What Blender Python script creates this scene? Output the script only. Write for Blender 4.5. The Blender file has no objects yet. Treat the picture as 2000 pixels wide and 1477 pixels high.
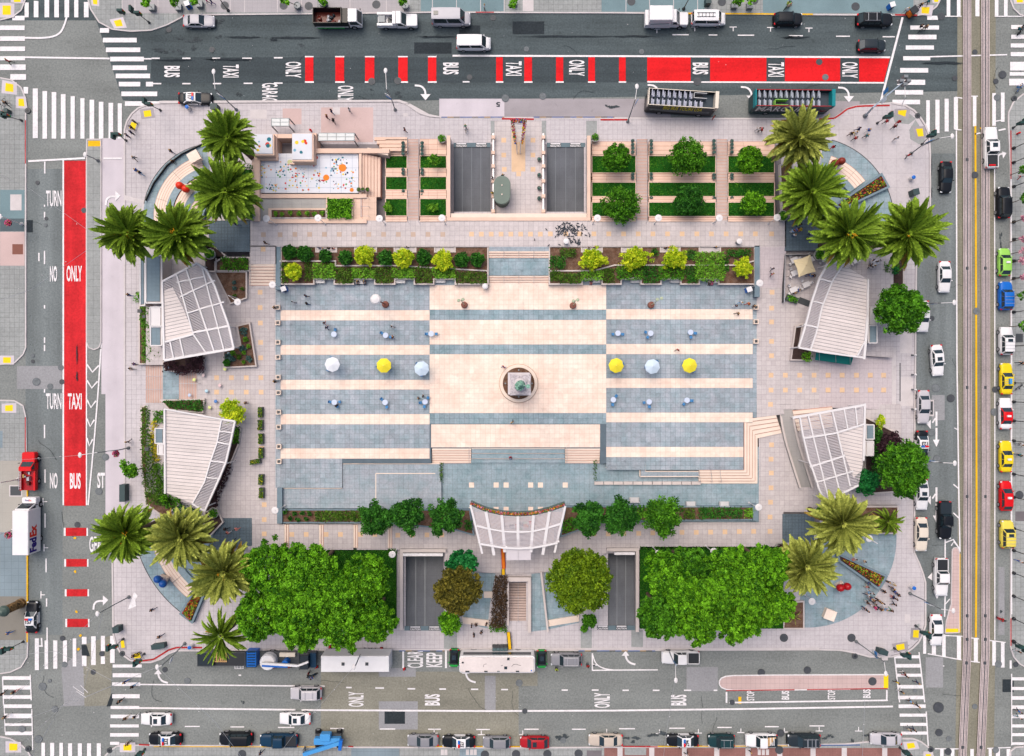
import bpy,math,random
import numpy as np
random.seed(7)
RNG=np.random.default_rng(11)
SC=bpy.context.scene
COL=SC.collection
PI=math.pi
ru,cos,sin,rad,RU,RN=random.uniform,math.cos,math.sin,math.radians,RNG.uniform,RNG.normal
# ------------------------------------------------------------------ camera, sky, sun, exposure
CAM_H,MPP=108.0,0.08
cam=bpy.data.cameras.new('camera');cam.sensor_width=36.0;cam.sensor_fit='HORIZONTAL'
cam.lens=36.0*CAM_H/(2000*MPP);cam.clip_end=2000;cam.clip_start=1
camo=bpy.data.objects.new('camera',cam);COL.objects.link(camo)
camo.location=(0,0,CAM_H);camo.rotation_euler=(0,0,0);SC.camera=camo
SUN_EL,SUN_AZ=rad(62),rad(330)
world=bpy.data.worlds.new('World');SC.world=world;world.use_nodes=True
wn=world.node_tree.nodes;wl=world.node_tree.links
sky=wn.new('ShaderNodeTexSky');sky.sky_type='NISHITA';sky.sun_disc=False
sky.sun_elevation=SUN_EL;sky.sun_rotation=SUN_AZ;sky.dust_density=6.0;sky.air_density=1.0;sky.ozone_density=1.0
bg=wn['Background'];bg.inputs['Strength'].default_value=0.13
wl.new(sky.outputs[0],bg.inputs['Color'])
sl=bpy.data.lights.new('sun','SUN');sl.energy=1.3;sl.angle=rad(65);sl.color=(1.0,.93,.86)
so=bpy.data.objects.new('sun',sl);COL.objects.link(so)
so.rotation_euler=(PI/2-SUN_EL,0,PI-SUN_AZ);so.location=(0,0,60)
SC.view_settings.view_transform='Standard';SC.view_settings.look='None'
SC.view_settings.gamma=1;SC.view_settings.use_curve_mapping=False;SC.view_settings.exposure=0.56
SC.cycles.max_bounces=6;SC.cycles.transparent_max_bounces=6
# ------------------------------------------------------------------ helpers
def P(px,py,z=0.0):
 """plan point: where the view line through a photo pixel meets height z"""
 k=MPP*(CAM_H-z)/CAM_H
 return((px-1000)*k,-(py-738.5)*k,z)
def PX(n,z=0.0):return n*MPP*(CAM_H-z)/CAM_H
def setp(o,**k):
 for a,b in k.items():
  if b is not None:o[a]=b
 return o
def tag(o,label,cat,group=None,kind=None):return setp(o,label=label,category=cat,group=group,kind=kind)
def stc(o,label=None):return setp(o,kind='structure',label=label)
def thg(name,label,cat,loc=(0,0,0),rz=0.0,group=None,kind=None):
 o=bpy.data.objects.new(name,None);COL.objects.link(o);o.empty_display_size=.3
 o.location=loc;o.rotation_euler=(0,0,rz)
 return tag(o,label,cat,group,kind)
def ob(name,me,parent=None,loc=(0,0,0),rz=0.0,mats=None,rot=None):
 o=bpy.data.objects.new(name,me);COL.objects.link(o)
 if parent is not None:o.parent=parent
 o.location=loc;o.rotation_euler=rot if rot else(0,0,rz)
 if mats:
  for i,m in enumerate(mats):
   if i<len(o.material_slots):
    o.material_slots[i].link='OBJECT';o.material_slots[i].material=m
 return o
def copy_tree(o,parent=None):
 c=o.copy();COL.objects.link(c)
 if parent is not None:c.parent=parent
 for ch in o.children:copy_tree(ch,c)
 return c
ORD='first second third fourth fifth sixth seventh eighth ninth tenth eleventh twelfth thirteenth fourteenth fifteenth sixteenth seventeenth eighteenth nineteenth twentieth last'.split()
class MB:
 """mesh builder"""
 def __init__(s):s.v=[];s.f=[];s.m=[];s.t=[];s.tone=0.0
 def face(s,idx,m=0):s.f.append(tuple(idx));s.m.append(m);s.t.append(s.tone)
 def pg(s,pts,m=0):
  n=len(s.v);s.v+=[tuple(p)for p in pts];s.face(range(n,n+len(pts)),m)
 def pri(s,pts,z0,z1,m=0,bottom=False,inset=0.0):
  n=len(pts);b=len(s.v)
  a=sum(pts[i][0]*pts[(i+1)%n][1]-pts[(i+1)%n][0]*pts[i][1]for i in range(n))
  if a<0:pts=list(reversed(pts))
  s.v+=[(p[0],p[1],z0)for p in pts]+[(p[0],p[1],z1)for p in pts]
  s.face(range(b+n,b+2*n),m)
  for i in range(n):
   j=(i+1)%n;s.face((b+i,b+j,b+n+j,b+n+i),m)
  if bottom:s.face(range(b+n-1,b-1,-1),m)
 def box(s,x0,y0,z0,x1,y1,z1,m=0):s.pri([(x0,y0),(x1,y0),(x1,y1),(x0,y1)],z0,z1,m,True)
 def bar(s,c,d,w,t,m=0):
  """bar from c to d (3d), width w, thickness t"""
  c=np.array(c,float);d=np.array(d,float);a=d-c;L=np.linalg.norm(a)
  if L<1e-6:return
  a/=L;up=np.array([0,0,1.0])if abs(a[2])<.95 else np.array([1.0,0,0])
  r=np.cross(a,up);r/=np.linalg.norm(r);u=np.cross(r,a);b=len(s.v)
  for e in(c,d):
   for(i,j)in((-1,-1),(1,-1),(1,1),(-1,1)):s.v.append(tuple(e+r*i*w/2+u*j*t/2))
  for q in((3,2,1,0),(4,5,6,7),(0,1,5,4),(1,2,6,5),(2,3,7,6),(3,0,4,7)):s.face([b+k for k in q],m)
 def tube(s,pts,r,n=6,m=0):
  pts=[np.array(p,float)for p in pts];b=len(s.v);rs=r if isinstance(r,(list,tuple))else[r]*len(pts)
  for i,p in enumerate(pts):
   a=pts[min(i+1,len(pts)-1)]-pts[max(i-1,0)];a=a/(np.linalg.norm(a)+1e-9)
   up=np.array([0,0,1.0])if abs(a[2])<.9 else np.array([1.0,0,0])
   x=np.cross(a,up);x/=np.linalg.norm(x);y=np.cross(x,a)
   for k in range(n):
    t=2*PI*k/n;s.v.append(tuple(p+rs[i]*(cos(t)*x+sin(t)*y)))
  for i in range(len(pts)-1):
   for k in range(n):
    k2=(k+1)%n;s.face((b+i*n+k,b+i*n+k2,b+(i+1)*n+k2,b+(i+1)*n+k),m)
  s.face([b+k for k in range(n-1,-1,-1)],m);s.face([b+(len(pts)-1)*n+k for k in range(n)],m)
 def lat(s,prof,c=(0,0,0),n=16,m=0,sx=1.0,sy=1.0):
  b=len(s.v);k=len(prof)
  for(r,z)in prof:
   for i in range(n):
    t=2*PI*i/n;s.v.append((c[0]+r*sx*cos(t),c[1]+r*sy*sin(t),c[2]+z))
  for j in range(k-1):
   for i in range(n):
    i2=(i+1)%n;s.face((b+j*n+i,b+j*n+i2,b+(j+1)*n+i2,b+(j+1)*n+i),m)
  s.face([b+(k-1)*n+i for i in range(n)],m);s.face([b+i for i in range(n-1,-1,-1)],m)
 def blob(s,c,r,m=0,nu=10,nv=6,jit=0.0):
  r=r if isinstance(r,(tuple,list))else(r,r,r);b=len(s.v)
  s.v.append((c[0],c[1],c[2]-r[2]))
  for j in range(1,nv):
   p=-PI/2+PI*j/nv
   for i in range(nu):
    t=2*PI*i/nu;q=1+ru(-jit,jit)
    s.v.append((c[0]+q*r[0]*cos(p)*cos(t),c[1]+q*r[1]*cos(p)*sin(t),c[2]+q*r[2]*sin(p)))
  s.v.append((c[0],c[1],c[2]+r[2]));e=len(s.v)-1
  for i in range(nu):
   i2=(i+1)%nu;s.face((b,b+1+i2,b+1+i),m);s.face((e,e-nu+i,e-nu+i2),m)
  for j in range(nv-2):
   for i in range(nu):
    i2=(i+1)%nu;a=b+1+j*nu;s.face((a+i,a+i2,a+nu+i2,a+nu+i),m)
 def mesh(s,name,mats,smooth=False):
  me=bpy.data.meshes.new(name);me.from_pydata(s.v,[],s.f)
  for m in mats:me.materials.append(m)
  if len(mats)>1:me.polygons.foreach_set('material_index',np.array(s.m,dtype=np.int32))
  if any(s.t):
   at=me.attributes.new('tone','FLOAT','FACE');at.data.foreach_set('value',np.array(s.t,dtype=np.float32))
  if smooth:me.polygons.foreach_set('use_smooth',np.ones(len(me.polygons),dtype=bool))
  me.update();return me
 def mk(s,name,mats,parent=None,loc=(0,0,0),rz=0.0,smooth=False):
  if not isinstance(mats,(list,tuple)):mats=[mats]
  return ob(name,s.mesh(name,mats,smooth),parent,loc,rz)
def clip_half(pg,a,b,c):
 """keep a*x+b*y<=c"""
 out=[];n=len(pg)
 for i in range(n):
  p,q=pg[i],pg[(i+1)%n];dp=a*p[0]+b*p[1]-c;dq=a*q[0]+b*q[1]-c
  if dp<=0:out.append(p)
  if dp*dq<0:
   t=dp/(dp-dq);out.append((p[0]+t*(q[0]-p[0]),p[1]+t*(q[1]-p[1])))
 return out
def clip_rect(pg,x0,y0,x1,y1):
 for h in((-1,0,-x0),(1,0,x1),(0,-1,-y0),(0,1,y1)):
  if len(pg)<3:return[]
  pg=clip_half(pg,*h)
 return pg if len(pg)>=3 else[]
def inside(pg,x,y):
 c=False;n=len(pg);j=n-1
 for i in range(n):
  xi,yi=pg[i][0],pg[i][1];xj,yj=pg[j][0],pg[j][1]
  if(yi>y)!=(yj>y)and x<(xj-xi)*(y-yi)/(yj-yi)+xi:c=not c
  j=i
 return c
def area(pg):
 return abs(sum(pg[i][0]*pg[(i+1)%len(pg)][1]-pg[(i+1)%len(pg)][0]*pg[i][1]for i in range(len(pg))))/2
def R4(x0,y0,x1,y1):return[(x0,y0),(x1,y0),(x1,y1),(x0,y1)]
def arc(cx,cy,r,a0,a1,n=18):return[(cx+r*cos(rad(a0+(a1-a0)*i/n)),cy+r*sin(rad(a0+(a1-a0)*i/n)))for i in range(n+1)]
def ringsec(cx,cy,r0,r1,a0,a1,n=18):return arc(cx,cy,r1,a0,a1,n)+(arc(cx,cy,r0,a1,a0,n)if r0>0 else[(cx,cy)])
def W(pg,z):return[P(x,y,z)[:2]for x,y in pg]
def smoothpoly(pts,it=2):
 for _ in range(it):
  q=[pts[0]]
  for a,b in zip(pts[:-1],pts[1:]):
   q+=[(a[0]*.75+b[0]*.25,a[1]*.75+b[1]*.25),(a[0]*.25+b[0]*.75,a[1]*.25+b[1]*.75)]
  q.append(pts[-1]);pts=q
 return pts
# ------------------------------------------------------------------ materials (colours given as they look in flat daylight, divided by the light level)
KLIGHT=1.5
def C(h,k=1.0):
 h=h.lstrip('#');r=[]
 for i in(0,2,4):
  c=int(h[i:i+2],16)/255;c=c/12.92 if c<=.04045 else((c+.055)/1.055)**2.4
  r.append(min(.82,c/KLIGHT*k))
 return tuple(r)
_M={}
def mat(name,col,rough=.75,var=.12,scale=.6,fine=0.0,fs_=9.0,metal=0.0,bump=0.0,tone=0.0,stk=None,spo=0.0,spec=.12,col2=None,coat=0.0,grid=None):
 if name in _M:return _M[name]
 if isinstance(col,str):col=C(col)
 m=bpy.data.materials.new(name);m.use_nodes=True;nt=m.node_tree;N=nt.nodes;Lk=nt.links
 bs=N['Principled BSDF'];bs.inputs['Roughness'].default_value=rough;bs.inputs['Metallic'].default_value=metal
 bs.inputs['Specular IOR Level'].default_value=spec
 if coat:bs.inputs['Coat Weight'].default_value=coat;bs.inputs['Coat Roughness'].default_value=.08
 geo=N.new('ShaderNodeNewGeometry')
 def noise(sc,det=4,vec=None,rg=.55):
  n=N.new('ShaderNodeTexNoise');n.inputs['Scale'].default_value=sc;n.inputs['Detail'].default_value=det;n.inputs['Roughness'].default_value=rg
  Lk.new(vec if vec else geo.outputs['Position'],n.inputs['Vector']);return n.outputs['Fac']
 def math_(op,a,b):
  n=N.new('ShaderNodeMath');n.operation=op
  for i,x in enumerate((a,b)):
   if isinstance(x,(int,float)):n.inputs[i].default_value=x
   else:Lk.new(x,n.inputs[i])
  return n.outputs[0]
 def rng(x,lo,hi,f0=.3,f1=.7):
  n=N.new('ShaderNodeMapRange');Lk.new(x,n.inputs['Value']);n.inputs['From Min'].default_value=f0;n.inputs['From Max'].default_value=f1
  n.inputs['To Min'].default_value=lo;n.inputs['To Max'].default_value=hi;return n.outputs[0]
 n1=noise(scale);fac=rng(n1,1-var,1+var)
 if fine:
  n2=noise(fs_,3,None,.7);fac=math_('MULTIPLY',fac,rng(n2,1-fine,1+fine))
 if stk:
  mp=N.new('ShaderNodeMapping');Lk.new(geo.outputs['Position'],mp.inputs['Vector']);mp.inputs['Scale'].default_value=(stk[0],stk[1],1)
  fac=math_('MULTIPLY',fac,rng(noise(1.0,3,mp.outputs[0]),1-stk[2],1+stk[2]))
 if spo:
  n3=noise(.9,6,None,.62);fac=math_('MULTIPLY',fac,rng(n3,1,1-spo,.60,.72))
  n4=noise(3.1,4,None,.6);fac=math_('MULTIPLY',fac,rng(n4,1,1-spo*.8,.66,.74))
 if tone:
  a1=N.new('ShaderNodeAttribute');a1.attribute_name='tone'
  a2=N.new('ShaderNodeAttribute');a2.attribute_type='OBJECT';a2.attribute_name='tone'
  s=math_('ADD',a1.outputs['Fac'],a2.outputs['Fac'])
  fac=math_('MULTIPLY',fac,math_('ADD',1.0,math_('MULTIPLY',s,tone)))
 if grid:
  sep=N.new('ShaderNodeSeparateXYZ');Lk.new(geo.outputs['Position'],sep.inputs[0]);dk=None
  for ax in('X','Y'):
   w=math_('LESS_THAN',math_('PINGPONG',sep.outputs[ax],grid[0]/2),grid[1]);dk=w if dk is None else math_('MAXIMUM',dk,w)
  fac=math_('MULTIPLY',fac,math_('SUBTRACT',1.0,math_('MULTIPLY',dk,grid[2])))
 mx=N.new('ShaderNodeVectorMath');mx.operation='SCALE'
 if col2 is not None:
  if isinstance(col2,str):col2=C(col2)
  mm=N.new('ShaderNodeMix');mm.data_type='RGBA';mm.inputs['A'].default_value=(*col,1);mm.inputs['B'].default_value=(*col2,1)
  Lk.new(rng(noise(scale*1.7,5),0,1,.35,.65),mm.inputs['Factor']);Lk.new(mm.outputs['Result'],mx.inputs[0])
 else:mx.inputs[0].default_value=col
 Lk.new(fac,mx.inputs['Scale']);Lk.new(mx.outputs[0],bs.inputs['Base Color'])
 if bump:
  b=N.new('ShaderNodeBump');b.inputs['Strength'].default_value=bump;b.inputs['Distance'].default_value=.02
  Lk.new(noise(fs_*1.5,4),b.inputs['Height']);Lk.new(b.outputs[0],bs.inputs['Normal'])
 m.diffuse_color=(*col,1);_M[name]=m;return m
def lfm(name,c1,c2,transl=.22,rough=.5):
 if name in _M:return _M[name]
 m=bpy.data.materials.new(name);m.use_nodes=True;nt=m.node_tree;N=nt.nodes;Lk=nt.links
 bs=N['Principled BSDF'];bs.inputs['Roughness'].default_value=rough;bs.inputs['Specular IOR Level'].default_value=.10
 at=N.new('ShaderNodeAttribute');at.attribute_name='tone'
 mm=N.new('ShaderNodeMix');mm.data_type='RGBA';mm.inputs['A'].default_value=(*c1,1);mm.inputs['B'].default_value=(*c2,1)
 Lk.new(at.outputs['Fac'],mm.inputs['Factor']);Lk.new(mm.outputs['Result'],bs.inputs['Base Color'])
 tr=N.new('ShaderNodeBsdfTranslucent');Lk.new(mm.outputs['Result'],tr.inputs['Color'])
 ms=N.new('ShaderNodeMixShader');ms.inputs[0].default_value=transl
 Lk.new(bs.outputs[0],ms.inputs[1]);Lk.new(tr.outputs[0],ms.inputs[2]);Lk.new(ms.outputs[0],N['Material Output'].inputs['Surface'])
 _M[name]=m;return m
def paint(name,hexc,rough=.3,metal=.0,coat=.06):
 return mat('paint_'+name,hexc,rough,.03,1.5,spec=.2,metal=metal,coat=coat)
ASPH=mat('asphalt','868a88',.9,.10,.12,fine=.24,fs_=3.6,bump=.3,stk=(.05,.35,.09),spo=.22)
ASPH_DARK=mat('asphalt_dark','566063',.9,.14,.10,fine=.26,fs_=3.6,bump=.3,stk=(.03,.55,.20),spo=.34)
ASPH_LANE=mat('asphalt_new','485155',.9,.10,.2,fine=.22,fs_=3.6,bump=.3,stk=(.03,.7,.14),spo=.16)
APT=mat('asphalt_patch','343b40',.9,.14,.5,fine=.3,fs_=3.6,bump=.3)
ASPH_SIDE=mat('asphalt_side_street','7b8283',.9,.10,.10,fine=.22,fs_=3.6,bump=.3,stk=(.42,.02,.22),spo=.24)
ASPH_OLIVE=mat('asphalt_olive','908e82',.9,.12,.15,fine=.22,fs_=3.6,bump=.3,stk=(.05,.4,.10),spo=.2)
ASPH_GREY=mat('asphalt_grey','9d9da0',.9,.08,.2,fine=.14,fs_=3.6,bump=.3,spo=.12)
CONC_ROAD=mat('concrete_road','d6cdd4',.85,.07,.25,fine=.05,stk=(.35,.03,.07),spo=.08)
CONC_PAD=mat('concrete_pad','a9a2a6',.85,.09,.25,fine=.07,stk=(.05,.4,.08),spo=.2)
TRACK_BED=mat('track_bed_concrete','8a8778',.9,.12,.2,fine=.22,fs_=3.6,stk=(.5,.03,.12),spo=.15)
TRACK_CONC=mat('track_strip_concrete','c8b9b8',.85,.12,.3,fine=.16,fs_=3.6,stk=(1.2,.04,.14),spo=.15)
STEEL_DK=mat('rail_steel','4b4a4e',.5,.12,1,metal=.4)
WI=mat('road_paint_white','f4f0f2',.7,.05,.8,fine=.14,fs_=4,spo=.16)
REDP=mat('road_paint_red','e61e24',.75,.07,.35,fine=.14,fs_=3,spo=.26,stk=(.04,.6,.16))
REDW=mat('road_paint_worn_red','cf2a30',.8,.14,.35,fine=.18,fs_=3,stk=(.55,.04,.24),spo=.3)
YELP=mat('road_paint_yellow','f4bf1e',.75,.10,.6,fine=.12,fs_=5,spo=.1)
TACT=mat('tactile_yellow','fbdc22',.75,.05,.8,fine=.08)
CURB=mat('kerb_concrete','d8d0d0',.85,.08,.5,fine=.07,spo=.12)
CURB_RED=mat('kerb_red','b83a3c',.8,.12,1,fine=.12)
CURB_YEL=mat('kerb_yellow','e7b52a',.8,.12,1,fine=.12)
CURB_BLUE=mat('kerb_blue','3a5f9a',.8,.12,1,fine=.12)
WALKC=mat('walkway_concrete','cfc6c6',.88,.06,.15,fine=.08,fs_=3,tone=1.0,spo=.10)
WALKW=mat('walkway_concrete_warm','d5cbca',.88,.06,.15,fine=.08,fs_=3,tone=1.0,spo=.10)
SIDEW=mat('pavement_concrete','cfc8cb',.88,.06,.12,fine=.08,fs_=3,tone=1.0,spo=.12)
SIDEG=mat('pavement_grey_concrete','a3a6a5',.88,.08,.12,fine=.13,fs_=3.2,tone=1.0,spo=.14)
JOINT=mat('joint_mortar','8f898c',.95,.1,1)
JOINT_BLUE=mat('joint_blue','66747e',.95,.1,1)
JOINT_CREAM=mat('joint_cream','c9a892',.95,.1,1)
JOINT_DARK=mat('joint_dark','55595a',.95,.1,1)
BLUE=mat('blue_granite','adb3bc',.8,.06,.35,fine=.14,fs_=3,tone=1.0,col2='9aaab2',spo=.22)
BLUE2=mat('blue_granite_teal','a0b0b9',.8,.06,.35,fine=.14,fs_=3,tone=1.0,col2='8aa2aa',spo=.22)
DBLUE=mat('dark_blue_brick','66757f',.85,.16,.4,fine=.16,fs_=5,tone=1.0,spo=.2,grid=(.5,.03,.25))
CREAM=mat('cream_granite','ffefe0',.8,.05,.3,fine=.06,fs_=2.5,tone=1.0,col2='f9dccb',spo=.15)
CR2=mat('cream_granite_step','f7e3d3',.8,.06,.5,fine=.05,tone=1.0)
RISER=mat('granite_riser_pink','d3a494',.85,.1,.8,fine=.08)
PEACH=mat('peach_granite','f0cfbb',.8,.07,.5,fine=.05,tone=1.0,spo=.05)
PINKST=mat('pink_grey_steps','cdb8b0',.85,.1,.5,fine=.08,tone=1.0)
TAN=mat('tan_tile','ecc9a6',.8,.08,.5,fine=.05,tone=1.0)
PINKW=mat('pink_paving','d3b9b5',.88,.07,.2,fine=.05,tone=1.0,spo=.1)
TEALW=mat('teal_paving','7d959b',.88,.12,.2,fine=.09,tone=1.0,spo=.15)
BRICKW=mat('red_brick_paving','9a6e68',.9,.14,.4,fine=.18,fs_=9,tone=1.0,grid=(.25,.025,.22))
WST=mat('wall_stone','d9cdc8',.85,.08,.5,fine=.06)
WALLG=mat('wall_grey_stone','b5b2ae',.85,.1,.5,fine=.07)
WALLB=mat('wall_blue_granite','7f929d',.8,.12,.6,fine=.09)
RAMP=mat('ramp_concrete','73767c',.9,.10,.3,fine=.10,stk=(.8,.03,.08),bump=.3,grid=(1.5,.02,.12))
RAMPW=mat('ramp_wall_concrete','a8a6a4',.9,.1,.4,fine=.07)
ROOFW=mat('white_metal_roof','e4d9d6',.55,.05,.4,fine=.05,fs_=3,spec=.25,tone=1.0,stk=(.15,.15,.06),spo=.05)
WMET=mat('white_painted_metal','e9e5e6',.45,.03,.6,spec=.4)
SLATG=mat('pale_grey_slats','d4cdd2',.5,.04,.6,spec=.4)
GREYROOF=mat('grey_blue_roofing','8497a2',.8,.1,.4,fine=.06,grid=(.6,.03,.12))
DKGREEN=mat('dark_green_metal','4c5f57',.5,.08,.6,spec=.4)
BINGRN=mat('dark_teal_box','33494b',.55,.1,.8,spec=.4)
BLACK=mat('black_metal','23262b',.5,.06,1,spec=.4)
DG=mat('dark_grey_metal','43474b',.5,.08,1,spec=.4)
MGREY=mat('mid_grey_metal','8b9094',.45,.08,1,metal=.3)
CHROME=mat('bright_metal','c8c8cc',.3,.05,1,metal=.6)
WOOD=mat('timber','c9a070',.7,.15,2,fine=.1)
MULCH=mat('bark_mulch','7c6455',.95,.22,1.2,fine=.35,fs_=7,bump=.6,col2='6a4c3c')
SOIL=mat('dark_soil','4b3c38',.95,.2,1.2,fine=.3,fs_=7,bump=.6)
GLASS=mat('dark_car_glass','24343c',.08,.05,1,spec=.6)
GLASSG=mat('pale_canopy_glass','b3bcc2',.15,.06,.6,spec=.5)
TYRE=mat('tyre_rubber','222326',.9,.1,3)
RIM=mat('wheel_rim','b4b4b8',.35,.05,2,metal=.5)
REDL=mat('red_lamp','d2222c',.3,.05,2)
HEADL=mat('clear_lamp','e8eaee',.2,.04,2,spec=.5)
TERRA=mat('brown_metal','8a5a4e',.6,.1,1)
TRUNK=mat('bark','6a5a4c',.95,.2,2,fine=.25,bump=.6)
BRONZE=mat('green_bronze','a3c8ba',.6,.25,3.5,fine=.3,fs_=6,col2='5c9c82')
GRASSM=mat('lawn_soil','1f5a16',.95,.2,.5,fine=.3,fs_=6)
# ------------------------------------------------------------------ levels
ZS,L0,LOW,L1=.14,1.3,.55,2.2
def shx(name,polys,z,m,parent=None,kind=None,th=None):
 b=MB()
 for p in polys:b.pri(W(p,z),z-(th if th else .0035),z)
 o=b.mk(name,m,parent)
 if kind:o['kind']=kind
 return o
gmb=MB();gmb.pg([(-500,-500,-5),(500,-500,-5),(500,500,-5),(-500,500,-5)])
stc(gmb.mk('ground',JOINT_DARK),'dark earth under the streets')
# the road: one continuous carriageway round the block
road=shx('road',[R4(-700,-600,2700,240),R4(-700,1235,2700,2100),R4(-700,240,262,1235),R4(1772,240,2700,1235)],0.0,ASPH,th=.5)
stc(road,'grey asphalt streets round the square')
_lv=[0,0];MZ=.066
def rz(i):
 """every flush sheet gets a level of its own"""
 _lv[0]+=1;return .004+.0011*_lv[0]
def ptc(polys,m,lev=1,name='asphalt_patch'):return shx(name,polys,rz(lev),m,road)
# tonal differences of the surfacing
ptc([[(-300,40),(188,40),(240,196),(330,205),(1884,178),(1884,-40),(-300,-40)]],ASPH_DARK,1)
ptc([[(295,112),(1740,112),(1728,160),(295,163)]],ASPH_LANE,2)
ptc([[(1700,112),(1884,112),(1884,132),(1752,132),(1752,165),(1728,160)]],ASPH_DARK,2)
ptc([R4(50,330,122,1240)],ASPH_SIDE,1)
ptc([R4(198,270,243,770),R4(206,770,243,1012)],CONC_ROAD,1,'concrete_lane')
ptc([R4(219,1080,230,1235)],CONC_ROAD,1,'gutter')
ptc([R4(1790,300,1869,1230)],ASPH_SIDE,1)
ptc([[(1870,-60),(1945,-60),(1943,600),(1944,1250),(1940,1600),(1864,1600),(1871,1100),(1869,600)]],TRACK_BED,1,'track_bed')
ptc([R4(627,1312,1050,1460)],ASPH_OLIVE,1)
ptc([R4(947,1320,968,1388),R4(740,1370,816,1425),R4(740,1305,812,1322)],ASPH_GREY,2)
ptc([R4(751,1386,791,1414)],APT,3)
ptc([R4(1013,1340,1066,1435)],ASPH,2)
ptc([R4(1341,1303,1402,1350)],ASPH_GREY,1)
ptc([R4(1808,1284,1842,1343)],ASPH_GREY,1)
ptc([R4(1001,42,1063,67),R4(809,83,882,105),R4(897,50,938,68)],APT,2)
ptc([R4(858,193,985,228)],CONC_ROAD,2,'bus_pad')
ptc([R4(985,193,1245,232),R4(1245,193,1310,232)],CONC_PAD,2,'bus_pad')
ptc([[(1600,197),(1679,198),(1679,204),(1742,200),(1690,207),(1651,216),(1625,231),(1600,232)]],CONC_PAD,2,'bus_pad')
ptc([R4(1820,772,1845,821)],ASPH_GREY,2);ptc([R4(1814,781,1824,813)],CURB,3,'drain_surround');ptc([R4(1817,784,1822,810)],DG,4,'drain_grate')
ptc([[(161,1263),(165,1380),(215,1378),(219,1300),(219,1240),(170,1258)]],ASPH_OLIVE,1)
ptc([[(120,1305),(162,1265),(165,1378),(125,1380)]],ASPH_GREY,1)
ptc([[(159,1260),(169,1260),(176,1282),(160,1282)],[(217,1355),(224,1355),(217,1380),(208,1380)]],APT,3)
ptc([R4(33,715,121,760)],ASPH_GREY,1);ptc([R4(51,430,64,454)],APT,2)
ptc([R4(1958,1327,1980,1352)],APT,2);ptc([R4(1950,1108,1962,1240)],ASPH_GREY,2)
def blot(cx,cy,rx,ry,n=18,j=.35):
 return[(cx+rx*cos(2*PI*i/n)*ru(1-j,1+j*.3),cy+ry*sin(2*PI*i/n)*ru(1-j,1+j*.3))for i in range(n)]
bl=[(330,58,11,11),(372,78,30,8),(345,102,17,9),(318,100,22,8),(375,94,9,8),(428,73,9,6),(588,88,9,7),(414,97,9,9),(475,73,38,2.4),(575,74,54,2.4),(535,78,10,3),(469,185,9,6),(425,40,16,9),(725,176,6,4),(727,185,4,4),(778,186,12,9),(1270,173,10,4),(1100,71,100,2.2),(850,72,40,2.2),(1235,71,50,2),(1550,73,32,3),(900,55,8,5),(1345,62,8,5),(1840,123,70,2.6),(450,116,52,2),(340,117,40,2),(1290,1435,30,9),(1230,1445,22,10),(1100,1440,18,9),(1620,1440,20,6),(1700,1438,16,6),(1665,1445,4,9),(475,1372,5,6),(1160,1300,3,2),(1955,470,5,24),(1818,330,6,30),(1816,380,8,24),(150,690,1.6,22),(150,735,2.4,9),(1955,1195,4,6),(1958,1025,4,10),(1195,208,18,6)]
OIL=mat('oil_stain','474e52',.85,.2,.8,fine=.3,fs_=3.6)
for x,y,a,c in bl:
 if min(a,c)<4:shx('oil_stain',[blot(x,y,a,c,26,.6)],rz(5),APT,road);continue
 for k in range(5):t=ru(0,6.28);q=ru(.2,.7);shx('oil_stain',[blot(x+a*q*cos(t),y+c*q*sin(t),a*ru(.15,.5),c*ru(.2,.5),14,.7)],rz(5)*.25+.04,OIL,road)
# hairline cracks in the asphalt
cr=MB()
for(x,y,a,n)in[(470,1210,90,8),(1000,1350,88,9),(915,1345,92,10),(300,1330,95,9),(1400,1400,80,10),(1370,1360,90,9),(620,1330,12,9),(1500,95,3,9),(1100,90,2,12),(560,130,2,10),(1790,1380,60,12),(1840,1355,20,9),(1950,130,140,8),(1975,125,20,5),(85,1320,88,9),(75,860,60,9),(120,1000,100,10),(1850,560,2,7),(1860,700,90,8),(1820,1066,1,5),(700,188,5,9),(1160,180,170,8),(1340,212,3,14),(1560,178,2,9),(40,420,90,8)]:
 p=[(x,y)]
 for i in range(n):a+=ru(-28,28);p.append((p[-1][0]+6*cos(rad(a)),p[-1][1]+6*sin(rad(a))));a+=ru(-8,8)
 for q,r in zip(p[:-1],p[1:]):
  dx,dy=r[0]-q[0],r[1]-q[1];L=math.hypot(dx,dy);nx,ny=-dy/L*.28,dx/L*.28
  cr.pri(W([(q[0]-nx,q[1]-ny),(r[0]-nx,r[1]-ny),(r[0]+nx,r[1]+ny),(q[0]+nx,q[1]+ny)],MZ-.002),MZ-.004,MZ-.002)
cr.mk('crack',APT,road)
# tram rails set in pale concrete strips
def tk(x,y):
 if y>1270:x-=(y-1270)*.045
 return x
for xa,xb in((1881,1897),(1916.5,1933)):
 ys=[-80,250,600,900,1270,1600]
 off=[0,0,.8,1.2,.3,.3]
 L=[(tk(xa,y)+o,y)for y,o in zip(ys,off)];Rr=[(tk(xb,y)+o,y)for y,o in zip(ys,off)]
 ptc([L+Rr[::-1]],TRACK_CONC,2,'track_strip')
 for f,w in((.14,.5),(.86,.5),(.5,.9),(.30,.28),(.70,.28)):
  c=[(l[0]+(r[0]-l[0])*f,l[1])for l,r in zip(L,Rr)]
  ptc([[(x-w,y)for x,y in c]+[(x+w,y)for x,y in c[::-1]]],STEEL_DK if f!=.5 else DG,3,'rail' if f!=.5 else 'cable_slot')
 for yy in(312,524,757,970,1203,1249,1295,1460):
  ptc([R4(tk((xa+xb)/2,yy)-2.6,yy-3,tk((xa+xb)/2,yy)+2.6,yy+3)],DG,4,'track_cover')
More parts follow.
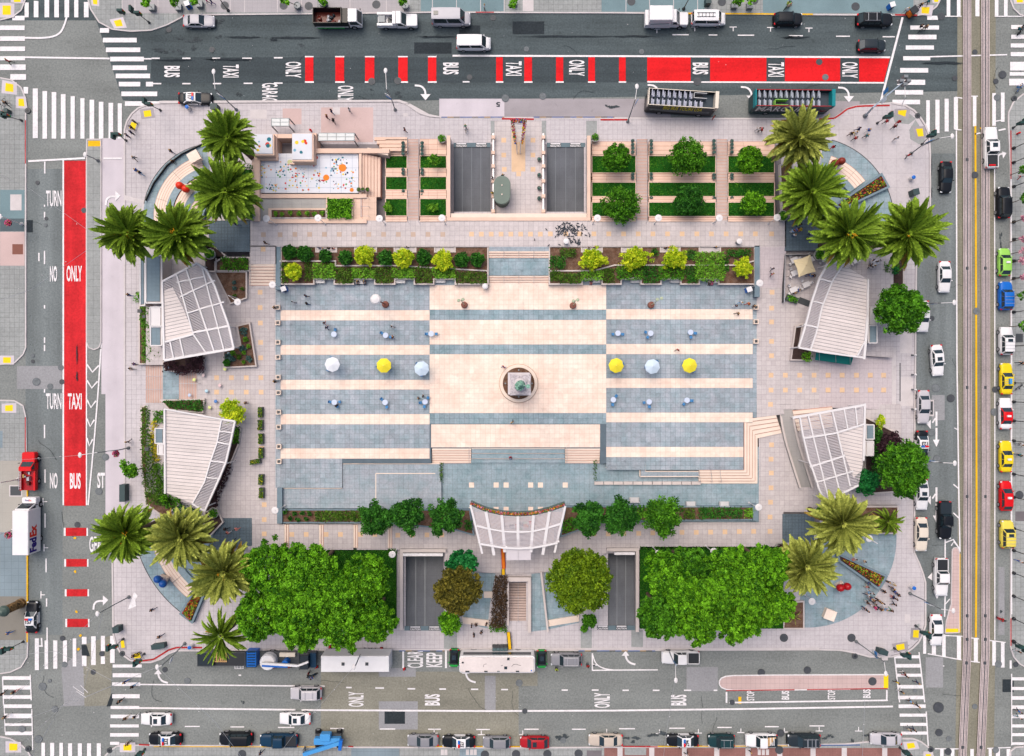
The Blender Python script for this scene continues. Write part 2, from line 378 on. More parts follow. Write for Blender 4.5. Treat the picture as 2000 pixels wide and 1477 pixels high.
# ------------------------------------------------------------------ painted markings: every one a part of the road
def mz(z):
 _lv[1]+=1;return(MZ if z is None else z)+.0003*(_lv[1]%12)
def mark(pg,m=WI,name='lane_marking',z=None):return shx(name,[pg],mz(z),m,road)
def stripe(x0,y0,x1,y1,skew=0):mark([(x0,y0),(x1,y0),(x1+skew,y1),(x0+skew,y1)],WI,'crosswalk_stripe')
H_=[(0,50,48,59),(0,71,48.5,80),(0,91,49,100),(0,110,49,118),(0,126,50,137),(20,145,51,156),(24,31,48,40),(195,55,213,64),(201,74,267,83),(207,93,274,102),(215,111,281,120),(220,128,287,137),(226,144,293,153),(232,160,274,169),(285,160,299,169),(237,179,307,188),(244,198,312,207),(1811,31,1832,39),(1778,50,1834,58),(1774,68,1829,77),(1769,89,1824,97),(1764,110,1817,118),(1758,133,1813,142),(1752,156,1807,166),(1748,176,1803,185),(1743,195,1797,204),(1975,49,2030,57),(1975,68,2030,76),(1974,85,2030,93),(1974,102,2030,110),(1973,121,2030,138),(1972,141,2030,148),(1971,154,2030,167),(5,1321,59,1328),(5,1339,60,1347),(6,1358,61,1365),(7,1376,62,1383),(8,1394,62,1403),(9,1413,63,1418),(10,1429,63,1436),(220,1298,277,1304),(220,1315,276,1323),(219,1333,274,1340),(219,1356,273,1364),(216,1379,272,1385),(216,1396,272,1403),(215,1415,271,1421),(215,1432,271,1439),(215,1449,233,1455),(1746,1280,1797,1286),(1749,1297,1799,1304),(1751,1316,1800,1322),(1753,1338,1803,1345),(1754,1359,1805,1366),(1755,1376,1808,1383),(1757,1394,1809,1400),(1758,1412,1810,1418),(1760,1429,1811,1435),(1975,1323,2030,1329),(1977,1342,2030,1348),(1976,1360,2030,1367),(1976,1378,2030,1385),(1976,1396,2030,1403),(1976,1415,2030,1421),(1976,1432,2030,1438),(1976,1450,2030,1455)]
V_=[(48,5,56,34),(66,2,75,34),(87,-5,96,34),(106,-5,115,34),(126,-5,135,34),(145,-5,153,34),(164,4,173,34),(46,170,55,183),(64,173,74,270),(83,178,92,271),(101,180,110,271),(119,184,128,271),(138,188,146,271),(157,192,165,271),(175,195,184,271),(193,199,202,271),(212,201,221,271),(230,202,238,271),(1849,-8,1856,32),(1869,-8,1876,32),(1905,-8,1913,32),(1943,-8,1950,32),(1961,-8,1968,32),(1809,196,1816,258),(1827,195,1835,260),(1845,193,1853,257),(1863,190,1871,253),(1900,187,1907,247),(1938,182,1945,246),(1955,181,1962,238),(68,1247,76,1309),(87,1251,94,1307),(104,1251,112,1306),(123,1251,131,1294),(142,1247,149,1302),(160,1244,169,1258),(160,1281,169,1301),(178,1243,187,1299),(197,1242,205,1272),(197,1282,205,1297),(215,1242,224,1295),(81,1451,88,1490),(98,1451,106,1490),(116,1451,123,1490),(133,1452,141,1490),(152,1452,160,1490),(170,1452,178,1490),(189,1452,197,1490),(1803,1242,1809,1277),(1820,1258,1828,1279),(1840,1240,1847,1283),(1869,1243,1877,1288),(1902,1246,1910,1294),(1938,1251,1945,1300),(1955,1254,1962,1304),(1972,1290,1976,1306),(1836,1463,1843,1490),(1857,1463,1864,1490),(1895,1463,1902,1490),(1931,1463,1937,1490),(1945,1463,1953,1490),(1966,1463,1973,1490)]
for a in H_:stripe(*a)
for a in V_:stripe(*a)
def line(pts,w,m=WI,name='lane_line',z=None):
 """a painted line w pixels wide along a polyline"""
 n=len(pts);Lf=[];Rt=[]
 for i in range(n):
  a=pts[max(i-1,0)];b=pts[min(i+1,n-1)];dx,dy=b[0]-a[0],b[1]-a[1];d=math.hypot(dx,dy)or 1
  nx,ny=-dy/d*w/2,dx/d*w/2;Lf.append((pts[i][0]+nx,pts[i][1]+ny));Rt.append((pts[i][0]-nx,pts[i][1]-ny))
 return mark(Lf+Rt[::-1],m,name,z)
LZ=MZ+.005
for pts,w in[([(884,109),(1264,110),(1739,112)],3.6),([(1264,160),(1727,162)],3),([(1763,34),(1721,196)],4.2),([(49,112),(214,114.5)],3.4),([(1817,111),(1967,107)],2.6),(smoothpoly([(48,74),(95,74.5),(118,66),(127,46),(130,34)]),3.6),([(1846,32),(1878,32)],2),([(1943,32),(2010,32)],2),([(1866,190),(1880,192)],2),([(1897,188),(1910,188)],2),([(1944,237),(1962,234)],2),([(1866,253),(1878,254)],2),([(1904,262),(1915,260)],2.6),([(1950,255),(1964,252)],3),([(55,315),(166,309)],3.6),([(202,309.5),(238,309.5)],3.4),([(123.5,313),(123.5,987)],3),([(169,313),(169,987)],2.6),([(197.5,275),(197.5,680)],2),([(197,682),(192,760),(184,860),(172,987)],2.8),([(1868,255),(1869,700),(1873,980),(1875,1078)],2.6),([(1942.5,320),(1943,700),(1943,1250)],2),([(274,1337),(634,1340.5)],2.6),([(271,1383),(577,1386.5)],3.4),([(589,1387),(960,1389),(1200,1388),(1450,1385),(1744,1380)],3.4),([(787.5,1270),(787.5,1305)],3.6),([(871,1270),(871,1305)],3.6),([(1200,1309),(1285,1308.5)],2.4),([(1157,1276),(1157,1310)],2.6),([(1157,1309.5),(1200,1309)],2.4),(smoothpoly([(1157,1277),(1163,1297),(1178,1306),(1200,1309)]),2),([(1157,1297),(1166,1300)],2),([(1419,1352),(1419,1373)],3.4),([(1424,1372.5),(1734,1368)],3),([(1732,1348),(1732,1369)],3),([(1747,1280),(1757,1372)],2.4),([(1795,1274),(1806,1372)],2.4),([(1809,1390),(1813,1457)],2.4),([(1976,1316),(1976,1456)],2),([(1826,1462.5),(1880,1463)],2),([(1928,1462),(1974,1460)],2),([(1838,1241),(1880,1243)],2),([(1812,1277),(1878,1289)],2),([(1895,1246),(1912,1248)],2),([(1932,1251),(1964,1255)],2),([(1890,1291),(1914,1294)],2),([(5,1322),(7,1378)],2.4),([(59,1318),(61,1368)],2.4),([(8,1378),(10,1430)],1.6),([(62,1385),(64,1465)],2),([(81,1246),(82,1262)],3),([(76,1262),(84,1262)],3),([(1846,1053),(1846,1090)],2.6),([(1846,1060),(1862,1054),(1875,1074)],2.6),([(1858,1066),(1863,1058),(1873,1070)],2.4),([(1846,1163),(1845,1205)],2.6),([(1845,1182),(1855,1170)],2),([(1873,955),(1862,946)],2.4),([(1873,1012),(1862,1002)],2.4),([(1872,840),(1864,836)],2)]:
 line(pts,w,z=LZ)
line([(1905,246),(1906.5,600),(1907.5,1000),(1906,1245)],3.6,YELP,'centre_line',LZ)
mark(R4(1914,249,1926,252),YELP);mark(R4(1882,1195,1894,1199),YELP);mark(R4(1442,1361,1448,1375),YELP)
for x0,x1 in[(596,612),(655,672),(713,731),(778,796),(836,852),(969,982),(1024,1039),(1086,1100),(1149,1162),(1209,1222),(1264,1349),(1387,1497),(1533,1641)]:
 mark(R4(x0,111 if x0<900 else 112,x1,159),REDP,'bus_lane_panel',LZ-.002)
 if x0<900:mark(R4(x0-.5,109.5,x1+.5,112),WI,'lane_dash',LZ)
 if x0<1250:mark(R4(x0-.5,159,x1+1,162),WI,'lane_dash',LZ)
mark([(1678,114),(1738,114),(1726,160),(1678,160)],REDP,'bus_lane_panel',LZ-.002)
mark(R4(125,314,168,988),REDW,'bus_lane_panel')
for y0,y1,dx in[(1031,1047,0),(1092,1107,1),(1151,1165,2),(1209,1225,3)]:
 mark(R4(128+dx,y0,169+dx,y1),REDW,'bus_lane_panel');mark(R4(124.5+dx,y0,128+dx,y1),WI,'lane_dash');mark(R4(169+dx,y0,172+dx,y1),WI,'lane_dash')
for y in(712,743,781,818,856):
 xr=195.5-(y-682)*.083;line([(170,y),((170+xr)/2-1,y+15),(xr,y+2)],3.2,WI,'chevron',LZ)
for x0,x1,y in[(296,312,114),(356,372,114),(415,430,114),(473,492,114),(535,552,113),(356,372,163.5),(416,432,163.5),(476,493,163),(535,552,162.5),(904,917,160),(299,315,163.5),(281,296,115),(1313,1345,68),(1384,1401,68.5),(1441,1473,69),(1541,1568,70),(1633,1660,71),(1724,1748,72),(676,687,1343),(733,750,1344),(796,811,1345.5),(858,871,1346),(920,934,1346.5),(979,992,1347),(1097,1109,1348),(1156,1169,1348),(1216,1228,1348.5),(1275,1288,1348.5),(1336,1350,1348.5),(1394,1401,1348.5),(466,471,1319),(361,390,1419),(450,477,1420),(543,575,1421),(645,672,1423),(742,772,1424),(836,861,1424.5),(930,957,1425),(1024,1052,1424.5),(1117,1144,1424.5),(1209,1240,1423.5),(1307,1338,1422.5),(1401,1429,1421),(1494,1521,1419.5),(1581,1610,1418)]:
 h=1.4 if y>1400 or(60<y<90)else 1.9;mark(R4(x0,y-h/2-.4,x1,y+h/2+.4),WI,'lane_dash')
for x,y0,y1 in[(87.5,316,339),(87,400,404),(87,414,429),(87,490,516),(76,494,510),(87,596,603),(87,659,670),(87,674,686),(87,760,767),(87,830,856),(88,917,943),(88,1003,1031),(90,1091,1118),(91,1169,1185),(92,1226,1257),(1843,1300,1302)]:
 mark(R4(x-1.3,y0,x+1.3,y1),WI,'lane_dash')
for x,y,up in[(1283,57,1),(1357,53,1),(1432,53,1),(1505,54,1),(1580,55,1),(848,1432,-1),(940,1435,-1),(1021,1435,-1),(1185,1432,-1),(1288,1433,-1),(1364,1432,-1),(1447,1431,-1),(1532,1430,-1),(1600,1428,-1),(1677,1428,-1)]:
 mark(R4(x-7,y-.8,x+7,y+.8),WI,'parking_tee');mark(R4(x-.8,y+.8 if up>0 else y-8,x+.8,y+8 if up>0 else y-.8),WI,'parking_tee')
for x,y in[(80,1162),(86,1070),(84,980)]:
 mark(R4(x-1,y-7,x+1,y+7),WI,'parking_tee');mark(R4(x+1,y-.8,x+8,y+.8),WI,'parking_tee')
def arrow(path,head,w=3.6):
 line(smoothpoly(path),w,WI,'turn_arrow',LZ);mark(head,WI,'turn_arrow',LZ)
for ox,oy in[(0,0),(637,3),(455,-1),(827,4)]:
 arrow([(810+ox,167+oy),(823+ox,168+oy),(830+ox,176+oy),(831+ox,184+oy)],[(821+ox,184+oy),(841+ox,184+oy),(831+ox,196+oy)])
for ox,oy in[(0,0),(-24,790)]:
 arrow([(206.5+ox,401+oy),(207.5+ox,390+oy),(214+ox,384+oy),(226+ox,384+oy)],[(225+ox,373+oy),(235.5+ox,382+oy),(225+ox,393+oy)])
for ox,oy in[(0,0),(913,-36),(601,-1)]:
 arrow([(328+ox,1334+oy),(317+ox,1331+oy),(311+ox,1324+oy),(309+ox,1317+oy)],[(301+ox,1317+oy),(316+ox,1317+oy),(309+ox,1307+oy)])
for oy in(0,148):
 line([(1829,804+oy),(1829,832+oy)],3.8,WI,'turn_arrow',LZ);line([(1829,836+oy),(1829,860+oy)],3.8,WI,'turn_arrow',LZ)
 mark([(1822,859+oy),(1835,859+oy),(1829,873+oy)],WI,'turn_arrow',LZ)
 line([(1827,817+oy),(1821,826+oy)],3,WI,'turn_arrow',LZ);mark([(1809,828+oy),(1818,820+oy),(1818,838+oy)],WI,'turn_arrow',LZ)
mark([(1812,1128),(1821,1118),(1821,1134)],WI,'turn_arrow',LZ);mark([(1824,1160),(1836,1160),(1830,1170)],WI,'turn_arrow',LZ)
line([(1945,312),(1952,302),(1958,300)],3.4,WI,'turn_arrow',LZ);mark([(1957,296),(1966,299),(1959,310)],WI,'turn_arrow',LZ)
# ------------------------------------------------------------------ lettering
_tx={}
def text_mesh(s,m,bold=.022,th=0.0):
 k=(s,m.name,bold,th)
 if k in _tx:return _tx[k]
 cu=bpy.data.curves.new('lettering','FONT');cu.body=s;cu.size=1;cu.offset=bold;cu.resolution_u=3;cu.extrude=th
 o=bpy.data.objects.new('lettering',cu);COL.objects.link(o)
 dg=bpy.context.evaluated_depsgraph_get();me=bpy.data.meshes.new_from_object(o.evaluated_get(dg));bpy.data.objects.remove(o)
 n=len(me.vertices);co=np.empty(n*3,dtype=np.float32);me.vertices.foreach_get('co',co);co=co.reshape(-1,3)
 lo,hi=co.min(0),co.max(0);sz=np.maximum(hi-lo,1e-4);co[:,0]=(co[:,0]-(lo[0]+hi[0])/2)/sz[0];co[:,1]=(co[:,1]-(lo[1]+hi[1])/2)/sz[1]
 me.vertices.foreach_set('co',co.ravel());me.materials.clear();me.materials.append(m);me.update();_tx[k]=me;return me
def text(s,loc,w,h,rot=(0,0,0),m=WI,parent=None,name='lettering',bold=.022):
 o=ob(name,text_mesh(s,m,bold),parent,loc,rot=rot);o.scale=(w,h,1);return o
def road_text(s,cx,cy,w,h,a):
 """w along the reading direction, h letter height, in photo pixels"""
 text(s,P(cx,cy,LZ+.004),PX(w),PX(h),(0,0,rad(a)),WI,road,bold=.03 if len(s)<4 else .02)
for s,x,y,w,h,a in[('BUS',336,140,22,31,-90),('TAXI',451,139,25,31,-90),('ONLY',573,136.5,31,31,-90),('BUS',880.5,134,23,31,-90),('TAXI',1003.5,134,28,31,-90),('ONLY',1126.5,133,31,31,-90),('BUS',1368,134,23,31,-90),('TAXI',1516,136,28,31,-90),('ONLY',1660,137,31,31,-90),('GARAG',527,181,37,31,-90),('ONLY',675,182.5,30,31,-90),('TURN',105,388,30,31,0),('NO',104.5,535,14,31,0),('ONLY',145,534.5,30,31,0),('TURN',105,784,30,31,0),('TAXI',146,784,27,31,0),('NO',105,939,15,31,0),('BUS',147,939.5,21,31,0),('ST',197.5,938.5,15,31,0),('GEARY',194,1063.5,39,31,0),('CLEAR',811,1288,33,31,90),('KEEP',848,1289,28,31,90),('ONLY',695.5,1366,29,30,90),('BUS',844.5,1367,22,30,90),('ONLY',1176,1368,29,31,90),('BUS',1325.5,1367.5,21,31,90),('STOP',1466,1359,19,15,90),('BUS',1534,1358,17,15,90),('STOP',1624,1357,19,15,90),('BUS',1693,1355,17,15,90)]:
 road_text(s,x,y,w,h,a)
text('5',P(973,204,LZ+.004),PX(8),PX(9),(0,0,rad(180)),APT,road)
for x,y in[(146,1051),(147,1117),(149,1195),(157,1242),(153,1268)]:shx('utility_mark',[blot(x,y,3,3,9,.5)],LZ,YELP,road)
# manholes: iron lid proud of the road, ring round it
mh=MB();mh.lat([(.42,-.02),(.42,.012)],n=20);mh.lat([(.33,.012),(.33,.018)],n=20,m=1)
for k in range(-2,3):mh.box(-.24,k*.1-.02,.017,.24,k*.1+.02,.024,0)
MHM=mh.mesh('manhole_cover',[DG,mat('iron_lid','5a5d63',.7,.15,2,metal=.3)])
MHL=MHM.copy();MHL.materials[0]=mat('iron_rim_worn','70757a',.8,.2,2);MHL.materials[1]=mat('iron_lid_worn','7d8284',.8,.2,2)
for x,y,s in[(330,58,1),(414,97,1),(726,159,1.3),(777,158,1.3),(917,151,1),(987,192,1.4),(1060,188,1.3),(1028,96,1),(963,35,1),(1362,159,1.5),(1600,121,1.2),(1612,151,1.2),(1838,32,1.4),(1904,102,1),(1958,146,1.5),(1945,159,1),(1947,191,1.2),(1865,153,1),(1253,101,1),(16,350,1.5),(164,411,1),(73,357,.8),(90,427,.7),(89,440,.7),(71,746,1.5),(98,755,1.1),(119,718,1.1),(121,746,1),(64,695,.7),(64,706,.7),(206,893,1.3),(193,960,1.3),(151,1025,1.1),(83,1341,1.5),(107,1385,1.2),(43,1424,1.3),(75,1444,1.5),(126,1298,1.1),(122,1247,1),(182,1313,1),(199,1277,1),(322,1308,1),(366,1330,1.2),(97,1330,.7),(1014,1334,1.3),(1025,1389,1),(1487,1314,1.4),(1577,1309,1.4),(1525,1432,1.4),(1430,1372,1),(1100,1446,1.1),(1833,1382,2),(1834,1431,1.4),(1904,1380,1),(1853,1443,1),(1787,1349,.7),(1904,342,1.3),(1907,608,1.3),(1828,758,1.6),(1857,778,1.5),(1944,761,1.2),(1942,805,1.4),(1820,845,1.4),(1830,896,1.4),(1820,622,1),(1950,1297,1.3),(1984,1298,1),(1945,1465,1.2),(1852,1468,1.3)]:
 o=ob('manhole_cover',random.choice((MHM,MHL)),road,P(x,y,LZ+.002),ru(0,3));o.scale=(s,s,1)
# ------------------------------------------------------------------ pavements and kerbs
def rgrid(pg,cw,ch,ox=0,oy=0):
 x0=min(p[0]for p in pg);x1=max(p[0]for p in pg);y0=min(p[1]for p in pg);y1=max(p[1]for p in pg)
 i0=math.floor((x0-ox)/cw);i1=math.ceil((x1-ox)/cw);j0=math.floor((y0-oy)/ch);j1=math.ceil((y1-oy)/ch)
 for j in range(j0,j1):
  for i in range(i0,i1):yield i,j,ox+i*cw,oy+j*ch
def tonefn(i,j,amp,big):
 h=sin(i*12.9898+j*78.233)*43758.5453;a=(h-math.floor(h))-.5
 h=sin((i//4)*39.34+(j//4)*11.135)*24634.6345;b=(h-math.floor(h))-.5
 return a*amp+b*big
def pvx(name,pg,z,m,joint,cell=9.4,cellh=None,gap=.28,amp=.10,big=.06,parts=0,skip=(),ox=0,oy=0,depth=.35,label=None,piece='paver',lift=.012,parent=None,base=True,near=None):
 """a paved surface: a bed in the joint colour with one raised stone per cell; the nearest `parts` stones are parts, the rest one part"""
 cellh=cellh or cell
 if base:
  b=MB();b.pri(W(pg,z-lift),z-depth,z-lift);rt=b.mk(name,joint,parent);stc(rt,label)
 else:rt=parent
 cells=[]
 for i,j,x,y in rgrid(pg,cell,cellh,ox,oy):
  cx,cy=x+cell/2,y+cellh/2
  if any(inside(s,cx,cy)for s in skip):continue
  c=clip_rect(pg,x+gap/2,y+gap/2,x+cell-gap/2,y+cellh-gap/2)
  if len(c)<3 or area(c)<.02*cell*cellh:continue
  cells.append((c,tonefn(i,j,amp,big),cx,cy,len(c)==4 and area(c)>.9*(cell-gap)*(cellh-gap)))
 nr=near or(1000,738)
 cells.sort(key=lambda c:(not c[4],(c[2]-nr[0])**2+(c[3]-nr[1])**2))
 rest=MB();shared=None
 for k,(c,t,cx,cy,full)in enumerate(cells):
  if k<parts and full:
   if shared is None:
    q=MB();w,h=PX(cell-gap,z),PX(cellh-gap,z);q.pri([(-w/2,-h/2),(w/2,-h/2),(w/2,h/2),(-w/2,h/2)],-lift-.001,0);shared=q.mesh(piece,[m])
   o=ob(piece,shared,rt,P(cx,cy,z));o['tone']=t
  else:
   rest.tone=t;rest.pri(W(c,z),z-lift-.001,z)
 if rest.f:
  o=rest.mk(piece,m,rt);o['kind']='stuff'
 return rt
block=[(243,1010),(243,252),(248,236),(257,222),(270,211),(286,205),(311,202),(560,200),(780,199),(800,206),(820,221),(838,227),(858,229),(985,230),(1500,232),(1600,232),(1630,230),(1642,222),(1655,212),(1673,207),(1691,206),(1742,201),(1769,206),(1785,215),(1797,228),(1808,245),(1815,264),(1817,300),(1817,425),(1806,455),(1790,500),(1787,800),(1786,1080),(1795,1099),(1803,1120),(1808,1138),(1808,1222),(1802,1240),(1795,1254),(1783,1266),(1769,1276),(1742,1283),(1698,1283),(1669,1275),(1641,1270),(1600,1269),(1200,1270),(800,1269),(400,1270),(386,1271),(345,1271),(329,1277),(315,1287),(295,1294),(274,1294),(254,1290),(236,1277),(226,1260),(221,1238),(219,1080),(226,1050)]
pits=[R4(886,283,958,416),R4(1068,283,1143,416),R4(790,1084,866,1229),R4(1187,1080,1240,1229),R4(994,1136,1031,1216)]
def cutpits(pg):
 out=[]
 for(y0,y1,xs)in[(-100,283,[(0,2000)]),(283,416,[(0,886),(958,1068),(1143,2000)]),(416,1080,[(0,2000)]),(1080,1084,[(0,1187),(1240,2000)]),(1084,1136,[(0,790),(866,1187),(1240,2000)]),(1136,1216,[(0,790),(866,994),(1031,1187),(1240,2000)]),(1216,1229,[(0,790),(866,1187),(1240,2000)]),(1229,1500,[(0,2000)])]:
  for x0,x1 in xs:
   c=clip_rect(pg,x0,y0,x1,y1)
   if len(c)>2:out.append(c)
 return out
bb=MB()
for c in cutpits(block):bb.pri(W(c,ZS-.012),-.4,ZS-.012)
pav=bb.mk('pavement',JOINT);stc(pav,'pale concrete pavement round the square')
inner=[R4(490,285,885,435),R4(958,430,1070,480),R4(1150,285,1520,435),R4(420,480,1600,1020),R4(285,510,420,960),R4(1530,500,1690,960),R4(560,1020,1530,1072)]+pits
ks=[[(block[i][0],block[i][1])for i in range(len(block))]]
inset=[(1000+(x-1000)*.9965,738+(y-738)*.996)for x,y in block]
pvx('pavement',inset,ZS,SIDEW,JOINT,9.4,parts=0,skip=inner+[R4(1505,225,1825,470)],base=False,parent=pav,ox=3,amp=.05,big=.07,piece='paving_slab')
pvx('pavement',inset,ZS+.003,SIDEW,JOINT,28.2,parts=200,near=(1700,300),skip=inner+[R4(0,0,1505,2000),R4(1825,0,2000,2000),R4(0,470,2000,2000),R4(0,0,2000,225)],base=False,parent=pav,ox=3,amp=.05,big=.05,piece='paving_slab')
def kerb(pts,w=2.6,m=CURB,closed=False,h=ZS+.012,n='kerb',parent=None):
 b=MB();p=pts+([pts[0]]if closed else[])
 for a,c in zip(p[:-1],p[1:]):
  L=math.hypot(c[0]-a[0],c[1]-a[1]);k=max(1,int(L/22))
  for q in range(k):
   s=(a[0]+(c[0]-a[0])*q/k,a[1]+(c[1]-a[1])*q/k);e=(a[0]+(c[0]-a[0])*(q+.992)/k,a[1]+(c[1]-a[1])*(q+.992)/k)
   dx,dy=e[0]-s[0],e[1]-s[1];d=math.hypot(dx,dy)
   if d<.01:continue
   nx,ny=-dy/d*w/2,dx/d*w/2;b.tone=ru(-.05,.05)
   b.pri(W([(s[0]+nx,s[1]+ny),(e[0]+nx,e[1]+ny),(e[0]-nx,e[1]-ny),(s[0]-nx,s[1]-ny)],h),-.2,h)
 return b.mk(n,m,parent or pav)
kerb(block,3,closed=True)
shx('gutter_strip',[[(311,197),(781,195),(800,202),(790,203),(778,199),(560,200),(311,202)],[(800,202),(838,223),(858,227),(858,230),(838,228),(819,222),(797,207)],R4(900,1266,1600,1268)],rz(6),CURB,road)
for pts in([(1600,233),(1630,231),(1642,223),(1655,213),(1673,208),(1691,207),(1738,206)],[(980,232),(1043,233)],[(1173,234),(1226,234)],[(278,1291),(300,1288),(318,1277),(329,1270),(345,1265),(395,1265)]):kerb(pts,3.4,CURB_RED,h=ZS+.02)
for x0,x1 in((862,985),(1042,1200),(780,868),(1130,1280)):
 y=229 if x0>1000 or x0==862 else 1271
 if x0 in(780,1130):y=1271.5
 for k,x in enumerate(range(x0,x1,12)):kerb([(x,y),(min(x+12,x1),y)],1.8,(CURB_BLUE,mat('kerb_ochre','9c7a45',.8),BLACK)[k%3 if k%4 else 0],h=ZS+.02)
# other blocks at the edges of the view
def side_block(name,pg,m,kerbpts,cell=9.4,label=None,cm=CURB,kw=2.4):
 r=pvx(name,pg,ZS,m,JOINT_DARK,cell,parts=0,amp=.06,big=.10,label=label,piece='paving_slab');kerb(kerbpts,kw,cm,parent=r);return r
TLc=[(0,39),(24,33),(41,20),(49,0),(50,-60)]
b1=side_block('pavement',[(-200,-60)]+TLc[::-1]+[(-200,42)],SIDEG,TLc,label='pavement corner at the top left of the view')
tb=[(160,-60),(172,0),(177,18),(193,43),(219,57),(254,61),(295,59),(325,49),(352,35),(362,29),(600,27),(850,24),(1200,25),(1500,28),(1791,30),(1813,26),(1830,12),(1836,0),(1838,-60)]
b2=side_block('pavement',tb,SIDEG,tb,label='grey pavement along the top street')
b3c=[(0,152),(22,156),(41,171),(50,193),(50,679),(45,692),(28,709),(0,712)]
b3=side_block('pavement',[(-200,150)]+b3c+[(-200,712)],SIDEG,b3c,label='pavement of the upper left block')
b4c=[(0,782),(28,783),(45,793),(50,815),(52,1000),(54,1255),(53,1283),(41,1303),(20,1313),(0,1316)]
b4=side_block('pavement',[(-200,782)]+b4c+[(-200,1318)],SIDEG,b4c,label='pavement of the lower left block')
b5c=[(0,1439),(20,1443),(41,1455),(53,1466),(60,1479),(60,1540)]
b5=side_block('pavement',[(-200,1438)]+b5c+[(-200,1540)],SIDEG,b5c,label='pavement corner at the bottom left of the view')
b6c=[(205,1540),(205,1477),(213,1468),(228,1458),(250,1456),(420,1457),(700,1460),(1060,1461),(1400,1458),(1650,1454),(1760,1443),(1783,1443),(1799,1449),(1815,1461),(1823,1477),(1823,1540)]
b6=side_block('pavement',b6c,SIDEG,b6c,label='pavement along the bottom street')
b7c=[(2000,183),(1980,199),(1970,221),(1970,240),(1974,330),(1975,700),(1975,1100),(1974,1264),(1980,1283),(1992,1297),(2003,1303)]
b7=side_block('pavement',b7c+[(2200,1303),(2200,183)],SIDEG,b7c,label='dark pavement along the right edge')
b8c=[(1974,-60),(1974,0),(1980,16),(1992,28),(2010,34)]
b8=side_block('pavement',b8c+[(2200,34),(2200,-60)],SIDEG,b8c,label='pavement corner at the top right of the view')
b9c=[(1974,1540),(1974,1468),(1984,1460),(2010,1458)]
b9=side_block('pavement',b9c+[(2200,1458),(2200,1540)],SIDEG,b9c,label='pavement corner at the bottom right of the view')
SZ=ZS+.005
def sp(polys,m,z=SZ,name='pavement_panel',parent=None):return shx(name,polys,z,m,parent or pav,th=.006)
sp([R4(62+800-40,-20,984,22),R4(1175,-20,1376,23)],TEALW,parent=b2);sp([R4(1490,-20,1784,26)],TEALW,parent=b2)
sp([R4(238,-20,346,26),R4(402,-20,620,24),R4(640,-20,800,24)],mat('pale_pavement','b5b0b3',.9,.08,.2,fine=.06,grid=(.75,.02,.14)),parent=b2)
sp([R4(x,-20,x+1.2,24)for x in(238,263,308,449,477,541,588,683,754,844,891,938,984,1222,1268,1315,1362)],CURB,SZ+.005,parent=b2)
sp([R4(1021,-10,1042,22)],CURB,SZ+.003,parent=b2)
sp([R4(0,371,48,432)],TEALW,parent=b3);sp([R4(0,453,48,519)],PINKW,parent=b3);sp([R4(20,380,42,411)],CURB,SZ+.004,parent=b3);sp([R4(24,477,45,497)],TERRA,SZ+.004,parent=b3);sp([R4(0,427,47,452)],mat('dark_pave','5d6a70',.9,.1),SZ+.003,parent=b3)
sp([R4(0,842,5,875),R4(0,1040,50,1165)],mat('blue_grey_pavement','8a9aa3',.9,.12,.2,fine=.06,grid=(1.1,.03,.2)),parent=b4);sp([R4(-20,900,52,1040)],mat('warm_grey_pavement','b3afa7',.9,.08,.2,fine=.05,grid=(1.5,.02,.1)),parent=b4);sp([R4(-20,1165,50,1250)],mat('brown_grey_pavement','8c8880',.9,.1,.2,fine=.06),parent=b4)
sp([R4(18,948,43,970)],CURB,SZ+.006,parent=b4);sp([R4(20,950,41,968)],DG,SZ+.010,'floor_grate',b4)
sp([R4(1180,1461,1760,1540)],BRICKW,parent=b6);sp([R4(x,1461,x+10,1540)for x in(1206,1268,1332,1395,1456,1518,1583,1644,1723)],CURB,SZ+.004,parent=b6);sp([R4(1220,1461,1262,1475)],SIDEG,SZ+.004,parent=b6)
sp([R4(686,1462,780,1540),R4(898,1462,945,1540)],mat('blue_grey_pavement','8a9aa3'),parent=b6);sp([R4(x,1464,x+6,1475)for x in(861,868,910,918,925,1488,1496,1480)],CURB,SZ+.004,parent=b6)
sp([R4(1146,1466,1175,1500)],mat('iron_door','7a7478',.8),SZ+.004,parent=b6);sp([R4(1983,999,2010,1018),R4(1984,652,1998,669)],mat('iron_door','7a7478'),SZ,parent=b7);sp([R4(1984,652,1998,669)],DG,SZ+.004,'floor_grate',b7)
kerb([(49.5,235),(49.5,320)],2,CURB_RED,h=ZS+.02,parent=b3);kerb([(49.5,815),(49.5,885)],2,CURB_RED,h=ZS+.02,parent=b4);kerb([(53,955),(53,1255)],3,CURB_YEL,h=ZS+.02,parent=b4);kerb([(271,1455),(292,1456)],2,CURB_RED,h=ZS+.02,parent=b6)
for x0,x1,m in((300,650,CURB_YEL),(680,690,CURB_RED),(850,1022,CURB_YEL),(1216,1285,CURB_RED),(1285,1560,CURB_YEL),(1600,1680,CURB_BLUE)):kerb([(x0,1458.5-max(0,x0-1400)*.013),(x1,1459-max(0,x1-1400)*.013)],1.8,m,h=ZS+.02,parent=b6)
kerb([(1312,26),(1588,28)],3,CURB_YEL,h=ZS+.02,parent=b2);kerb([(1748,29),(1792,30)],3,CURB_RED,h=ZS+.02,parent=b2);kerb([(929,24),(965,24)],2,CURB_RED,h=ZS+.02,parent=b2)
kerb([(1974.6,255),(1974.6,350)],2,CURB_RED,h=ZS+.02,parent=b7);kerb([(1974.6,1208),(1974.6,1262)],2,CURB_RED,h=ZS+.02,parent=b7);kerb([(1975,350),(1976,700),(1976,1200)],2,WI,h=ZS+.016,parent=b7)
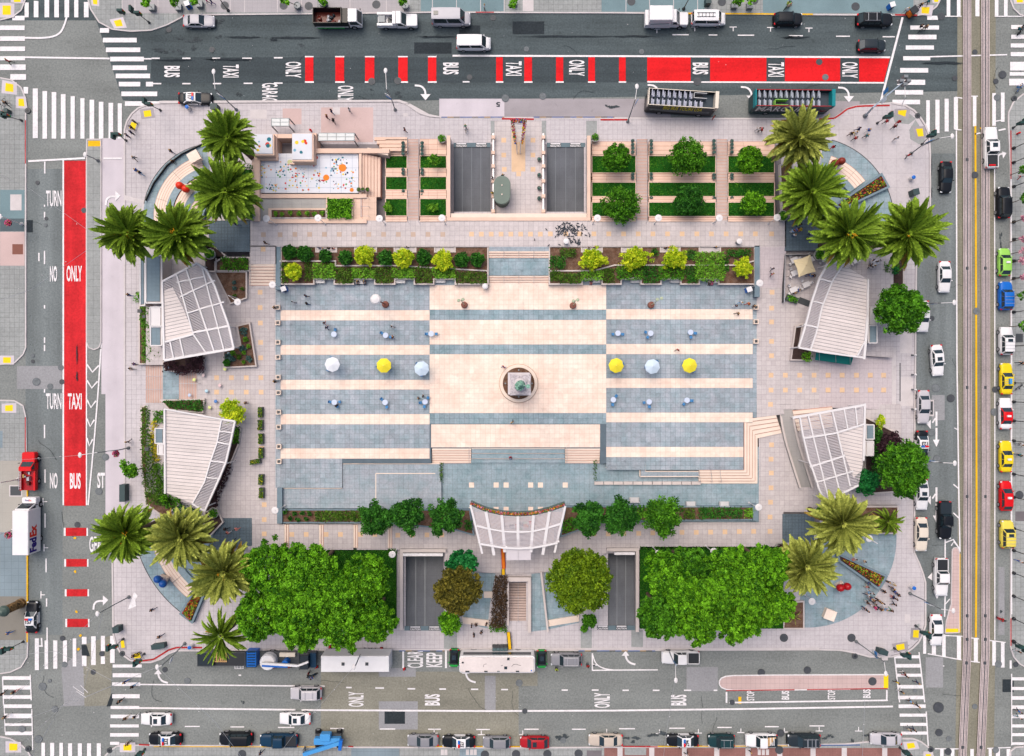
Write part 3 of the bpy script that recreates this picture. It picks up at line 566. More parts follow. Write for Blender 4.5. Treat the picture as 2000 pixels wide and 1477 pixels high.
# islands
isl=[(169,272),(197,272),(197,668),(193,679),(183,683),(173,679),(169,668)]
r=pvx('traffic_island',isl,ZS,SIDEG,JOINT_DARK,14,amp=.05,label='long narrow traffic island beside the red lane',piece='paving_slab');kerb(isl,2,closed=True,parent=r);sp([R4(172,275,197,286)],YELP,parent=r)
isl=smoothpoly([(1735,1318),(1440,1319),(1411,1322),(1403,1334),(1411,1346),(1440,1349),(1735,1346)],1)
r=pvx('traffic_island',isl,ZS,PINKW,JOINT,9.4,amp=.04,label='pink paved bus boarding island',piece='paving_slab');kerb(isl[:-1],1.8,m=WI,parent=r);kerb([(1419,1349),(1552,1347.5)],1.8,CURB_RED,h=ZS+.02,parent=r);kerb([(1576,1347.3),(1734,1345)],1.8,CURB_RED,h=ZS+.02,parent=r);sp([R4(1726,1318,1735,1344)],TACT,parent=r)
isl=[(1860,1075),(1864,1070),(1870,1070),(1874,1078),(1874,1236),(1846,1237),(1848,1215),(1858,1180),(1859,1120)]
r=pvx('traffic_island',isl,ZS,PINKW,JOINT,7,amp=.04,label='narrow pink tram boarding island',piece='paving_slab');kerb(isl,1.6,closed=True,parent=r);sp([R4(1847,1228,1872,1235)],TACT,parent=r);kerb([(1875,1082),(1875,1236)],1.6,YELP,h=ZS+.014,parent=r)
# corner ramps with yellow tactile plates
for pg,par in[([(5,11),(21,11),(21,29),(5,29)],b1),([(27,-4),(40,-4),(40,4),(27,4)],b1),([(181,-2),(190,-2),(190,9),(182,8)],b2),([(222,41),(236,38),(240,51),(227,52)],b2),([(11,162),(26,165),(26,180),(10,178)],b3),([(36,193),(46,193),(48,208),(36,207)],b3),([(280,217),(294,215),(296,227),(282,229)],pav),([(257,238),(267,242),(263,255),(252,250)],pav),([(1754,216),(1771,215),(1768,228),(1754,223)],pav),([(1789,252),(1802,251),(1804,266),(1793,267)],pav),([(1800,14),(1816,14),(1814,27),(1800,26)],b2),([(1824,-2),(1834,-2),(1832,4),(1825,4)],b2),([(1985,-4),(1998,-4),(1998,5),(1986,5)],b8),([(6,698),(21,698),(21,709),(6,709)],b3),([(10,792),(25,791),(25,803),(10,803)],b4),([(18,1452),(34,1453),(34,1466),(18,1466)],b5),([(241,1455),(257,1454),(257,1466),(241,1466)],b6),([(235,1252),(242,1251),(244,1265),(237,1266)],pav),([(261,1277),(272,1275),(276,1285),(262,1286)],pav),([(1750,1260),(1766,1257),(1767,1268),(1752,1271)],pav),([(1784,1231),(1795,1231),(1794,1246),(1783,1245)],pav),([(1771,1452),(1785,1451),(1788,1460),(1773,1463)],b6),([(1808,1473),(1818,1473),(1818,1490),(1808,1490)],b6)]:
 cx=sum(p[0]for p in pg)/4;cy=sum(p[1]for p in pg)/4
 sp([[(cx+(x-cx)*1.9,cy+(y-cy)*1.6)for x,y in pg]],CONC_PAD if par is pav else CONC_ROAD,SZ+.002,'kerb_ramp',par);sp([pg],TACT,SZ+.008,'tactile_plate',par)
for pg in([(1767,215),(1789,232),(1775,243),(1748,240),(1742,222)],[(1788,234),(1806,262),(1806,276),(1795,282),(1778,272),(1776,254)],[(1764,1254),(1777,1261),(1756,1272),(1738,1271)],[(1790,1220),(1796,1218),(1795,1248),(1786,1252),(1778,1240)]):sp([pg],SIDEG,SZ+.001,'kerb_ramp')
# tinted bays in the pavement
sp([R4(552,212,589,243),R4(627,210,729,278)],PINKW);sp([R4(488,214,521,232),R4(650,210,664,224),R4(788,221,797,228)],CURB,SZ+.004)
sp([[(958,236),(981,236),(981,261),(959,278)],[(1044,236),(1067,236),(1067,278),(1044,261)],R4(1145,236,1166,268)],SIDEG);sp([R4(867,1230,893,1268),R4(1534,232,1600,244),R4(1134,1230,1156,1268),R4(1233,1231,1256,1264)],SIDEG)
sp([R4(1740,680,1750,846),R4(1745,1000,1748,1050)],CURB,SZ+.004);sp([R4(1758,640,1781,690),R4(1758,737,1783,793)],CURB,SZ+.003);sp([R4(1757,709,1759,784)],DG,SZ+.006,'slot_drain')
sp([R4(1767,1200,1778,1217),R4(1800,1200,1802,1230),R4(1722,1276,1734,1290)],CURB,SZ+.003);sp([[(250,1190),(262,1156),(269,1164),(264,1172),(266,1184),(257,1188)]],WI,SZ+.004)
sp([[(243,381),(287,393),(281,411),(276,409),(277,398),(243,391)]],CURB,SZ+.006)
# ------------------------------------------------------------------ the raised square: paved levels
low_poly=[(490,870),(1610,800),(1610,1000),(1600,1078),(1245,1078),(1187,1078),(1060,1120),(905,1120),(866,1082),(490,1078)]
pvx('lower_walkway',[(490,1020),(1600,1020),(1600,1074),(1245,1074),(1187,1079),(1140,1104),(1060,1118),(1000,1122),(940,1118),(872,1098),(868,1077),(780,1074),(490,1074)],LOW,WALKC,JOINT,9.4,parts=250,label='lower grey walkway along the foot of the square',near=(1000,1060),skip=[R4(490,1020,750,1080)])
pvx('lower_terrace',[(545,873),(1482,873),(1482,1019.8),(545,1019.8)],LOW,BLUE2,JOINT_BLUE,9.55,parts=260,near=(1010,950),label='blue stone stage floor in front of the canopy',ox=5,skip=[R4(556,880,660,945),R4(860,880,1160,895),R4(1190,880,1360,915)])
pvx('lower_walkway',[(1482.2,850),(1520,838),(1560,800),(1690,800),(1690,1000),(1530,1000),(1530,1019.8),(1482.2,1019.8)],LOW,WALKC,JOINT,9.4,parts=120,near=(1505,930),label='lower grey walkway right of the square')
# left ring, upper walkway, right ring
pvx('left_walkway',[(415,505),(548,505),(548,1023.7),(484,1023.7),(484,1034),(440,1034),(420,1000),(385,960),(385,715),(415,700)],L0,WALKC,JOINT,9.4,parts=250,near=(510,740),label='grey walkway along the left side of the square')
pvx('west_bed_ground',[(285,500),(420,500),(420,713),(285,713)],L0-.02,WALKC,JOINT,9.4,label='paving under the upper left pavilion');pvx('west_bed_ground',[(285,787),(420,787),(420,1000),(285,960)],L0-.02,WALKC,JOINT,9.4,label='paving under the lower left pavilion')
pvx('upper_walkway',[(488,431),(1535,431),(1535,482),(488,482)],L1,WALKW,JOINT,9.6,parts=300,near=(1010,455),label='upper walkway above the planting beds',ox=5)
pvx('upper_walkway',[(488,480),(540,480),(540,516),(488,516)],L1,WALKW,JOINT,9.6,label='upper walkway corner above the left steps')
pvx('right_walkway',[(1478,560),(1600,520),(1600,800),(1530,800),(1532,809),(1508,812),(1478.2,815.4),(1478.2,806)],L0,WALKC,JOINT,9.4,parts=250,near=(1510,690),label='grey walkway along the right side of the square',ox=2)
pvx('pavilion_terrace',[(1530,478),(1745,478),(1745,699),(1600,689),(1600,520),(1530,544)],L0,WALKC,JOINT,9.4,label='paving round the upper right pavilion')
pvx('pavilion_terrace',[(1690,790),(1760,790),(1760,985),(1600,985),(1690,960)],.35,WALKC,JOINT,9.4,label='paving behind the lower right pavilion')
# sloping ramps between levels
def slope(name,quad,zs,m,label=None,nx=0,parent=None):
 b=MB();p=[P(x,y,z)for(x,y),z in zip(quad,zs)];q=[(a[0],a[1],a[2]-.3)for a in p]
 b.pg(p[::-1]);n=len(p)
 for i in range(n):j=(i+1)%n;b.pg([p[i],p[j],q[j],q[i]])
 o=b.mk(name,m,parent)
 if not parent:stc(o,label)
 return o
SLM=mat('walkway_slope','d3c7ca',.88,.06,.15,fine=.08,fs_=3,grid=(.76,.014,.34))
slope('walkway_slope',[(1480,482),(1535,482),(1535,562),(1480,562)],(L1,L1,L0,L0),SLM,'gently sloping walkway beside the right planting bed')
slope('walkway_slope',[(1600,690),(1742,700),(1742,800),(1600,796)],(L0,ZS+.01,ZS+.01,L0),SLM,'gently sloping entrance walk between the right pavilions')
def tiles(pts,z,m=TAN,s=9.2,parent=None,name='inlay_tile'):
 for x,y in pts:o=shx(name,[R4(x-s/2,y-s/2,x+s/2,y+s/2)],z+.006,m,parent,th=.01)
uw=bpy.data.objects['upper_walkway'];lw=bpy.data.objects['lower_walkway'];rw=bpy.data.objects['right_walkway'];lfw=bpy.data.objects['left_walkway']
tiles([(514.5,458.5),(547,458.5)]+[(547+28.9*i,458)for i in range(1,12)],L1,mat('tan_tile_grey','cdb5a4',.8,.08,.5),parent=uw)
tiles([(921+19.2*i,457.5)for i in range(8)]+[(1075,457),(1105,457),(1132,457),(1160,457),(1189,457)]+[(1218+28.6*i,457)for i in range(10)]+[(1507,457)],L1,parent=uw)
tiles([(514,487)],L1,parent=uw);tiles([(507,y)for y in(486,514)],L1-.15,parent=uw)
tiles([(508,571),(508,601),(508.5,631),(509,669),(509,699),(509.5,738),(510,766)]+[(x,y)for x in(423,452,481)for y in(738,766)]+[(516,986),(516,1015),(516,1043),(511,876)],L0,parent=lfw)
tiles([(1508,571),(1507,602),(1507,629),(1507,667),(1507,695),(1506,733),(1506,762),(1505,790)]+[(x,y)for x in(1534,1562,1590)for y in(733,762)],L0,parent=rw)
sl2=bpy.data.objects['walkway_slope.001']
for x,k in((1617.5,.12),(1645,.32),(1673,.51),(1700,.70),(1726,.88)):
 for y in(733,762):shx('inlay_tile',[R4(x-4.6,y-4.6,x+4.6,y+4.6)],L0+(ZS-L0)*k+.09,TAN,sl2,th=.2)
tiles([(1507,869),(1506,897),(1506.5,924),(1506,953),(1505,981),(1504,1010),(1504,1038)]+[(1218.5,1042),(1247.5,1042),(1275,1041),(1332,1040),(1360,1040),(1388,1039.5),(1416,1039),(1444,1038.5),(1472,1038),(1188,1043),(1160,1043),(805,1045),(834,1045),(863,1045),(777,1045.5)],LOW,parent=lw)
lt=bpy.data.objects['lower_terrace'];tiles([(x,y)for x in(921,969,988.5,1036.5,1055.5,1104)for y in(947.5,995)],LOW,CREAM,9.8,lt)
# ---- the striped plaza
plz=MB()
plz_poly=[(548,556),(1478,556),(1478,816),(1452,818),(1452,918),(1366,918),(1320,905),(1172,905),(1172,876),(842,876),(842,905),(668,905),(668,953),(548,953)]
plz.pri(W(plz_poly,L0-.012),LOW-.2,L0-.012);plaza=plz.mk('plaza',JOINT_BLUE);stc(plaza,'raised plaza floor of blue and cream granite bands')
bl_=[(557,606),(626,674),(693,742),(761,809),(829,876),(896,953)];cr_=[(606,626),(674,693),(742,761),(809,829),(876,896)]
def band(x0,y0,x1,y1,m,n,parts,amp,big,jm=JOINT_CREAM):
 pg=[p for p in R4(x0,y0,x1,y1)]
 if m is CREAM:shx('joint_bed',[pg],L0-.009,jm,plaza,th=.003)
 rows=max(1,round((y1-y0)/9.7));pvx('',pg,L0,m,None,9.66,(y1-y0)/rows,gap=.26 if m is CREAM else .38,amp=amp*1.4,big=big,parts=parts,ox=x0,oy=y0,base=False,parent=plaza,lift=.008,near=(1010,740))
for y0,y1 in cr_:
 band(548,y0,839,y1,CREAM,2,4,.07,.04)
for y0,y1 in bl_:band(548,y0,839 if y1<900 else 668,y1,BLUE,2,8,.16,.12)
for y0,y1 in[(604,624),(672,692),(739,758),(806,825),(873,893)]:band(1184,y0,1470 if y1<830 else 1452,y1,CREAM,2,4,.07,.04)
for y0,y1 in[(557,604),(624,672),(692,739),(758,806),(825,873),(893,918)]:band(1184,y0,1470 if y1<820 else 1452,y1,BLUE,2,8,.16,.12)
band(1470,557,1478,806,BLUE,1,0,.2,.1);band(1470.2,806,1478,815.6,BLUE,1,0,.2,.1);band(842,829,1172,874,CREAM,1,10,.06,.05)
for y0,y1 in[(557,605),(625,673),(692,807)]:band(839,y0,1184,y1,CREAM,2,60,.06,.05)
for y0,y1 in[(605,625),(673,692),(807,828)]:band(839,y0,1184,y1,BLUE2,2,20,.16,.12)
# left edge strip with square cream seats
pvx('left_walkway_strip',R4(538,556,547.8,953),L0+.012,BLUE,JOINT_BLUE,10,19,amp=.1,label='narrow blue stone strip on the left edge of the plaza')
def stone_seat(x,y,lab):
 r=thg('stone_post',lab,'stone post',P(x,y,L0+.01),0,'square cream posts along the plaza edges')
 b=MB();s=.36
 b.box(-s,-s,0,s,s,.42);b.mk('shaft',CREAM,r);b=MB()
 for a in((-s,-s,s,-s+.1),(-s,s-.1,s,s),(-s,-s+.1,-s+.1,s-.1),(s-.1,-s+.1,s,s-.1)):b.box(a[0],a[1],.42,a[2],a[3],.52)
 b.mk('rim',CR2,r);b=MB();b.box(-.2,-.2,.42,.2,.2,.46);b.mk('lamp_well',DG,r)
for i,y in enumerate((601,631,669,698,737,767,805,834,872,901)):stone_seat(544+i*.3,y,'square cream stone post on the left edge of the striped plaza, %s from the top'%ORD[i])
for i,y in enumerate((601,629,667)):stone_seat(1475,y,'square cream stone post on the right edge of the striped plaza, %s from the top'%ORD[i])
# ---- stairs
def strs(name,label,x0,y0,x1,y1,n,z0,z1,axis,rails=(),m=CR2,parent=None):
 """n treads from (x0,y0) edge at height z0 to the far edge at z1"""
 r=parent or thg(name,label,'steps',P((x0+x1)/2,(y0+y1)/2,min(z0,z1)))
 o=r.location if not parent else(0,0,0)
 for i in range(n):
  f0,f1=i/n,(i+1)/n;z=z0+(z1-z0)*(i+.5)/n
  q=R4(x0+(x1-x0)*f0,y0,x0+(x1-x0)*f1,y1)if axis=='x' else R4(x0,y0+(y1-y0)*f0,x1,y0+(y1-y0)*f1)
  b=MB();b.pri([(p[0]-o[0],p[1]-o[1])for p in W(q,z)],min(z0,z1)-.3-o[2],z-o[2]);s=b.mk('step',m,r);s['tone']=ru(-.04,.04)
  e=.16;up=z1>z0
  if axis=='x':xx=x0+(x1-x0)*(f0 if up else f1);d=(x1-x0)/abs(x1-x0)*(1 if up else-1);nq=R4(xx,y0,xx+d*e/.16*1.1,y1)
  else:yy=y0+(y1-y0)*(f0 if up else f1);d=(y1-y0)/abs(y1-y0)*(1 if up else-1);nq=R4(x0,yy,x1,yy+d*1.1)
  b=MB();b.pri([(p[0]-o[0],p[1]-o[1])for p in W(nq,z+.004)],z-.01-o[2],z+.004-o[2]);b.mk('nosing',RISER,s)
 for f in rails:
  if axis=='x':a,c=(x0,y0+(y1-y0)*f),(x1,y0+(y1-y0)*f)
  else:a,c=(x0+(x1-x0)*f,y0),(x0+(x1-x0)*f,y1)
  pa,pc=P(*a,z0+.9),P(*c,z1+.9);b=MB();L=lambda p,dz=0:(p[0]-o[0],p[1]-o[1],p[2]-o[2]+dz)
  b.tube([L(pa,-.9),L(pa),L(pc),L(pc,-.9)],.03,5);b.mk('handrail',CHROME,r)
 return r
strs('stairs','cream stairs at the left end of the upper planting bed',487,516,538,558,7,L1,L0,'y',(.05,.95))
strs('stairs','cream stairs between the two planting beds, upper flight',955,490,1072,504,3,L1,L1-.4,'y',(.25,.5,.75))
pvx('stair_landing',R4(955,504,1072,538),L1-.42,BLUE2,JOINT_BLUE,14.6,amp=.2,label='teal stone landing between two flights of cream stairs');pvx('stair_landing',R4(955,481,1072,490.5),L1-.02,BLUE,JOINT_BLUE,28,9,amp=.1,label='blue stone threshold above the cream stairs')
strs('stairs','cream stairs between the two planting beds, lower flight',955,538,1072,552,3,L1-.5,L0,'y',(.25,.5,.75));shx('plaza_edge',[R4(955,552,1072,558)],L0+.002,CREAM,plaza,th=.1)
strs('stairs','pink ribbed entrance stairs on the left side, outer flight',285,714,318,789,7,ZS,L0-.5,'x',(.28,.62),PINKST)
pvx('stair_landing',R4(318,714,350,787),L0-.5,BLUE2,JOINT_BLUE,14,amp=.2,label='mossy blue landing between the left entrance stairs')
strs('stairs','pink ribbed entrance stairs on the left side, inner flight',350,722,386,782,7,L0-.5,L0,'x',(.45,),PINKST)
for k,x in enumerate((762,695,628,560)):
 z=LOW+(L0-LOW)*(k+1)/4.2
 xa=(490 if k==3 else x-67+8)
 pvx('walkway_landing',R4(xa-6,1024,x-5,1074),z,WALKC,JOINT,9.4,label='grey walkway landing before the %s pair of cream steps'%ORD[3-k],ox=1)
 strs('stairs','pair of narrow cream steps across the lower walkway, %s'%('rightmost pair','third pair from the left','second pair from the left','leftmost pair')[k],x-5,1025,x+4,1070,2,z,z-(L0-LOW)/4.2,'x')
 tiles([(x-30,1044),(x-58,1044)]if k<3 else[(516,1043)],z,parent=[q for q in bpy.data.objects if q.name.startswith('walkway_landing')][-1])
for x0,x1,t in((844,920,'left'),(1104,1172,'right')):strs('stairs','cream stairs down to the stage, %s of the long blue steps'%t,x0,876,x1,905,6,L0,LOW,'y',(0.05 if t=='right' else .95,))
r=thg('seating_steps','long blue granite seating steps facing the stage','seating steps',P(1012,890,LOW))
for i,(ya,yb)in enumerate(((876,885),(885,895.5),(895.5,904))):
 z=L0-(L0-LOW)*(i+.3)/3;b=MB();b.pri([(a-r.location[0],c-r.location[1])for a,c in W(R4(921,ya,1103,yb),z)],-.3,z-LOW);b.mk('step',BLUE2,r)
 b=MB();b.pri([(a-r.location[0],c-r.location[1])for a,c in W(R4(921,ya,1103,ya+1.2),z+.1)],-.3,z+.1-LOW);b.mk('nosing',CR2,r)
# right L-shaped stairs
rL=thg('stairs','L-shaped cream stairs at the lower right corner of the plaza','steps',P(1480,900,LOW))
for i in range(5):
 z=L0-(L0-LOW)*(i+.5)/5.5;a=i*5.3
 for q in([(1453+a,816+i*8.1),(1458.3+a,824.1+i*8.1),(1458.3+a,918+a),(1453+a,918+a)],[(1453+a,816+i*8.1),(1515+i*2.4,809+i*7.4),(1517.4+i*2.4,816.4+i*7.4),(1458.3+a,824.1+i*8.1)],[(1365,918+a),(1453+a+5.3,918+a),(1453+a+5.3,923.3+a),(1365,923.3+a)]):
  b=MB();b.pri([(p[0]-rL.location[0],p[1]-rL.location[1])for p in W(q,z)],-.2,z-LOW);s=b.mk('step',CR2,rL)
 for q in([(1453+a,817+i*8.1),(1454.2+a,819+i*8.1),(1454.2+a,918+a),(1453+a,918+a)],[(1365,918+a),(1453+a,918+a),(1453+a,919.2+a),(1365,919.2+a)],[(1453+a,816+i*8.1),(1515+i*2.4,809+i*7.4),(1515.4+i*2.4,810.3+i*7.4),(1453+a,817.3+i*8.1)]):
  b=MB();b.pri([(p[0]-rL.location[0],p[1]-rL.location[1])for p in W(q,z+.006)],z-LOW-.05,z-LOW+.006);b.mk('nosing',RISER,rL)
for x in(1365,1388,1406):
 b=MB();A=P(x,914,L0+.9);Bq=P(x+3,942,LOW+.9);o=rL.location
 b.tube([(A[0]-o[0],A[1]-o[1],L0-LOW),(A[0]-o[0],A[1]-o[1],A[2]-LOW),(Bq[0]-o[0],Bq[1]-o[1],.9),(Bq[0]-o[0],Bq[1]-o[1],0)],.03,5);b.mk('handrail',CHROME,rL)
# low terraces beside the stage: two stepped levels edged in cream
def terr(name,pg,z,edges,label):
 r=pvx(name,pg,z,BLUE,JOINT_BLUE,9.55,amp=.1,big=.08,label=label,ox=5)
 b=MB()
 for a,c in edges:
  dx,dy=c[0]-a[0],c[1]-a[1];d=math.hypot(dx,dy);nx,ny=-dy/d*.8,dx/d*.8
  b.pri(W([(a[0]+nx,a[1]+ny),(c[0]+nx,c[1]+ny),(c[0]-nx,c[1]-ny),(a[0]-nx,a[1]-ny)],z+.02),z-.3,z+.02)
 b.mk('cream_edge',CR2,r)
terr('terrace',[(668,906),(860,906),(860,993),(552,993),(552,953),(668,953)],L0-.25,[((552,954),(668,954)),((668,954),(668,906)),((668,906),(860,906))],'blue stone terrace left of the stage, upper level')
terr('terrace',[(734,925),(850,925),(862,943),(862,995),(734,995)],L0-.24,[((734,925),(850,925)),((734,925),(734,976))],'blue stone terrace left of the stage, middle level')
terr('terrace',[(1184,893),(1261,893),(1261,921),(1366,921),(1366,932),(1252,932),(1252,912),(1184,912)],L0-.3,[((1184,896),(1261,896)),((1261,896),(1261,921)),((1261,921),(1366,921)),((1184,913),(1250,913)),((1250,913),(1250,931)),((1250,931),(1366,931))],'blue stone terrace right of the stage')
r=thg('low_bench_wall','row of grey stone blocks edging the lower right terrace','stone blocks',P(1270,944,LOW))
for i in range(11):
 x=1161+i*19.0;b=MB();q=W(R4(x,941,x+17.6,947),LOW+.35);b.pri([(a-r.location[0],c-r.location[1])for a,c in q],0,.35);b.mk('stone_block',WST,r)
# ---- garage ramps: sloping down into the ground between stone walls
def wall(name,label,pts,h,z,w,m,cap=None,cat='wall'):
 c=P(sum(p[0]for p in pts)/len(pts),sum(p[1]for p in pts)/len(pts),z);r=thg(name,label,cat,c)
 for nm,mm,ww,z0,z1 in(('wall_body',m,w,-.3,h),('coping',cap or m,w+.7,h,h+.06)):
  b=MB()
  for p,q in zip(pts[:-1],pts[1:]):
   dx,dy=q[0]-p[0],q[1]-p[1];d=math.hypot(dx,dy);nx,ny=-dy/d*ww/2,dx/d*ww/2;ex,ey=dx/d*ww*.45,dy/d*ww*.45
   b.pri([(a-c[0],e-c[1])for a,e in W([(p[0]+nx-ex,p[1]+ny-ey),(q[0]+nx+ex,q[1]+ny+ey),(q[0]-nx+ex,q[1]-ny+ey),(p[0]-nx-ex,p[1]-ny-ey)],z+z1)],z0,z1);z1-=.002
  b.mk(nm,mm,r)
 return r
def ramp(x0,x1,y0,y1,depth,label,strips,deep=None):
 b=MB();A=[P(x0,y0,ZS-.02),P(x1,y0,ZS-.02),P(x1,y1,-depth),P(x0,y1,-depth)]
 b.pg(A if y1<y0 else A[::-1]);r=b.mk('garage_ramp',RAMP);stc(r,label)
 b=MB()
 for xa in(x0,x1):b.pg([P(xa,y0,ZS-.01),P(xa,y1,ZS-.01),P(xa,y1,-depth),P(xa,y0,ZS-.05)])
 b.pg([P(x0,y1,ZS-.01),P(x1,y1,ZS-.01),P(x1,y1,-depth),P(x0,y1,-depth)]);b.mk('ramp_wall',RAMPW,r)
 for s in strips:
  b=MB();zz=lambda f:ZS-.01+(-depth-ZS)*f+.01
  q=[P(s-.6,y0,ZS),P(s+.6,y0,ZS),P(s+.6,y1,-depth+.02),P(s-.6,y1,-depth+.02)];b.pg(q if y1<y0 else q[::-1]);b.mk('ramp_joint',MGREY,r)
 return r
rA=ramp(886,958,283,416,2.4,'dark garage ramp left of the green kiosk',(903,921,939));rB=ramp(1068,1143,283,416,2.4,'dark garage ramp right of the green kiosk',(1085,1105,1124))
rC=ramp(790,866,1229,1084,3.2,'dark garage ramp left of the sunken stairs',(812,830));rD=ramp(1187,1240,1229,1080,3.2,'dark garage ramp right of the sunken stairs',(1205,1222))
for rr,xs,y in((rA,(901,940),283.5),(rB,(1085,1124),283.5),(rC,(811,848),1227.5),(rD,(1177,1214),1226)):
 for x in xs:
  z=ZS+.006;shx('warning_plate',[R4(x-11,y-4.2,x+11,y+4.2)],z,DG,rr,th=.03)
  text('CAUTION',P(x,y+1.6,z+.004),PX(20),PX(3.6),(0,0,PI if y<500 else 0),WI,rr);shx('warning_bar',[R4(x-9.5,y-3.6,x+9.5,y-1.6)],z+.003,WI,rr)
shx('ramp_head',[R4(886,279,958,287.5),R4(1068,279,1143,287.5)],ZS+.002,mat('ramp_head','6f8189',.9),pav,th=.02);shx('ramp_head',[R4(790,1223,866,1232),R4(1187,1222,1240,1231)],ZS+.002,mat('ramp_head','6f8189'),pav,th=.02)
wall('ramp_wall','pale stone wall round the left and far end of the left upper garage ramp',[(876,268),(876,428),(1012,428)],2.1,ZS,6,WST,PEACH);wall('ramp_wall','pale stone wall round the right and far end of the right upper garage ramp',[(1150,268),(1150,428),(1012,428)],2.115,ZS,6,WST,PEACH)
shx('wall_top',[R4(880,417,1146,425)],ZS+1.9,CR2,None,th=1.8);stc(bpy.data.objects['wall_top'],'cream stone shelf across the end of the garage ramps')
for x,xs,t in((963.5,(958,963),'left'),(1061,(1061,1068),'right')):
 r=wall('balustrade','low rail wall with square posts along the %s edge of the kiosk court'%t,[(x,262),(x,416)],.7,ZS,2.4,PEACH,CHROME,'balustrade')
 for y in(272,302,328,357,386,415):
  b=MB();q=P(x,y,ZS);q=(q[0]-r.location[0],q[1]-r.location[1]);b.box(q[0]-.26,q[1]-.26,-.1,q[0]+.26,q[1]+.26,1.0);b.mk('post',PEACH,r)
pvx('kiosk_court',R4(966,236,1058,418),ZS+.02,WALKW,JOINT,9.5,amp=.05,label='pale court between the two upper garage ramps',skip=[])
kc=bpy.data.objects['kiosk_court'];tiles([(984,274),(984,303),(985,331),(1041,274),(1041,303),(1041,331),(1004,331),(1013,340)],ZS+.02,TAN,parent=kc);shx('inlay_panel',[R4(999,258,1026,335)],ZS+.027,TAN,kc,th=.01)
for x0,x1,yb,lab in((784,860,1076,'lower left'),(1192,1243,1074,'lower right')):
 pts=[(x0,1228),(x0,yb),(x1+(8 if x0<900 else 0),yb)]if x0<900 else[(1188,yb),(x1+2,yb),(x1+2,1232)]
 wall('ramp_wall','grey stone wall round the %s garage ramp'%lab,pts,.9,LOW if False else ZS,5.5,WALLG,WST)
shx('wall_top',[R4(786,1081,865,1086.5)],ZS+.95,WI,rC,th=.5);shx('wall_top',[R4(1200,1079,1240,1084)],ZS+.95,WI,rD,th=.5)
# sunken stair to the garage
r=thg('stairwell','sunken stairs to the garage with a centre rail','stairwell',P(1012,1176,ZS))
o=r.location;n=15
for i in range(n):
 y1=1215-i*5.1;y0=y1-5.1;z=-.15-i*.17;
 if 8<=i<10:z=-.15-8*.17
 b=MB();b.pri([(a-o[0],c-o[1])for a,c in W(R4(994,y0,1031,y1),z)],-4,z-o[2]);b.mk('step',PINKST,r)
 b=MB();b.pri([(a-o[0],c-o[1])for a,c in W(R4(994,y1-1.2,1031,y1),z+.004)],z-o[2]-.05,z+.004-o[2]);b.mk('nosing',DG,r)
for nm,q in(('side_wall',R4(990,1136.1,994,1222)),('side_wall',R4(1031,1136.1,1037,1236)),('end_wall',R4(990,1128,1037,1136))):
 b=MB();b.pri([(a-o[0],c-o[1])for a,c in W(q,ZS+.75)],-4,.75);b.mk(nm,WST,r)
b=MB();A=P(1012,1137,-1.6);Bq=P(1012,1216,ZS+.9);b.tube([(A[0]-o[0],A[1]-o[1],-2),(A[0]-o[0],A[1]-o[1],-1.5),(Bq[0]-o[0],Bq[1]-o[1],.9),(Bq[0]-o[0],Bq[1]-o[1],0)],.035,5);b.mk('handrail',CHROME,r)
for pg,lab in(([(918,1118),(968,1120),(957,1180),(952,1228),(905,1215),(900,1160)],'left of the brown hedge'),([(1038,1121),(1057,1119),(1069,1230),(1038,1234)],'right of the sunken stairs'),([(1062,1119),(1110,1112),(1132,1216),(1070,1230)],'under the round yellow-green tree')):
 pvx('sunken_court',pg,ZS+.03,BLUE2,JOINT_BLUE,12,amp=.16,big=.1,label='curved blue paving '+lab)
wall('garden_wall','thin pale wall dividing the blue court right of the sunken stairs',[(1057,1119),(1070,1233)],.6,ZS,3,WST)
for i in range(3):
 for q,s in(([(902+i,1206+i*4),(955,1212+i*4),(955,1216+i*4),(902+i,1210+i*4)],'left'),([(1071,1212+i*4),(1131,1202+i*4),(1131,1206+i*4),(1071,1216+i*4)],'right')):
  o2=shx('step',[q],ZS+.3-i*.08,CR2,None,th=.3);stc(o2,'cream curved step %s of the sunken stairs, %s'%(s,('upper','middle','lower')[i]))
o2=shx('step',[R4(945,1156,962,1168)],ZS+.25,CR2,None,th=.2);stc(o2,'cream steps beside the brown hedge')
# ---- corner amphitheatres: curved blue bands with cream steps
def corner(name,cx,cy,R,a0,a1,rings,z,label,slot=None,clip=None):
 base=arc(cx,cy,R,a0,a1,24)+[(cx,cy)]
 rt=pvx('corner_plaza',base,z,BLUE2,JOINT_BLUE,11,amp=.12,big=.12,label=label)
 for r0,r1,b0,b1,n in rings:
  zz=z
  for k in range(n):
   q0=r1-(r1-r0)*k/n;q1=r1-(r1-r0)*(k+1)/n;zz+=.1
   for s in range(3):
    t0=b0+(b1-b0)*s/3+.12;t1=b0+(b1-b0)*(s+1)/3-.12
    o=shx('curved_step',[ringsec(cx,cy,q1,q0-.9,t0,t1,8)],zz,CR2,rt,th=.3);o['tone']=ru(-.04,.04)
    shx('riser',[ringsec(cx,cy,q0-1,q0,t0,t1,8)],zz-.02,RISER,rt,th=.3)
  o=shx('blue_band',[ringsec(cx,cy,max(r0-13,2),r0-.2,b0,b1,24)],zz+.02,BLUE2,rt,th=.5)
  z=zz
 if slot:shx('slot_drain',[ringsec(cx,cy,R+.2,R+1.8,slot[0],slot[1],24)],ZS+.012,DG,pav,th=.02)
 return rt
nw=corner('nw',422,423,142,172,262,[(99,122,168,255,5),(65,84,160,262,4),(38,52,160,262,3)],ZS+.04,'curved blue and cream amphitheatre in the upper left corner',(190,262))
ne=corner('ne',1582,432,163,-80,2,[(108,134,-72,-36,4)],ZS+.04,'curved blue paved corner at the upper right',(-75,0))
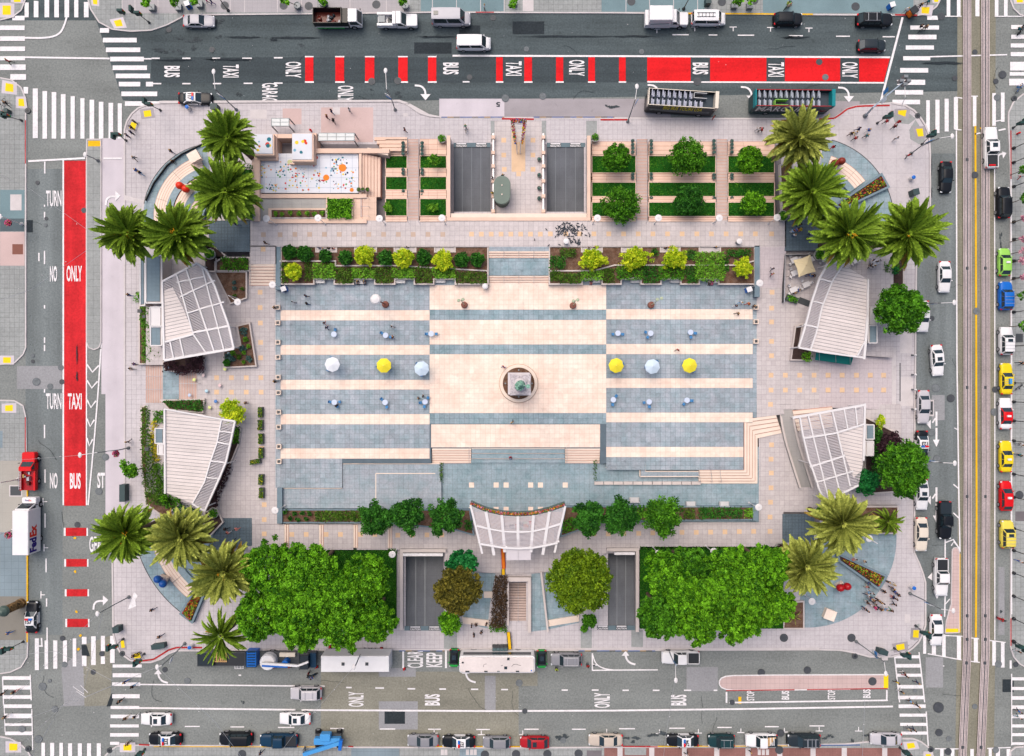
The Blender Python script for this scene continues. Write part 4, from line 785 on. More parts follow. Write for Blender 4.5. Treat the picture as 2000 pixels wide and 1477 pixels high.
se=corner('se',1577,1052,174,-14,97,[],ZS+.04,'curved blue paved corner at the lower right')
sw=corner('sw',500,1005,240,124,165,[(189,211,130,162,4)],ZS+.04,'curved blue and cream corner at the lower left',(124,165))
pvx('brick_court',[(408,431),(489,431),(489,492),(430,492),(408,470)],L1,DBLUE,JOINT_DARK,12,amp=.14,big=.1,label='dark blue brick court beside the upper left palms')
pvx('brick_court',[(1533,425),(1620,425),(1620,490),(1533,490)],L1,DBLUE,JOINT_DARK,12,amp=.14,big=.1,label='dark blue brick court beside the upper right palms')
pvx('brick_court',[(435,1012),(492,1012),(492,1066),(400,1080),(420,1040)],L0+.02,DBLUE,JOINT_DARK,12,amp=.14,big=.1,label='dark blue brick court beside the lower left palms')
pvx('brick_court',[(1528,1004),(1590,1004),(1590,1060),(1528,1060)],LOW+.02,DBLUE,JOINT_DARK,12,amp=.14,big=.1,label='dark blue brick court beside the lower right palms')
# curved ramp at the right
b=MB();cl=smoothpoly([(1534,790),(1543,850),(1560,905),(1575,952)]);
for i in range(len(cl)-1):
 z0=L0+(LOW-L0)*i/(len(cl)-1);z1=L0+(LOW-L0)*(i+1)/(len(cl)-1)
 b.pg([P(cl[i][0]-12,cl[i][1],z0+.01),P(cl[i+1][0]-12,cl[i+1][1],z1+.01),P(cl[i+1][0]+12,cl[i+1][1],z1+.01),P(cl[i][0]+12,cl[i][1],z0+.01)])
o=b.mk('walkway_slope',mat('ramp_grey','b3afac',.9,.08,.3,grid=(.76,.012,.16)));stc(o,'curved grey ramp beside the lower right pavilion')
for dx,t in((-12,'left'),(12,'right')):wall('ramp_parapet','curved stone parapet on the %s side of the curved ramp'%t,[(x+dx,y)for x,y in cl],.55,LOW,3.2,WALLG,WST)
r=thg('stairs','broad pink cream stairs rising behind the lower right pergola','steps',P(1590,815,LOW))
for i in range(5):
 q=[(1548+i*2,802+i*8),(1625,794+i*8),(1627,802+i*8),(1550+i*2,810+i*8)];z=LOW+.8-i*.14
 b=MB();b.pri([(a-r.location[0],c-r.location[1])for a,c in W(q,z)],-.3,z-LOW);s=b.mk('step',CR2,r)
 q[2]=(q[1][0]+1,q[1][1]+1.4);q[3]=(q[0][0],q[0][1]+1.4);b=MB();b.pri([(a-r.location[0],c-r.location[1])for a,c in W(q,z+.005)],z-LOW-.1,z+.005-LOW);b.mk('nosing',RISER,s)
# ---- planting beds: low stone walls with soil
def bed(name,label,pg,z,h,m=WST,soil=MULCH,w=2.6,cat='planter'):
 c=P(sum(p[0]for p in pg)/len(pg),sum(p[1]for p in pg)/len(pg),z);r=thg(name,label,cat,c)
 n=len(pg)
 for i in range(n):
  p,q=pg[i],pg[(i+1)%n];dx,dy=q[0]-p[0],q[1]-p[1];d=math.hypot(dx,dy);nx,ny=-dy/d*w/2,dx/d*w/2;ex,ey=dx/d*(w/2-.02),dy/d*(w/2-.02)
  b=MB();b.pri([(a-c[0],e-c[1])for a,e in W([(p[0]+nx-ex,p[1]+ny-ey),(q[0]+nx-ex,q[1]+ny-ey),(q[0]-nx-ex,q[1]-ny-ey),(p[0]-nx-ex,p[1]-ny-ey)],z+h)],-.3,h+i*.0015);b.mk('kerb_stone',m,r)
 b=MB();b.pri([(a-c[0],e-c[1])for a,e in W(pg,z+h-.1)],-.3,h-.1);b.mk('soil',soil,r);return r
def notch(x0,x1,y0,y1,up,dn,d=10):
 """bed outline with seat recesses on the upper and lower sides"""
 pts=[(x0,y0)]
 for a,c in up:pts+=[(a,y0),(a,y0+d),(c,y0+d),(c,y0)]
 pts+=[(x1,y0),(x1,y1)]
 for a,c in reversed(dn):pts+=[(c,y1),(c,y1-d),(a,y1-d),(a,y1)]
 return pts+[(x0,y1)]
bed('planter','long stepped planting bed left of the cream stairs',notch(549,953,482,555,[(617,657),(693,735),(770,812),(849,889)],[(613,653),(690,732),(771,809),(847,889)]),L0,.75,WST);bed('planter','long stepped planting bed right of the cream stairs',notch(1073,1474,482,555,[(1136,1176),(1214,1253),(1290,1328),(1366,1407)],[(1137,1176),(1213,1252),(1291,1330),(1366,1404)]),L0,.75,WST)
for up,y0,z in((((617,657),(693,735),(770,812),(849,889),(1136,1176),(1214,1253),(1290,1328),(1366,1407)),480,L1-.25),(((613,653),(690,732),(771,809),(847,889),(1137,1176),(1213,1252),(1291,1330),(1366,1404)),545,L0)):
 for a,c in up:stc(shx('seat_recess',[R4(a+1,y0,c-1,y0+12)],z+.001,WALKC if y0<500 else BLUE,None,th=.9),'paved seat recess in the %s side of a planting bed at column %d'%('upper' if y0<500 else 'lower',a//40))
for q,lab in(([(547,510),(655,510),(655,519),(775,519),(950,529)],'left'),([(1074,529),(1160,529),(1200,518),(1440,518),(1472,510)],'right')):wall('bed_divider','thin stone divider along the middle of the %s planting bed'%lab,q,.85,L0,2,WST)
for x0,x1,y0,y1,lab in((538,548,482,566,'left'),(1474,1484,480,580,'right')):pr=shx('end_wall',[R4(x0,y0,x1,y1)],L0+.9,WALLB,None,th=1.2);tag(pr,'blue granite end wall %s of the planting beds'%('left' if x0<900 else 'right'),'wall')
bed('planter','long bark bed with blue granite rim left of the stage',[(546,996),(918,996),(918,1003),(925,1045),(890,1035),(760,1021),(546,1021)],LOW,.8,WALLB);bed('planter','long bark bed with blue granite rim right of the stage',[(1105,990),(1478,990),(1478,1015),(1180,1018),(1095,1048),(1100,1015)],LOW,.8,WALLB)
for x0,x1,y0,y1,t in((541,551,953,1023,'left'),(1471,1481,985,1017,'right')):pr=shx('end_wall',[R4(x0,y0,x1,y1)],L0+.35,WALLB,None,th=1.2);tag(pr,'blue granite end wall at the %s end of the lower bed'%t,'wall')
bed('planter','hedge planter beside the left cream stairs',[(422,503),(487,503),(487,529),(422,529)],L0,.7);bed('planter','five-sided bark planter below the left cream stairs',[(419,531),(481,531),(481,582),(450,593),(436,565)],L0,.6)
bed('planter','L-shaped bark planter with blue-green plants right of the upper left pergola',[(463,637),(487,631),(500,715),(440,718),(436,688),(470,674)],L0,.6);bed('planter','narrow hedge planter below the left entrance stairs',[(314,782),(398,780),(396,806),(330,800)],L0,.5)
bed('planter','bark bed between the pavement and the upper left pavilion',[(272,592),(290,592),(292,640),(318,684),(320,711),(272,711)],ZS,.6);bed('planter','bark bed between the pavement and the lower left pavilion',[(276,794),(320,794),(320,965),(350,985),(320,1010),(285,985),(276,900)],ZS,.6)
bed('planter','dark bed with purple foliage below the upper left pergola',[(318,703),(398,692),(396,722),(350,728),(322,722)],L0,.4,soil=SOIL);bed('planter','dark curved bed along the lower left pergola',[(458,828),(470,838),(466,866),(450,905),(426,960),(424,996),(400,1010),(398,1000),(430,935),(448,880)],L0,.3,soil=SOIL)
bed('planter','dark bed on the left side of the upper right pavilion',[(1554,638),(1568,632),(1560,680),(1585,684),(1585,704),(1545,703)],L0,.5,soil=SOIL);bed('planter','bark bed left of the upper right palms',[(1524,322),(1548,322),(1548,420),(1528,420)],L1,.3);bed('planter','bark bed under the large lower right palm',[(1680,990),(1754,990),(1754,1042),(1672,1042)],LOW,.5)
bed('planter','dark bark bed under the upper left palms',[(452,330),(494,330),(498,428),(470,428),(430,400)],L1-.4,.4,soil=SOIL);bed('planter','small bark bed right of the right tree group',[(1536,1178),(1570,1175),(1570,1228),(1530,1228)],ZS,.4)
bed('planter','dark curved bed beside the upper left pergola',[(398,470),(428,488),(440,500),(420,512),(420,530),(400,530)],L1-.5,.4,soil=SOIL);bed('planter','dark curved bed beside the lower left palms',[(400,1000),(424,995),(435,1020),(405,1052),(398,1030)],L0,.4,soil=SOIL)
bed('planter','bark bed in the court behind the upper right pavilion',[(1722,505),(1765,505),(1765,560),(1722,600)],ZS,.5,soil=SOIL);bed('planter','bark bed behind the lower right pavilion',[(1690,815),(1750,845),(1755,960),(1690,965)],ZS,.5,soil=SOIL)
def wedge(lab,q,z=ZS+.04):return bed('flower_planter',lab,q,z,.75,WALLB,SOIL,4,'flower planter')
wedge('wedge-shaped flower planter pointing to the upper right palms',[(1632,401),(1722,340),(1736,365),(1645,408)]);wedge('wedge-shaped flower planter beside the crowd',[(1636,1082),(1732,1126),(1716,1150),(1640,1096)]);wedge('wedge-shaped flower planter in the lower left corner',[(352,1199),(383,1148),(400,1155),(375,1216)])
# ---- upper left: white painted deck, peach terraces, stair columns and lawns
pvx('play_deck',[(502,300),(700,300),(700,377),(502,377)],L1-.3,mat('white_deck','e6e8f0',.5,.04,.4,tone=.5),mat('deck_joint','9fb0c8',.7),21.5,19.3,gap=.5,amp=.03,big=0,parts=40,label='white deck with painted colourful dots')
dk=bpy.data.objects['play_deck']
def dots(rt,z,n,x0,y0,x1,y1,sk=lambda x,y:False,r=(.5,2.0)):
 ms=[mat('dot_'+c,c,.6,.05)for c in('e2452f','f08a30','f3d33a','2a7a8c','2d3b5c','5aa05a','c02f3a','7fb6cf')]
 bs=[MB()for _ in ms];x,y=ru(x0,x1),ru(y0,y1)
 for i in range(n):
  if i%7==0:x,y=ru(x0,x1),ru(y0,y1)
  q=(x+random.gauss(0,6),y+random.gauss(0,6));rr=ru(*r)
  if not(x0<q[0]<x1 and y0<q[1]<y1)or sk(*q):continue
  k=random.randrange(len(ms));bs[k].pri(W(arc(q[0],q[1],rr,0,345,11),z+.004+k*.001),z,z+.004+k*.001)
 for m,b in zip(ms,bs):
  if b.f:b.mk('painted_dot',m,rt)
dots(dk,L1-.3,300,506,305,697,374,lambda x,y:y<322 and(x<545 or 565<x<620))
for x,y,r0,c in((669,328,7.5,'f08a30'),(637,347,6,'f08a30'),(566,317,5,'cfd3a0'),(687,371,4,'f08a30'),(617,308,4,'e2452f')):shx('painted_dot',[arc(x,y,r0,0,340,17)],L1-.285,mat('dot_'+c,c,.6),dk,th=.01)
def peach(name,label,pg,z,th=1.0):o=shx(name,[pg],z,PEACH,None,th=th);return tag(o,label,'terrace wall')
r=thg('terrace_wall','peach granite walls round the white dotted deck','terrace wall',P(600,340,ZS));rl=r.location
for k,(q,z)in enumerate([(R4(492,300,507,432),L1+.3),(R4(507,300,542,313),L1+.25),(R4(535,262,570,270),L1+.2),(R4(566,318,617,321),L1+.22),(R4(612,290,760,299),L1+.24),(R4(507,379,716,387),L1+.1),(R4(534,262,541,303),L1+.31),(R4(612,260,618,300),L1+.29),(R4(701,300,706,379),L1+.15),(R4(524,428,716,436),L1+.3),(R4(524,407,530,428),L1+.28),(R4(530,407,637,410),L1+.26)]):
 b=MB();b.pri([(a-rl[0],c-rl[1])for a,c in W(q,z)],-.2,z-ZS);b.mk('wall_block',PEACH,r)
pvx('walkway_slope',R4(508,388,637,407),L1-.1,WALLG,JOINT,19,amp=.05,label='grey ramp below the white dotted deck',piece='paving_slab');pvx('walkway_slope',R4(508,407,524,436),L1-.12,WALLG,JOINT,19,amp=.05,label='grey landing at the lower left of the dotted deck',piece='paving_slab')
pvx('terrace_floor',[(686,385),(735,385),(735,432),(686,432)],L1-.1,PEACH,JOINT_CREAM,12,label='peach landing right of the square hedge');r3=strs('stairs','small pink stairs with rails right of the square hedge',704,386,720,424,4,L1,L1-.4,'x',(.02,.45,.95),PINKST);bed('planter','narrow planter with small shrubs below the dotted deck',[(529,409),(637,409),(637,426),(529,426)],L1,.25);bed('lawn_planter','square hedge bed below the dotted deck',[(638,387),(688,387),(688,427),(638,427)],L1,.2,PEACH,GRASSM)
for q,z,lab in((R4(496,262,535,303),L1+1.3,'white roof box with painted dots left of the dark opening'),(R4(570,260,612,315),L1+1.5,'white roof box with painted dots above the deck')):
 c=P((q[0][0]+q[2][0])/2,(q[0][1]+q[2][1])/2,ZS);r=thg('roof_box',lab,'kiosk',c);b=MB();w=[(a-c[0],e-c[1])for a,e in W(q,z)];b.pri(w,0,z-ZS-.1);b.mk('walls',PEACH,r)
 b=MB();b.pri([(a*.92,e*.92)for a,e in w],z-ZS-.1,z-ZS);rf=b.mk('roof',mat('white_deck','e6e8f0'),r)
 x0,y0=q[0];x1,y1=q[2]
 ms=[mat('dot_'+k,k)for k in('e2452f','2a7a8c','f3d33a','7fb6cf')]
 for i in range(7):
  b=MB();cx,cy=ru(x0+5,x1-5),ru(y0+5,y1-5);b.pri([(a-c[0],e-c[1])for a,e in W(arc(cx,cy,ru(1,4.5),0,340,13),z+.004+i*.001)],z-ZS,z-ZS+.004+i*.001);b.mk('painted_dot',ms[i%4],r)
for q,n,lab in((R4(541,243,575,258),2,'grey glass canopy of two panes at the top left terrace'),(R4(630,271,700,286),4,'grey glass canopy of four panes at the top left terrace')):
 c=P((q[0][0]+q[2][0])/2,(q[0][1]+q[2][1])/2,ZS);r=thg('glass_canopy',lab,'canopy',c);wx=PX(q[2][0]-q[0][0],2.6)/n;hy=PX(q[2][1]-q[0][1],2.6)
 for i in range(n):
  x=-wx*n/2+i*wx;b=MB();b.box(x+.06,-hy/2+.06,2.5,x+wx-.06,hy/2-.06,2.54);b.mk('pane',GLASSG,r)
 b=MB()
 for i in range(n+1):x=-wx*n/2+i*wx;b.box(x-.06,-hy/2,2.42,x+.06,hy/2,2.56)
 for y in(-hy/2,0,hy/2):b.box(-wx*n/2,y-.05,2.43,wx*n/2,y+.05,2.55)
 for sx in(-1,1):
  for sy in(-1,1):b.box(sx*wx*n/2-.07,sy*hy/2-.07,0,sx*wx*n/2+.07,sy*hy/2+.07,2.42)
 b.mk('frame',MGREY,r)
def lawn_terraces(cols,rows,steps,lab):
 """grass beds in tiers with peach step bands between them"""
 z=ZS
 for k,(y0,y1)in enumerate(rows):
  z=ZS+.5+k*.62
  for i,(x0,x1)in enumerate(cols):
   bed('lawn_planter','green lawn bed %s, %s tier, %s'%(lab,('upper','middle','lower')[k],('left column','middle column','right column')[i]if len(cols)==3 else('left column','right column')[i]),R4(x0,y0,x1,y1),z,.15,PEACH,GRASSM,1.6,'lawn bed')
 for k,(y0,y1)in enumerate(steps):
  for i,(x0,x1)in enumerate(cols):
   r=thg('terrace_steps','peach granite step band %s, %s band, %s'%(lab,('top','second','third','bottom')[k],('left column','middle column','right column')[i]if len(cols)==3 else('left column','right column')[i]),'steps',P((x0+x1)/2,(y0+y1)/2,ZS));n=3 if y1-y0>14 else 2
   for j in range(n):
    ya,yb=y0+(y1-y0)*j/n,y0+(y1-y0)*(j+1)/n;zz=ZS+.3+k*.58+j*.15
    for s in range(3):
     xa=x0+(x1-x0)*s/3+.15;xb=x0+(x1-x0)*(s+1)/3-.15
     b=MB();b.pri([(a-r.location[0],c-r.location[1])for a,c in W(R4(xa,ya+.5,xb,yb),zz)],0,zz-ZS);o=b.mk('step_block',PEACH,r);o['tone']=ru(-.06,.06)
    b=MB();b.pri([(a-r.location[0],c-r.location[1])for a,c in W(R4(x0,ya-.5,x1,ya+.5),zz-.03)],0,zz-.03-ZS);b.mk('riser',RISER,r)
lawn_terraces([(753,795),(820,872)],[(304,329),(345,371),(388,422)],[(272,302),(330,344),(372,387),(424,433)],'on the upper left')
lawn_terraces([(1156,1242),(1267,1398),(1422,1513)],[(304,338),(356,384),(395,423)],[(277,302),(340,355),(385,394),(425,433)],'on the upper right')
for x0,x1,lab in((796,818,'left of the upper garage ramps'),(1243,1265,'between the left and middle right-hand lawns'),(1399,1421,'between the middle and right right-hand lawns')):
 strs('stair_path','pinkish ribbed stair path '+lab,x0,272,x1,433,26,ZS,L1,'y',(.02,.98),PINKST)
r=thg('terrace_steps','broad peach steps right of the white dotted deck','steps',P(730,350,ZS))
for i in range(6):
 for q in(R4(706+i*6.2,300+i*1.5,711.4+i*6.2,385),):
  z=L1-.2-i*.1;b=MB();b.pri([(a-r.location[0],c-r.location[1])for a,c in W(q,z)],0,z-ZS);b.mk('step_block',PEACH,r)
  b=MB();q=R4(711.4+i*6.2,300+i*1.5,712.4+i*6.2,385);b.pri([(a-r.location[0],c-r.location[1])for a,c in W(q,z-.05)],0,z-.05-ZS);b.mk('riser',RISER,r)
for q in(R4(735,272,795,300),):
 for i in range(4):
  z=ZS+.3+i*.3;qq=R4(731+i*5,268+i*7,795,274+i*7);b=MB();b.pri([(a-r.location[0],c-r.location[1])for a,c in W(qq,z)],0,z-ZS);b.mk('step_block',PEACH,r)
 b=MB();q2=[(718,289),(758,296),(758,304),(716,296)];b.pri([(a-r.location[0],c-r.location[1])for a,c in W(q2,L1)],0,L1-ZS+.1);b.mk('parapet',CR2,r)
# ---- pavilions: fan-shaped white metal roofs with louvred pergolas
def pavilion(lab,full,solid,beams,zr,sdir,slat_dir,extra=(),base=None):
 """full outline, solid roof outline, beam lines, slats parallel to slat_dir over full minus solid"""
 cx=sum(p[0]for p in full)/len(full);cy=sum(p[1]for p in full)/len(full);zb=L0;c=P(cx,cy,zb);r=thg('pavilion',lab,'pavilion',c);h=zr-zb
 L_=lambda pg,z:[(a-c[0],b-c[1])for a,b in W(pg,z)]
 if base is None:base=[(cx+(x-cx)*.8,cy+(y-cy)*.8)for x,y in solid]
 b=MB();b.pri(L_(base,zr-.5),-.1,h-.35);b.mk('walls',WST,r)
 b=MB();b.pri(L_(solid,zr-.12),h-.32,h-.06);b.mk('roof_deck',MGREY,r)
 ang=rad(sdir);ux,uy=cos(ang),sin(ang);nx,ny=-uy,ux;ds=[x*nx+y*ny for x,y in solid];d=min(ds);st=6.6
 while d<max(ds):
  q=clip_half(solid,-nx,-ny,-(d+.42));q=clip_half(q,nx,ny,d+st-.42)if len(q)>2 else[]
  if len(q)>2 and area(q)>8:b=MB();b.pri(L_(q,zr),h-.1,h);o=b.mk('roof_panel',ROOFW,r);o['tone']=ru(-.05,.05)
  d+=st
 ang=rad(slat_dir);ux,uy=cos(ang),sin(ang);nx,ny=-uy,ux;ds=[x*nx+y*ny for x,y in full];d=min(ds)+1;b=MB();zs=zr-.02
 while d<max(ds):
  hits=[]
  n=len(full)
  for pg,k in((full,0),(solid,1)):
   m=len(pg)
   for i in range(m):
    p,q=pg[i],pg[(i+1)%m];a=p[0]*nx+p[1]*ny-d;e=q[0]*nx+q[1]*ny-d
    if(a<0)!=(e<0):t=a/(a-e);X=p[0]+t*(q[0]-p[0]);Y=p[1]+t*(q[1]-p[1]);hits.append((X*ux+Y*uy,k))
  hits.sort();inf=ins=False
  for i,(t,k)in enumerate(hits):
   if k==0:inf=not inf
   else:ins=not ins
   if inf and not ins and i+1<len(hits)and hits[i+1][0]-t>1.5:
    A=(t*ux+d*nx,t*uy+d*ny);B=(hits[i+1][0]*ux+d*nx,hits[i+1][0]*uy+d*ny)
    pa,pb=P(*A,zs),P(*B,zs);b.bar((pa[0]-c[0],pa[1]-c[1],zs-zb),(pb[0]-c[0],pb[1]-c[1],zs-zb),.10,.13)
  d+=3.0
 o=b.mk('louvre_slat',SLATG,r);o['kind']='stuff'
 for i,(A,B,w)in enumerate(beams):
  b=MB();pa,pb=P(*A,zr+.06),P(*B,zr+.06);e=h+.004*i;b.bar((pa[0]-c[0],pa[1]-c[1],e),(pb[0]-c[0],pb[1]-c[1],e),w,.32);b.mk('beam',WMET,r)
 for x,y in extra:
  b=MB();p=P(x,y,zr);b.tube([(p[0]-c[0],p[1]-c[1],-.1),(p[0]-c[0],p[1]-c[1],h-.1)],.1,8);b.mk('column',WMET,r)
 return r
ZR=5.2
def seq(pts,w):return[(a,b,w)for a,b in zip(pts[:-1],pts[1:])]
fa=[(317,550),(385,514),(403,528),(420,560),(434,600),(447,637),(457,681),(390,692),(321,704)];sa=[(318,570),(337,561),(357,600),(378,653),(323,668)]
pavilion('upper left fan pavilion with white roof and louvred pergola',fa,sa,seq([(317,550),(385,514),(403,528),(420,560),(434,600),(447,637),(457,681)],.28)+[((457,681),(321,704),.36),((317,550),(321,704),.3),((345,552),(402,540),.2),((352,580),(420,548),.22),((365,612),(438,590),.22),((376,650),(447,637),.3),((364,526),(420,690),.22),((345,535),(378,653),.2),((378,653),(402,688),.2),((395,522),(438,684),.2),((323,668),(378,653),.3),((352,662),(360,697),.2),((333,668),(340,700),.2)],ZR,-12,-14 if False else-20,[(385,516),(440,637),(452,678),(325,700)])
fb=[(322,800),(392,809),(433,819),(459,823),(449,870),(441,904),(428,935),(405,985),(398,998),(374,984),(324,962)];sb=[(322,800),(392,809),(433,820),(424,866),(412,900),(400,941),(376,984),(324,962)]
pavilion('lower left fan pavilion with white roof and narrow louvred edge',fb,sb,seq([(433,819),(459,823),(449,870),(441,904),(428,935),(400,998),(376,984)],.26)+seq([(433,820),(424,866),(412,900),(400,941),(376,984)],.2)+[((426,864),(450,868),.2),((412,900),(441,904),.2),((404,932),(430,936),.16),((430,842),(455,846),.16)]+[((322,799),(433,819),.2),((322,799),(323,964),.26)],ZR,5,14,[(456,826),(440,906),(402,990)])
fc=[(1618,513),(1647,516),(1695,546),(1694,620),(1688,698),(1676,696),(1600,687),(1560,679),(1572,640),(1585,590),(1600,545)];sc_=[(1647,516),(1695,546),(1694,620),(1688,668),(1674,695),(1583,683),(1594,650),(1605,600),(1625,550)]
pavilion('upper right fan pavilion with white roof and narrow louvred edge',fc,sc_,seq([(1647,516),(1618,513),(1600,545),(1585,590),(1572,640),(1560,679),(1600,687),(1688,699)],.26)+seq([(1647,516),(1625,550),(1605,600),(1594,650),(1583,683)],.2)+[((1600,545),(1626,551),.22),((1570,634),(1596,640),.24),((1586,588),(1608,594),.18),((1695,546),(1694,620),.22),((1694,620),(1687,702),.36),((1688,668),(1674,695),.2)],ZR,-17+28,20,[(1620,516),(1564,678),(1574,636)])
fd=[(1562,815),(1625,803),(1689,791),(1688,860),(1686,900),(1676,950),(1612,980),(1600,957),(1588,920),(1580,900),(1568,850)];sd=[(1632,846),(1686,829),(1686,900),(1683,920),(1667,933),(1654,900),(1640,862)]
pavilion('lower right fan pavilion with white roof and large louvred pergola',fd,sd,seq([(1562,815),(1568,850),(1580,900),(1588,920),(1600,957),(1612,980)],.24)+[((1548,816),(1689,791),.34),((1689,788),(1686,900),.3),((1612,980),(1676,948),.28),((1568,856),(1632,846),.28),((1582,912),(1650,890),.26),((1632,846),(1686,829),.26),((1578,812),(1618,976),.2),((1600,808),(1640,962),.22),((1625,803),(1660,950),.22),((1648,800),(1655,838),.18),((1670,796),(1674,832),.18),((1594,942),(1666,920),.2)],ZR,12,-10,[(1566,818),(1684,794),(1612,976),(1582,905)])
# awning and roof boxes that belong beside the pavilions
r=thg('awning','green canvas awning below the upper right pavilion','awning',P(1630,700,L0));o=r.location
b=MB();q=[(1594,687),(1667,697),(1662,713),(1592,703)];zz=(3.4,3.4,2.7,2.7);p4=[P(x,y,z)for(x,y),z in zip(q,zz)];p4=[(p[0]-o[0],p[1]-o[1],p[2]-o[2])for p in p4];b.pg(p4[::-1]);b.pg([(x,y,z-.03)for x,y,z in p4]);b.pg([p4[3],p4[2],(p4[2][0],p4[2][1],1.1),(p4[3][0],p4[3][1],1.1)]);b.mk('canvas',mat('awning_green','1c7a74',.8,.06),r)
b=MB()
for x,y in((1600,706),(1632,709),(1660,712)):pa=P(x,y-20,3.6);pb=P(x,y,2.7);b.tube([(pa[0]-o[0],pa[1]-o[1],2.3),(pb[0]-o[0],pb[1]-o[1],1.5),(pb[0]-o[0],pb[1]-o[1],0)],.03,5)
b.mk('frame',CHROME,r)
for q,z,m,lab in((R4(285,499,316,592),4.4,GREYROOF,'long flat roof box with white rim beside the upper left pergola'),(R4(274,504,283,597),3.6,GREYROOF,'narrow flat roof strip left of the long roof box'),(R4(293,600,317,637),4.4,WMET,'white roof box with vents left of the upper left pavilion'),(R4(294,639,316,675),4.2,GREYROOF,'grey roof box left of the upper left pavilion'),(R4(303,837,320,866),3.8,GREYROOF,'grey roof box among plants left of the lower left pavilion'),(R4(308,868,321,888),3.8,WMET,'small white roof box among plants left of the lower left pavilion'),(R4(1696,600,1712,633),3.9,WMET,'roof box with vents right of the upper right pavilion'),(R4(1696,636,1713,670),4.2,GREYROOF,'grey roof box right of the upper right pavilion'),(R4(1691,830,1707,858),3.8,GREYROOF,'grey roof box right of the lower right pavilion'),(R4(1690,862,1706,890),3.8,WMET,'white roof box right of the lower right pavilion')):
 c=P((q[0][0]+q[2][0])/2,(q[0][1]+q[2][1])/2,ZS);r=thg('roof_box',lab,'roof box',c);w=[(a-c[0],e-c[1])for a,e in W(q,z)];b=MB();b.pri(w,0,z-ZS-.15);b.mk('walls',WST,r)
 b=MB();b.pri([(a*.9,e*.94)for a,e in w],z-ZS-.15,z-ZS-.05);b.mk('roof',m,r);b=MB()
 for i in range(4):
  p,q2=w[i],w[(i+1)%4];b.bar((p[0],p[1],z-ZS-.06+i*.002),(q2[0],q2[1],z-ZS-.06+i*.002),.16,.2)
 b.mk('rim',WMET,r)
 if m is WMET:
  b=MB();b.box(-.5,.2,z-ZS-.05,.1,.7,z-ZS+.25);b.lat([(.18,z-ZS-.05),(.18,z-ZS+.3),(.25,z-ZS+.35)],(.5,-.4,0),8);b.mk('vent',DG,r)
# ---- central canopy over the stage
c=P(1012,1040,LOW);cz=6.0;r=thg('stage_canopy','large white louvred stage canopy with flowers along its curved edge','canopy',c);L_=lambda x,y,z:tuple(a-b for a,b in zip(P(x,y,z),c))
top=[(919,986),(949,999),(980,1006),(1011.5,1008),(1042,1006),(1073,999),(1104,988)];mid=[(931,1027),(956,1033),(984,1038),(1012,1039),(1039,1038),(1067,1032),(1096,1023)];bot=[(938,1062),(961,1066),(984,1070),(1012,1071),(1039,1070),(1063,1066),(1089,1060)];end=[(942,1081),(965,1084),(986,1078),(1012,1073),(1037,1078),(1060,1083),(1083,1079)]
for i in range(7):
 b=MB();b.bar(L_(*top[i],cz+.1),L_(*end[i],cz-.4),.42 if 0<i<6 else .3,.4);b.mk('beam',WMET,r)
for row,w in((top,.3),(mid,.26),(bot,.3)):
 b=MB()
 for p,q in zip(row[:-1],row[1:]):b.bar(L_(*p,cz-.02),L_(*q,cz-.02),w,.25)
 b.mk('cross_beam',WMET,r)
b=MB()
for i in range(6):
 for k in range(26):
  f=(k+.5)/26;A=[top[j][0]+(bot[j][0]-top[j][0])*f for j in(i,i+1)];B=[top[j][1]+(bot[j][1]-top[j][1])*f for j in(i,i+1)];b.bar(L_(A[0],B[0],cz-.1),L_(A[1],B[1],cz-.1),.10,.12)
o=b.mk('louvre_slat',SLATG,r);o['kind']='stuff'
for i,j in((2,3),(3,4)):
 xa,xb=(989,1012)if i==2 else(1012.6,1037);b=MB();b.pri([L_(x,y,cz-.3)[:2]for x,y in R4(xa,1071,xb,1094)],cz-LOW-.35,cz-LOW-.25);b.mk('roof_panel',GLASSG if False else SLATG,r)
for x,y in((923,990),(1100,992),(936,1060),(1091,1058),(989,1068),(1036,1068)):b=MB();b.tube([L_(x,y,LOW),L_(x,y,cz)],.14,8);b.mk('column',WMET,r)
b=MB()
for p,q in zip(top[:-1],top[1:]):b.bar(L_(p[0],p[1]-4,cz-.1),L_(q[0],q[1]-4,cz-.1),.7,.5)
fb_=b.mk('flower_box',DKGREEN,r)
pvx('stage',[(925,1000),(1098,1000),(1090,1062),(1012,1075),(936,1062)],LOW+.05,PINKST,JOINT,12,label='pink stage floor under the louvred canopy',amp=.1)
r=thg('back_wall','peach back wall pieces under the stage canopy','wall',P(1012,1050,LOW))
for x0,x1 in((946,984),(1040,1082)):
 b=MB();q=W(R4(x0,1030,x1,1060),LOW+3);b.pri([(a-r.location[0],e-r.location[1])for a,e in q],0,3);b.mk('wall_block',PEACH,r)
dq=thg('equipment_stack','colourful stage equipment under the middle of the canopy','stage equipment',P(1012,1028,LOW))
for i in range(9):b=MB();x,y=ru(-2.5,2.5),ru(-.5,.5);b.box(x,y,0,x+.7,y+.5,ru(.5,1.3));b.mk('case',(mat('dot_f08a30','f08a30'),mat('dot_5aa05a','5aa05a'),mat('dot_e2452f','e2452f'),DG)[i%4],dq)
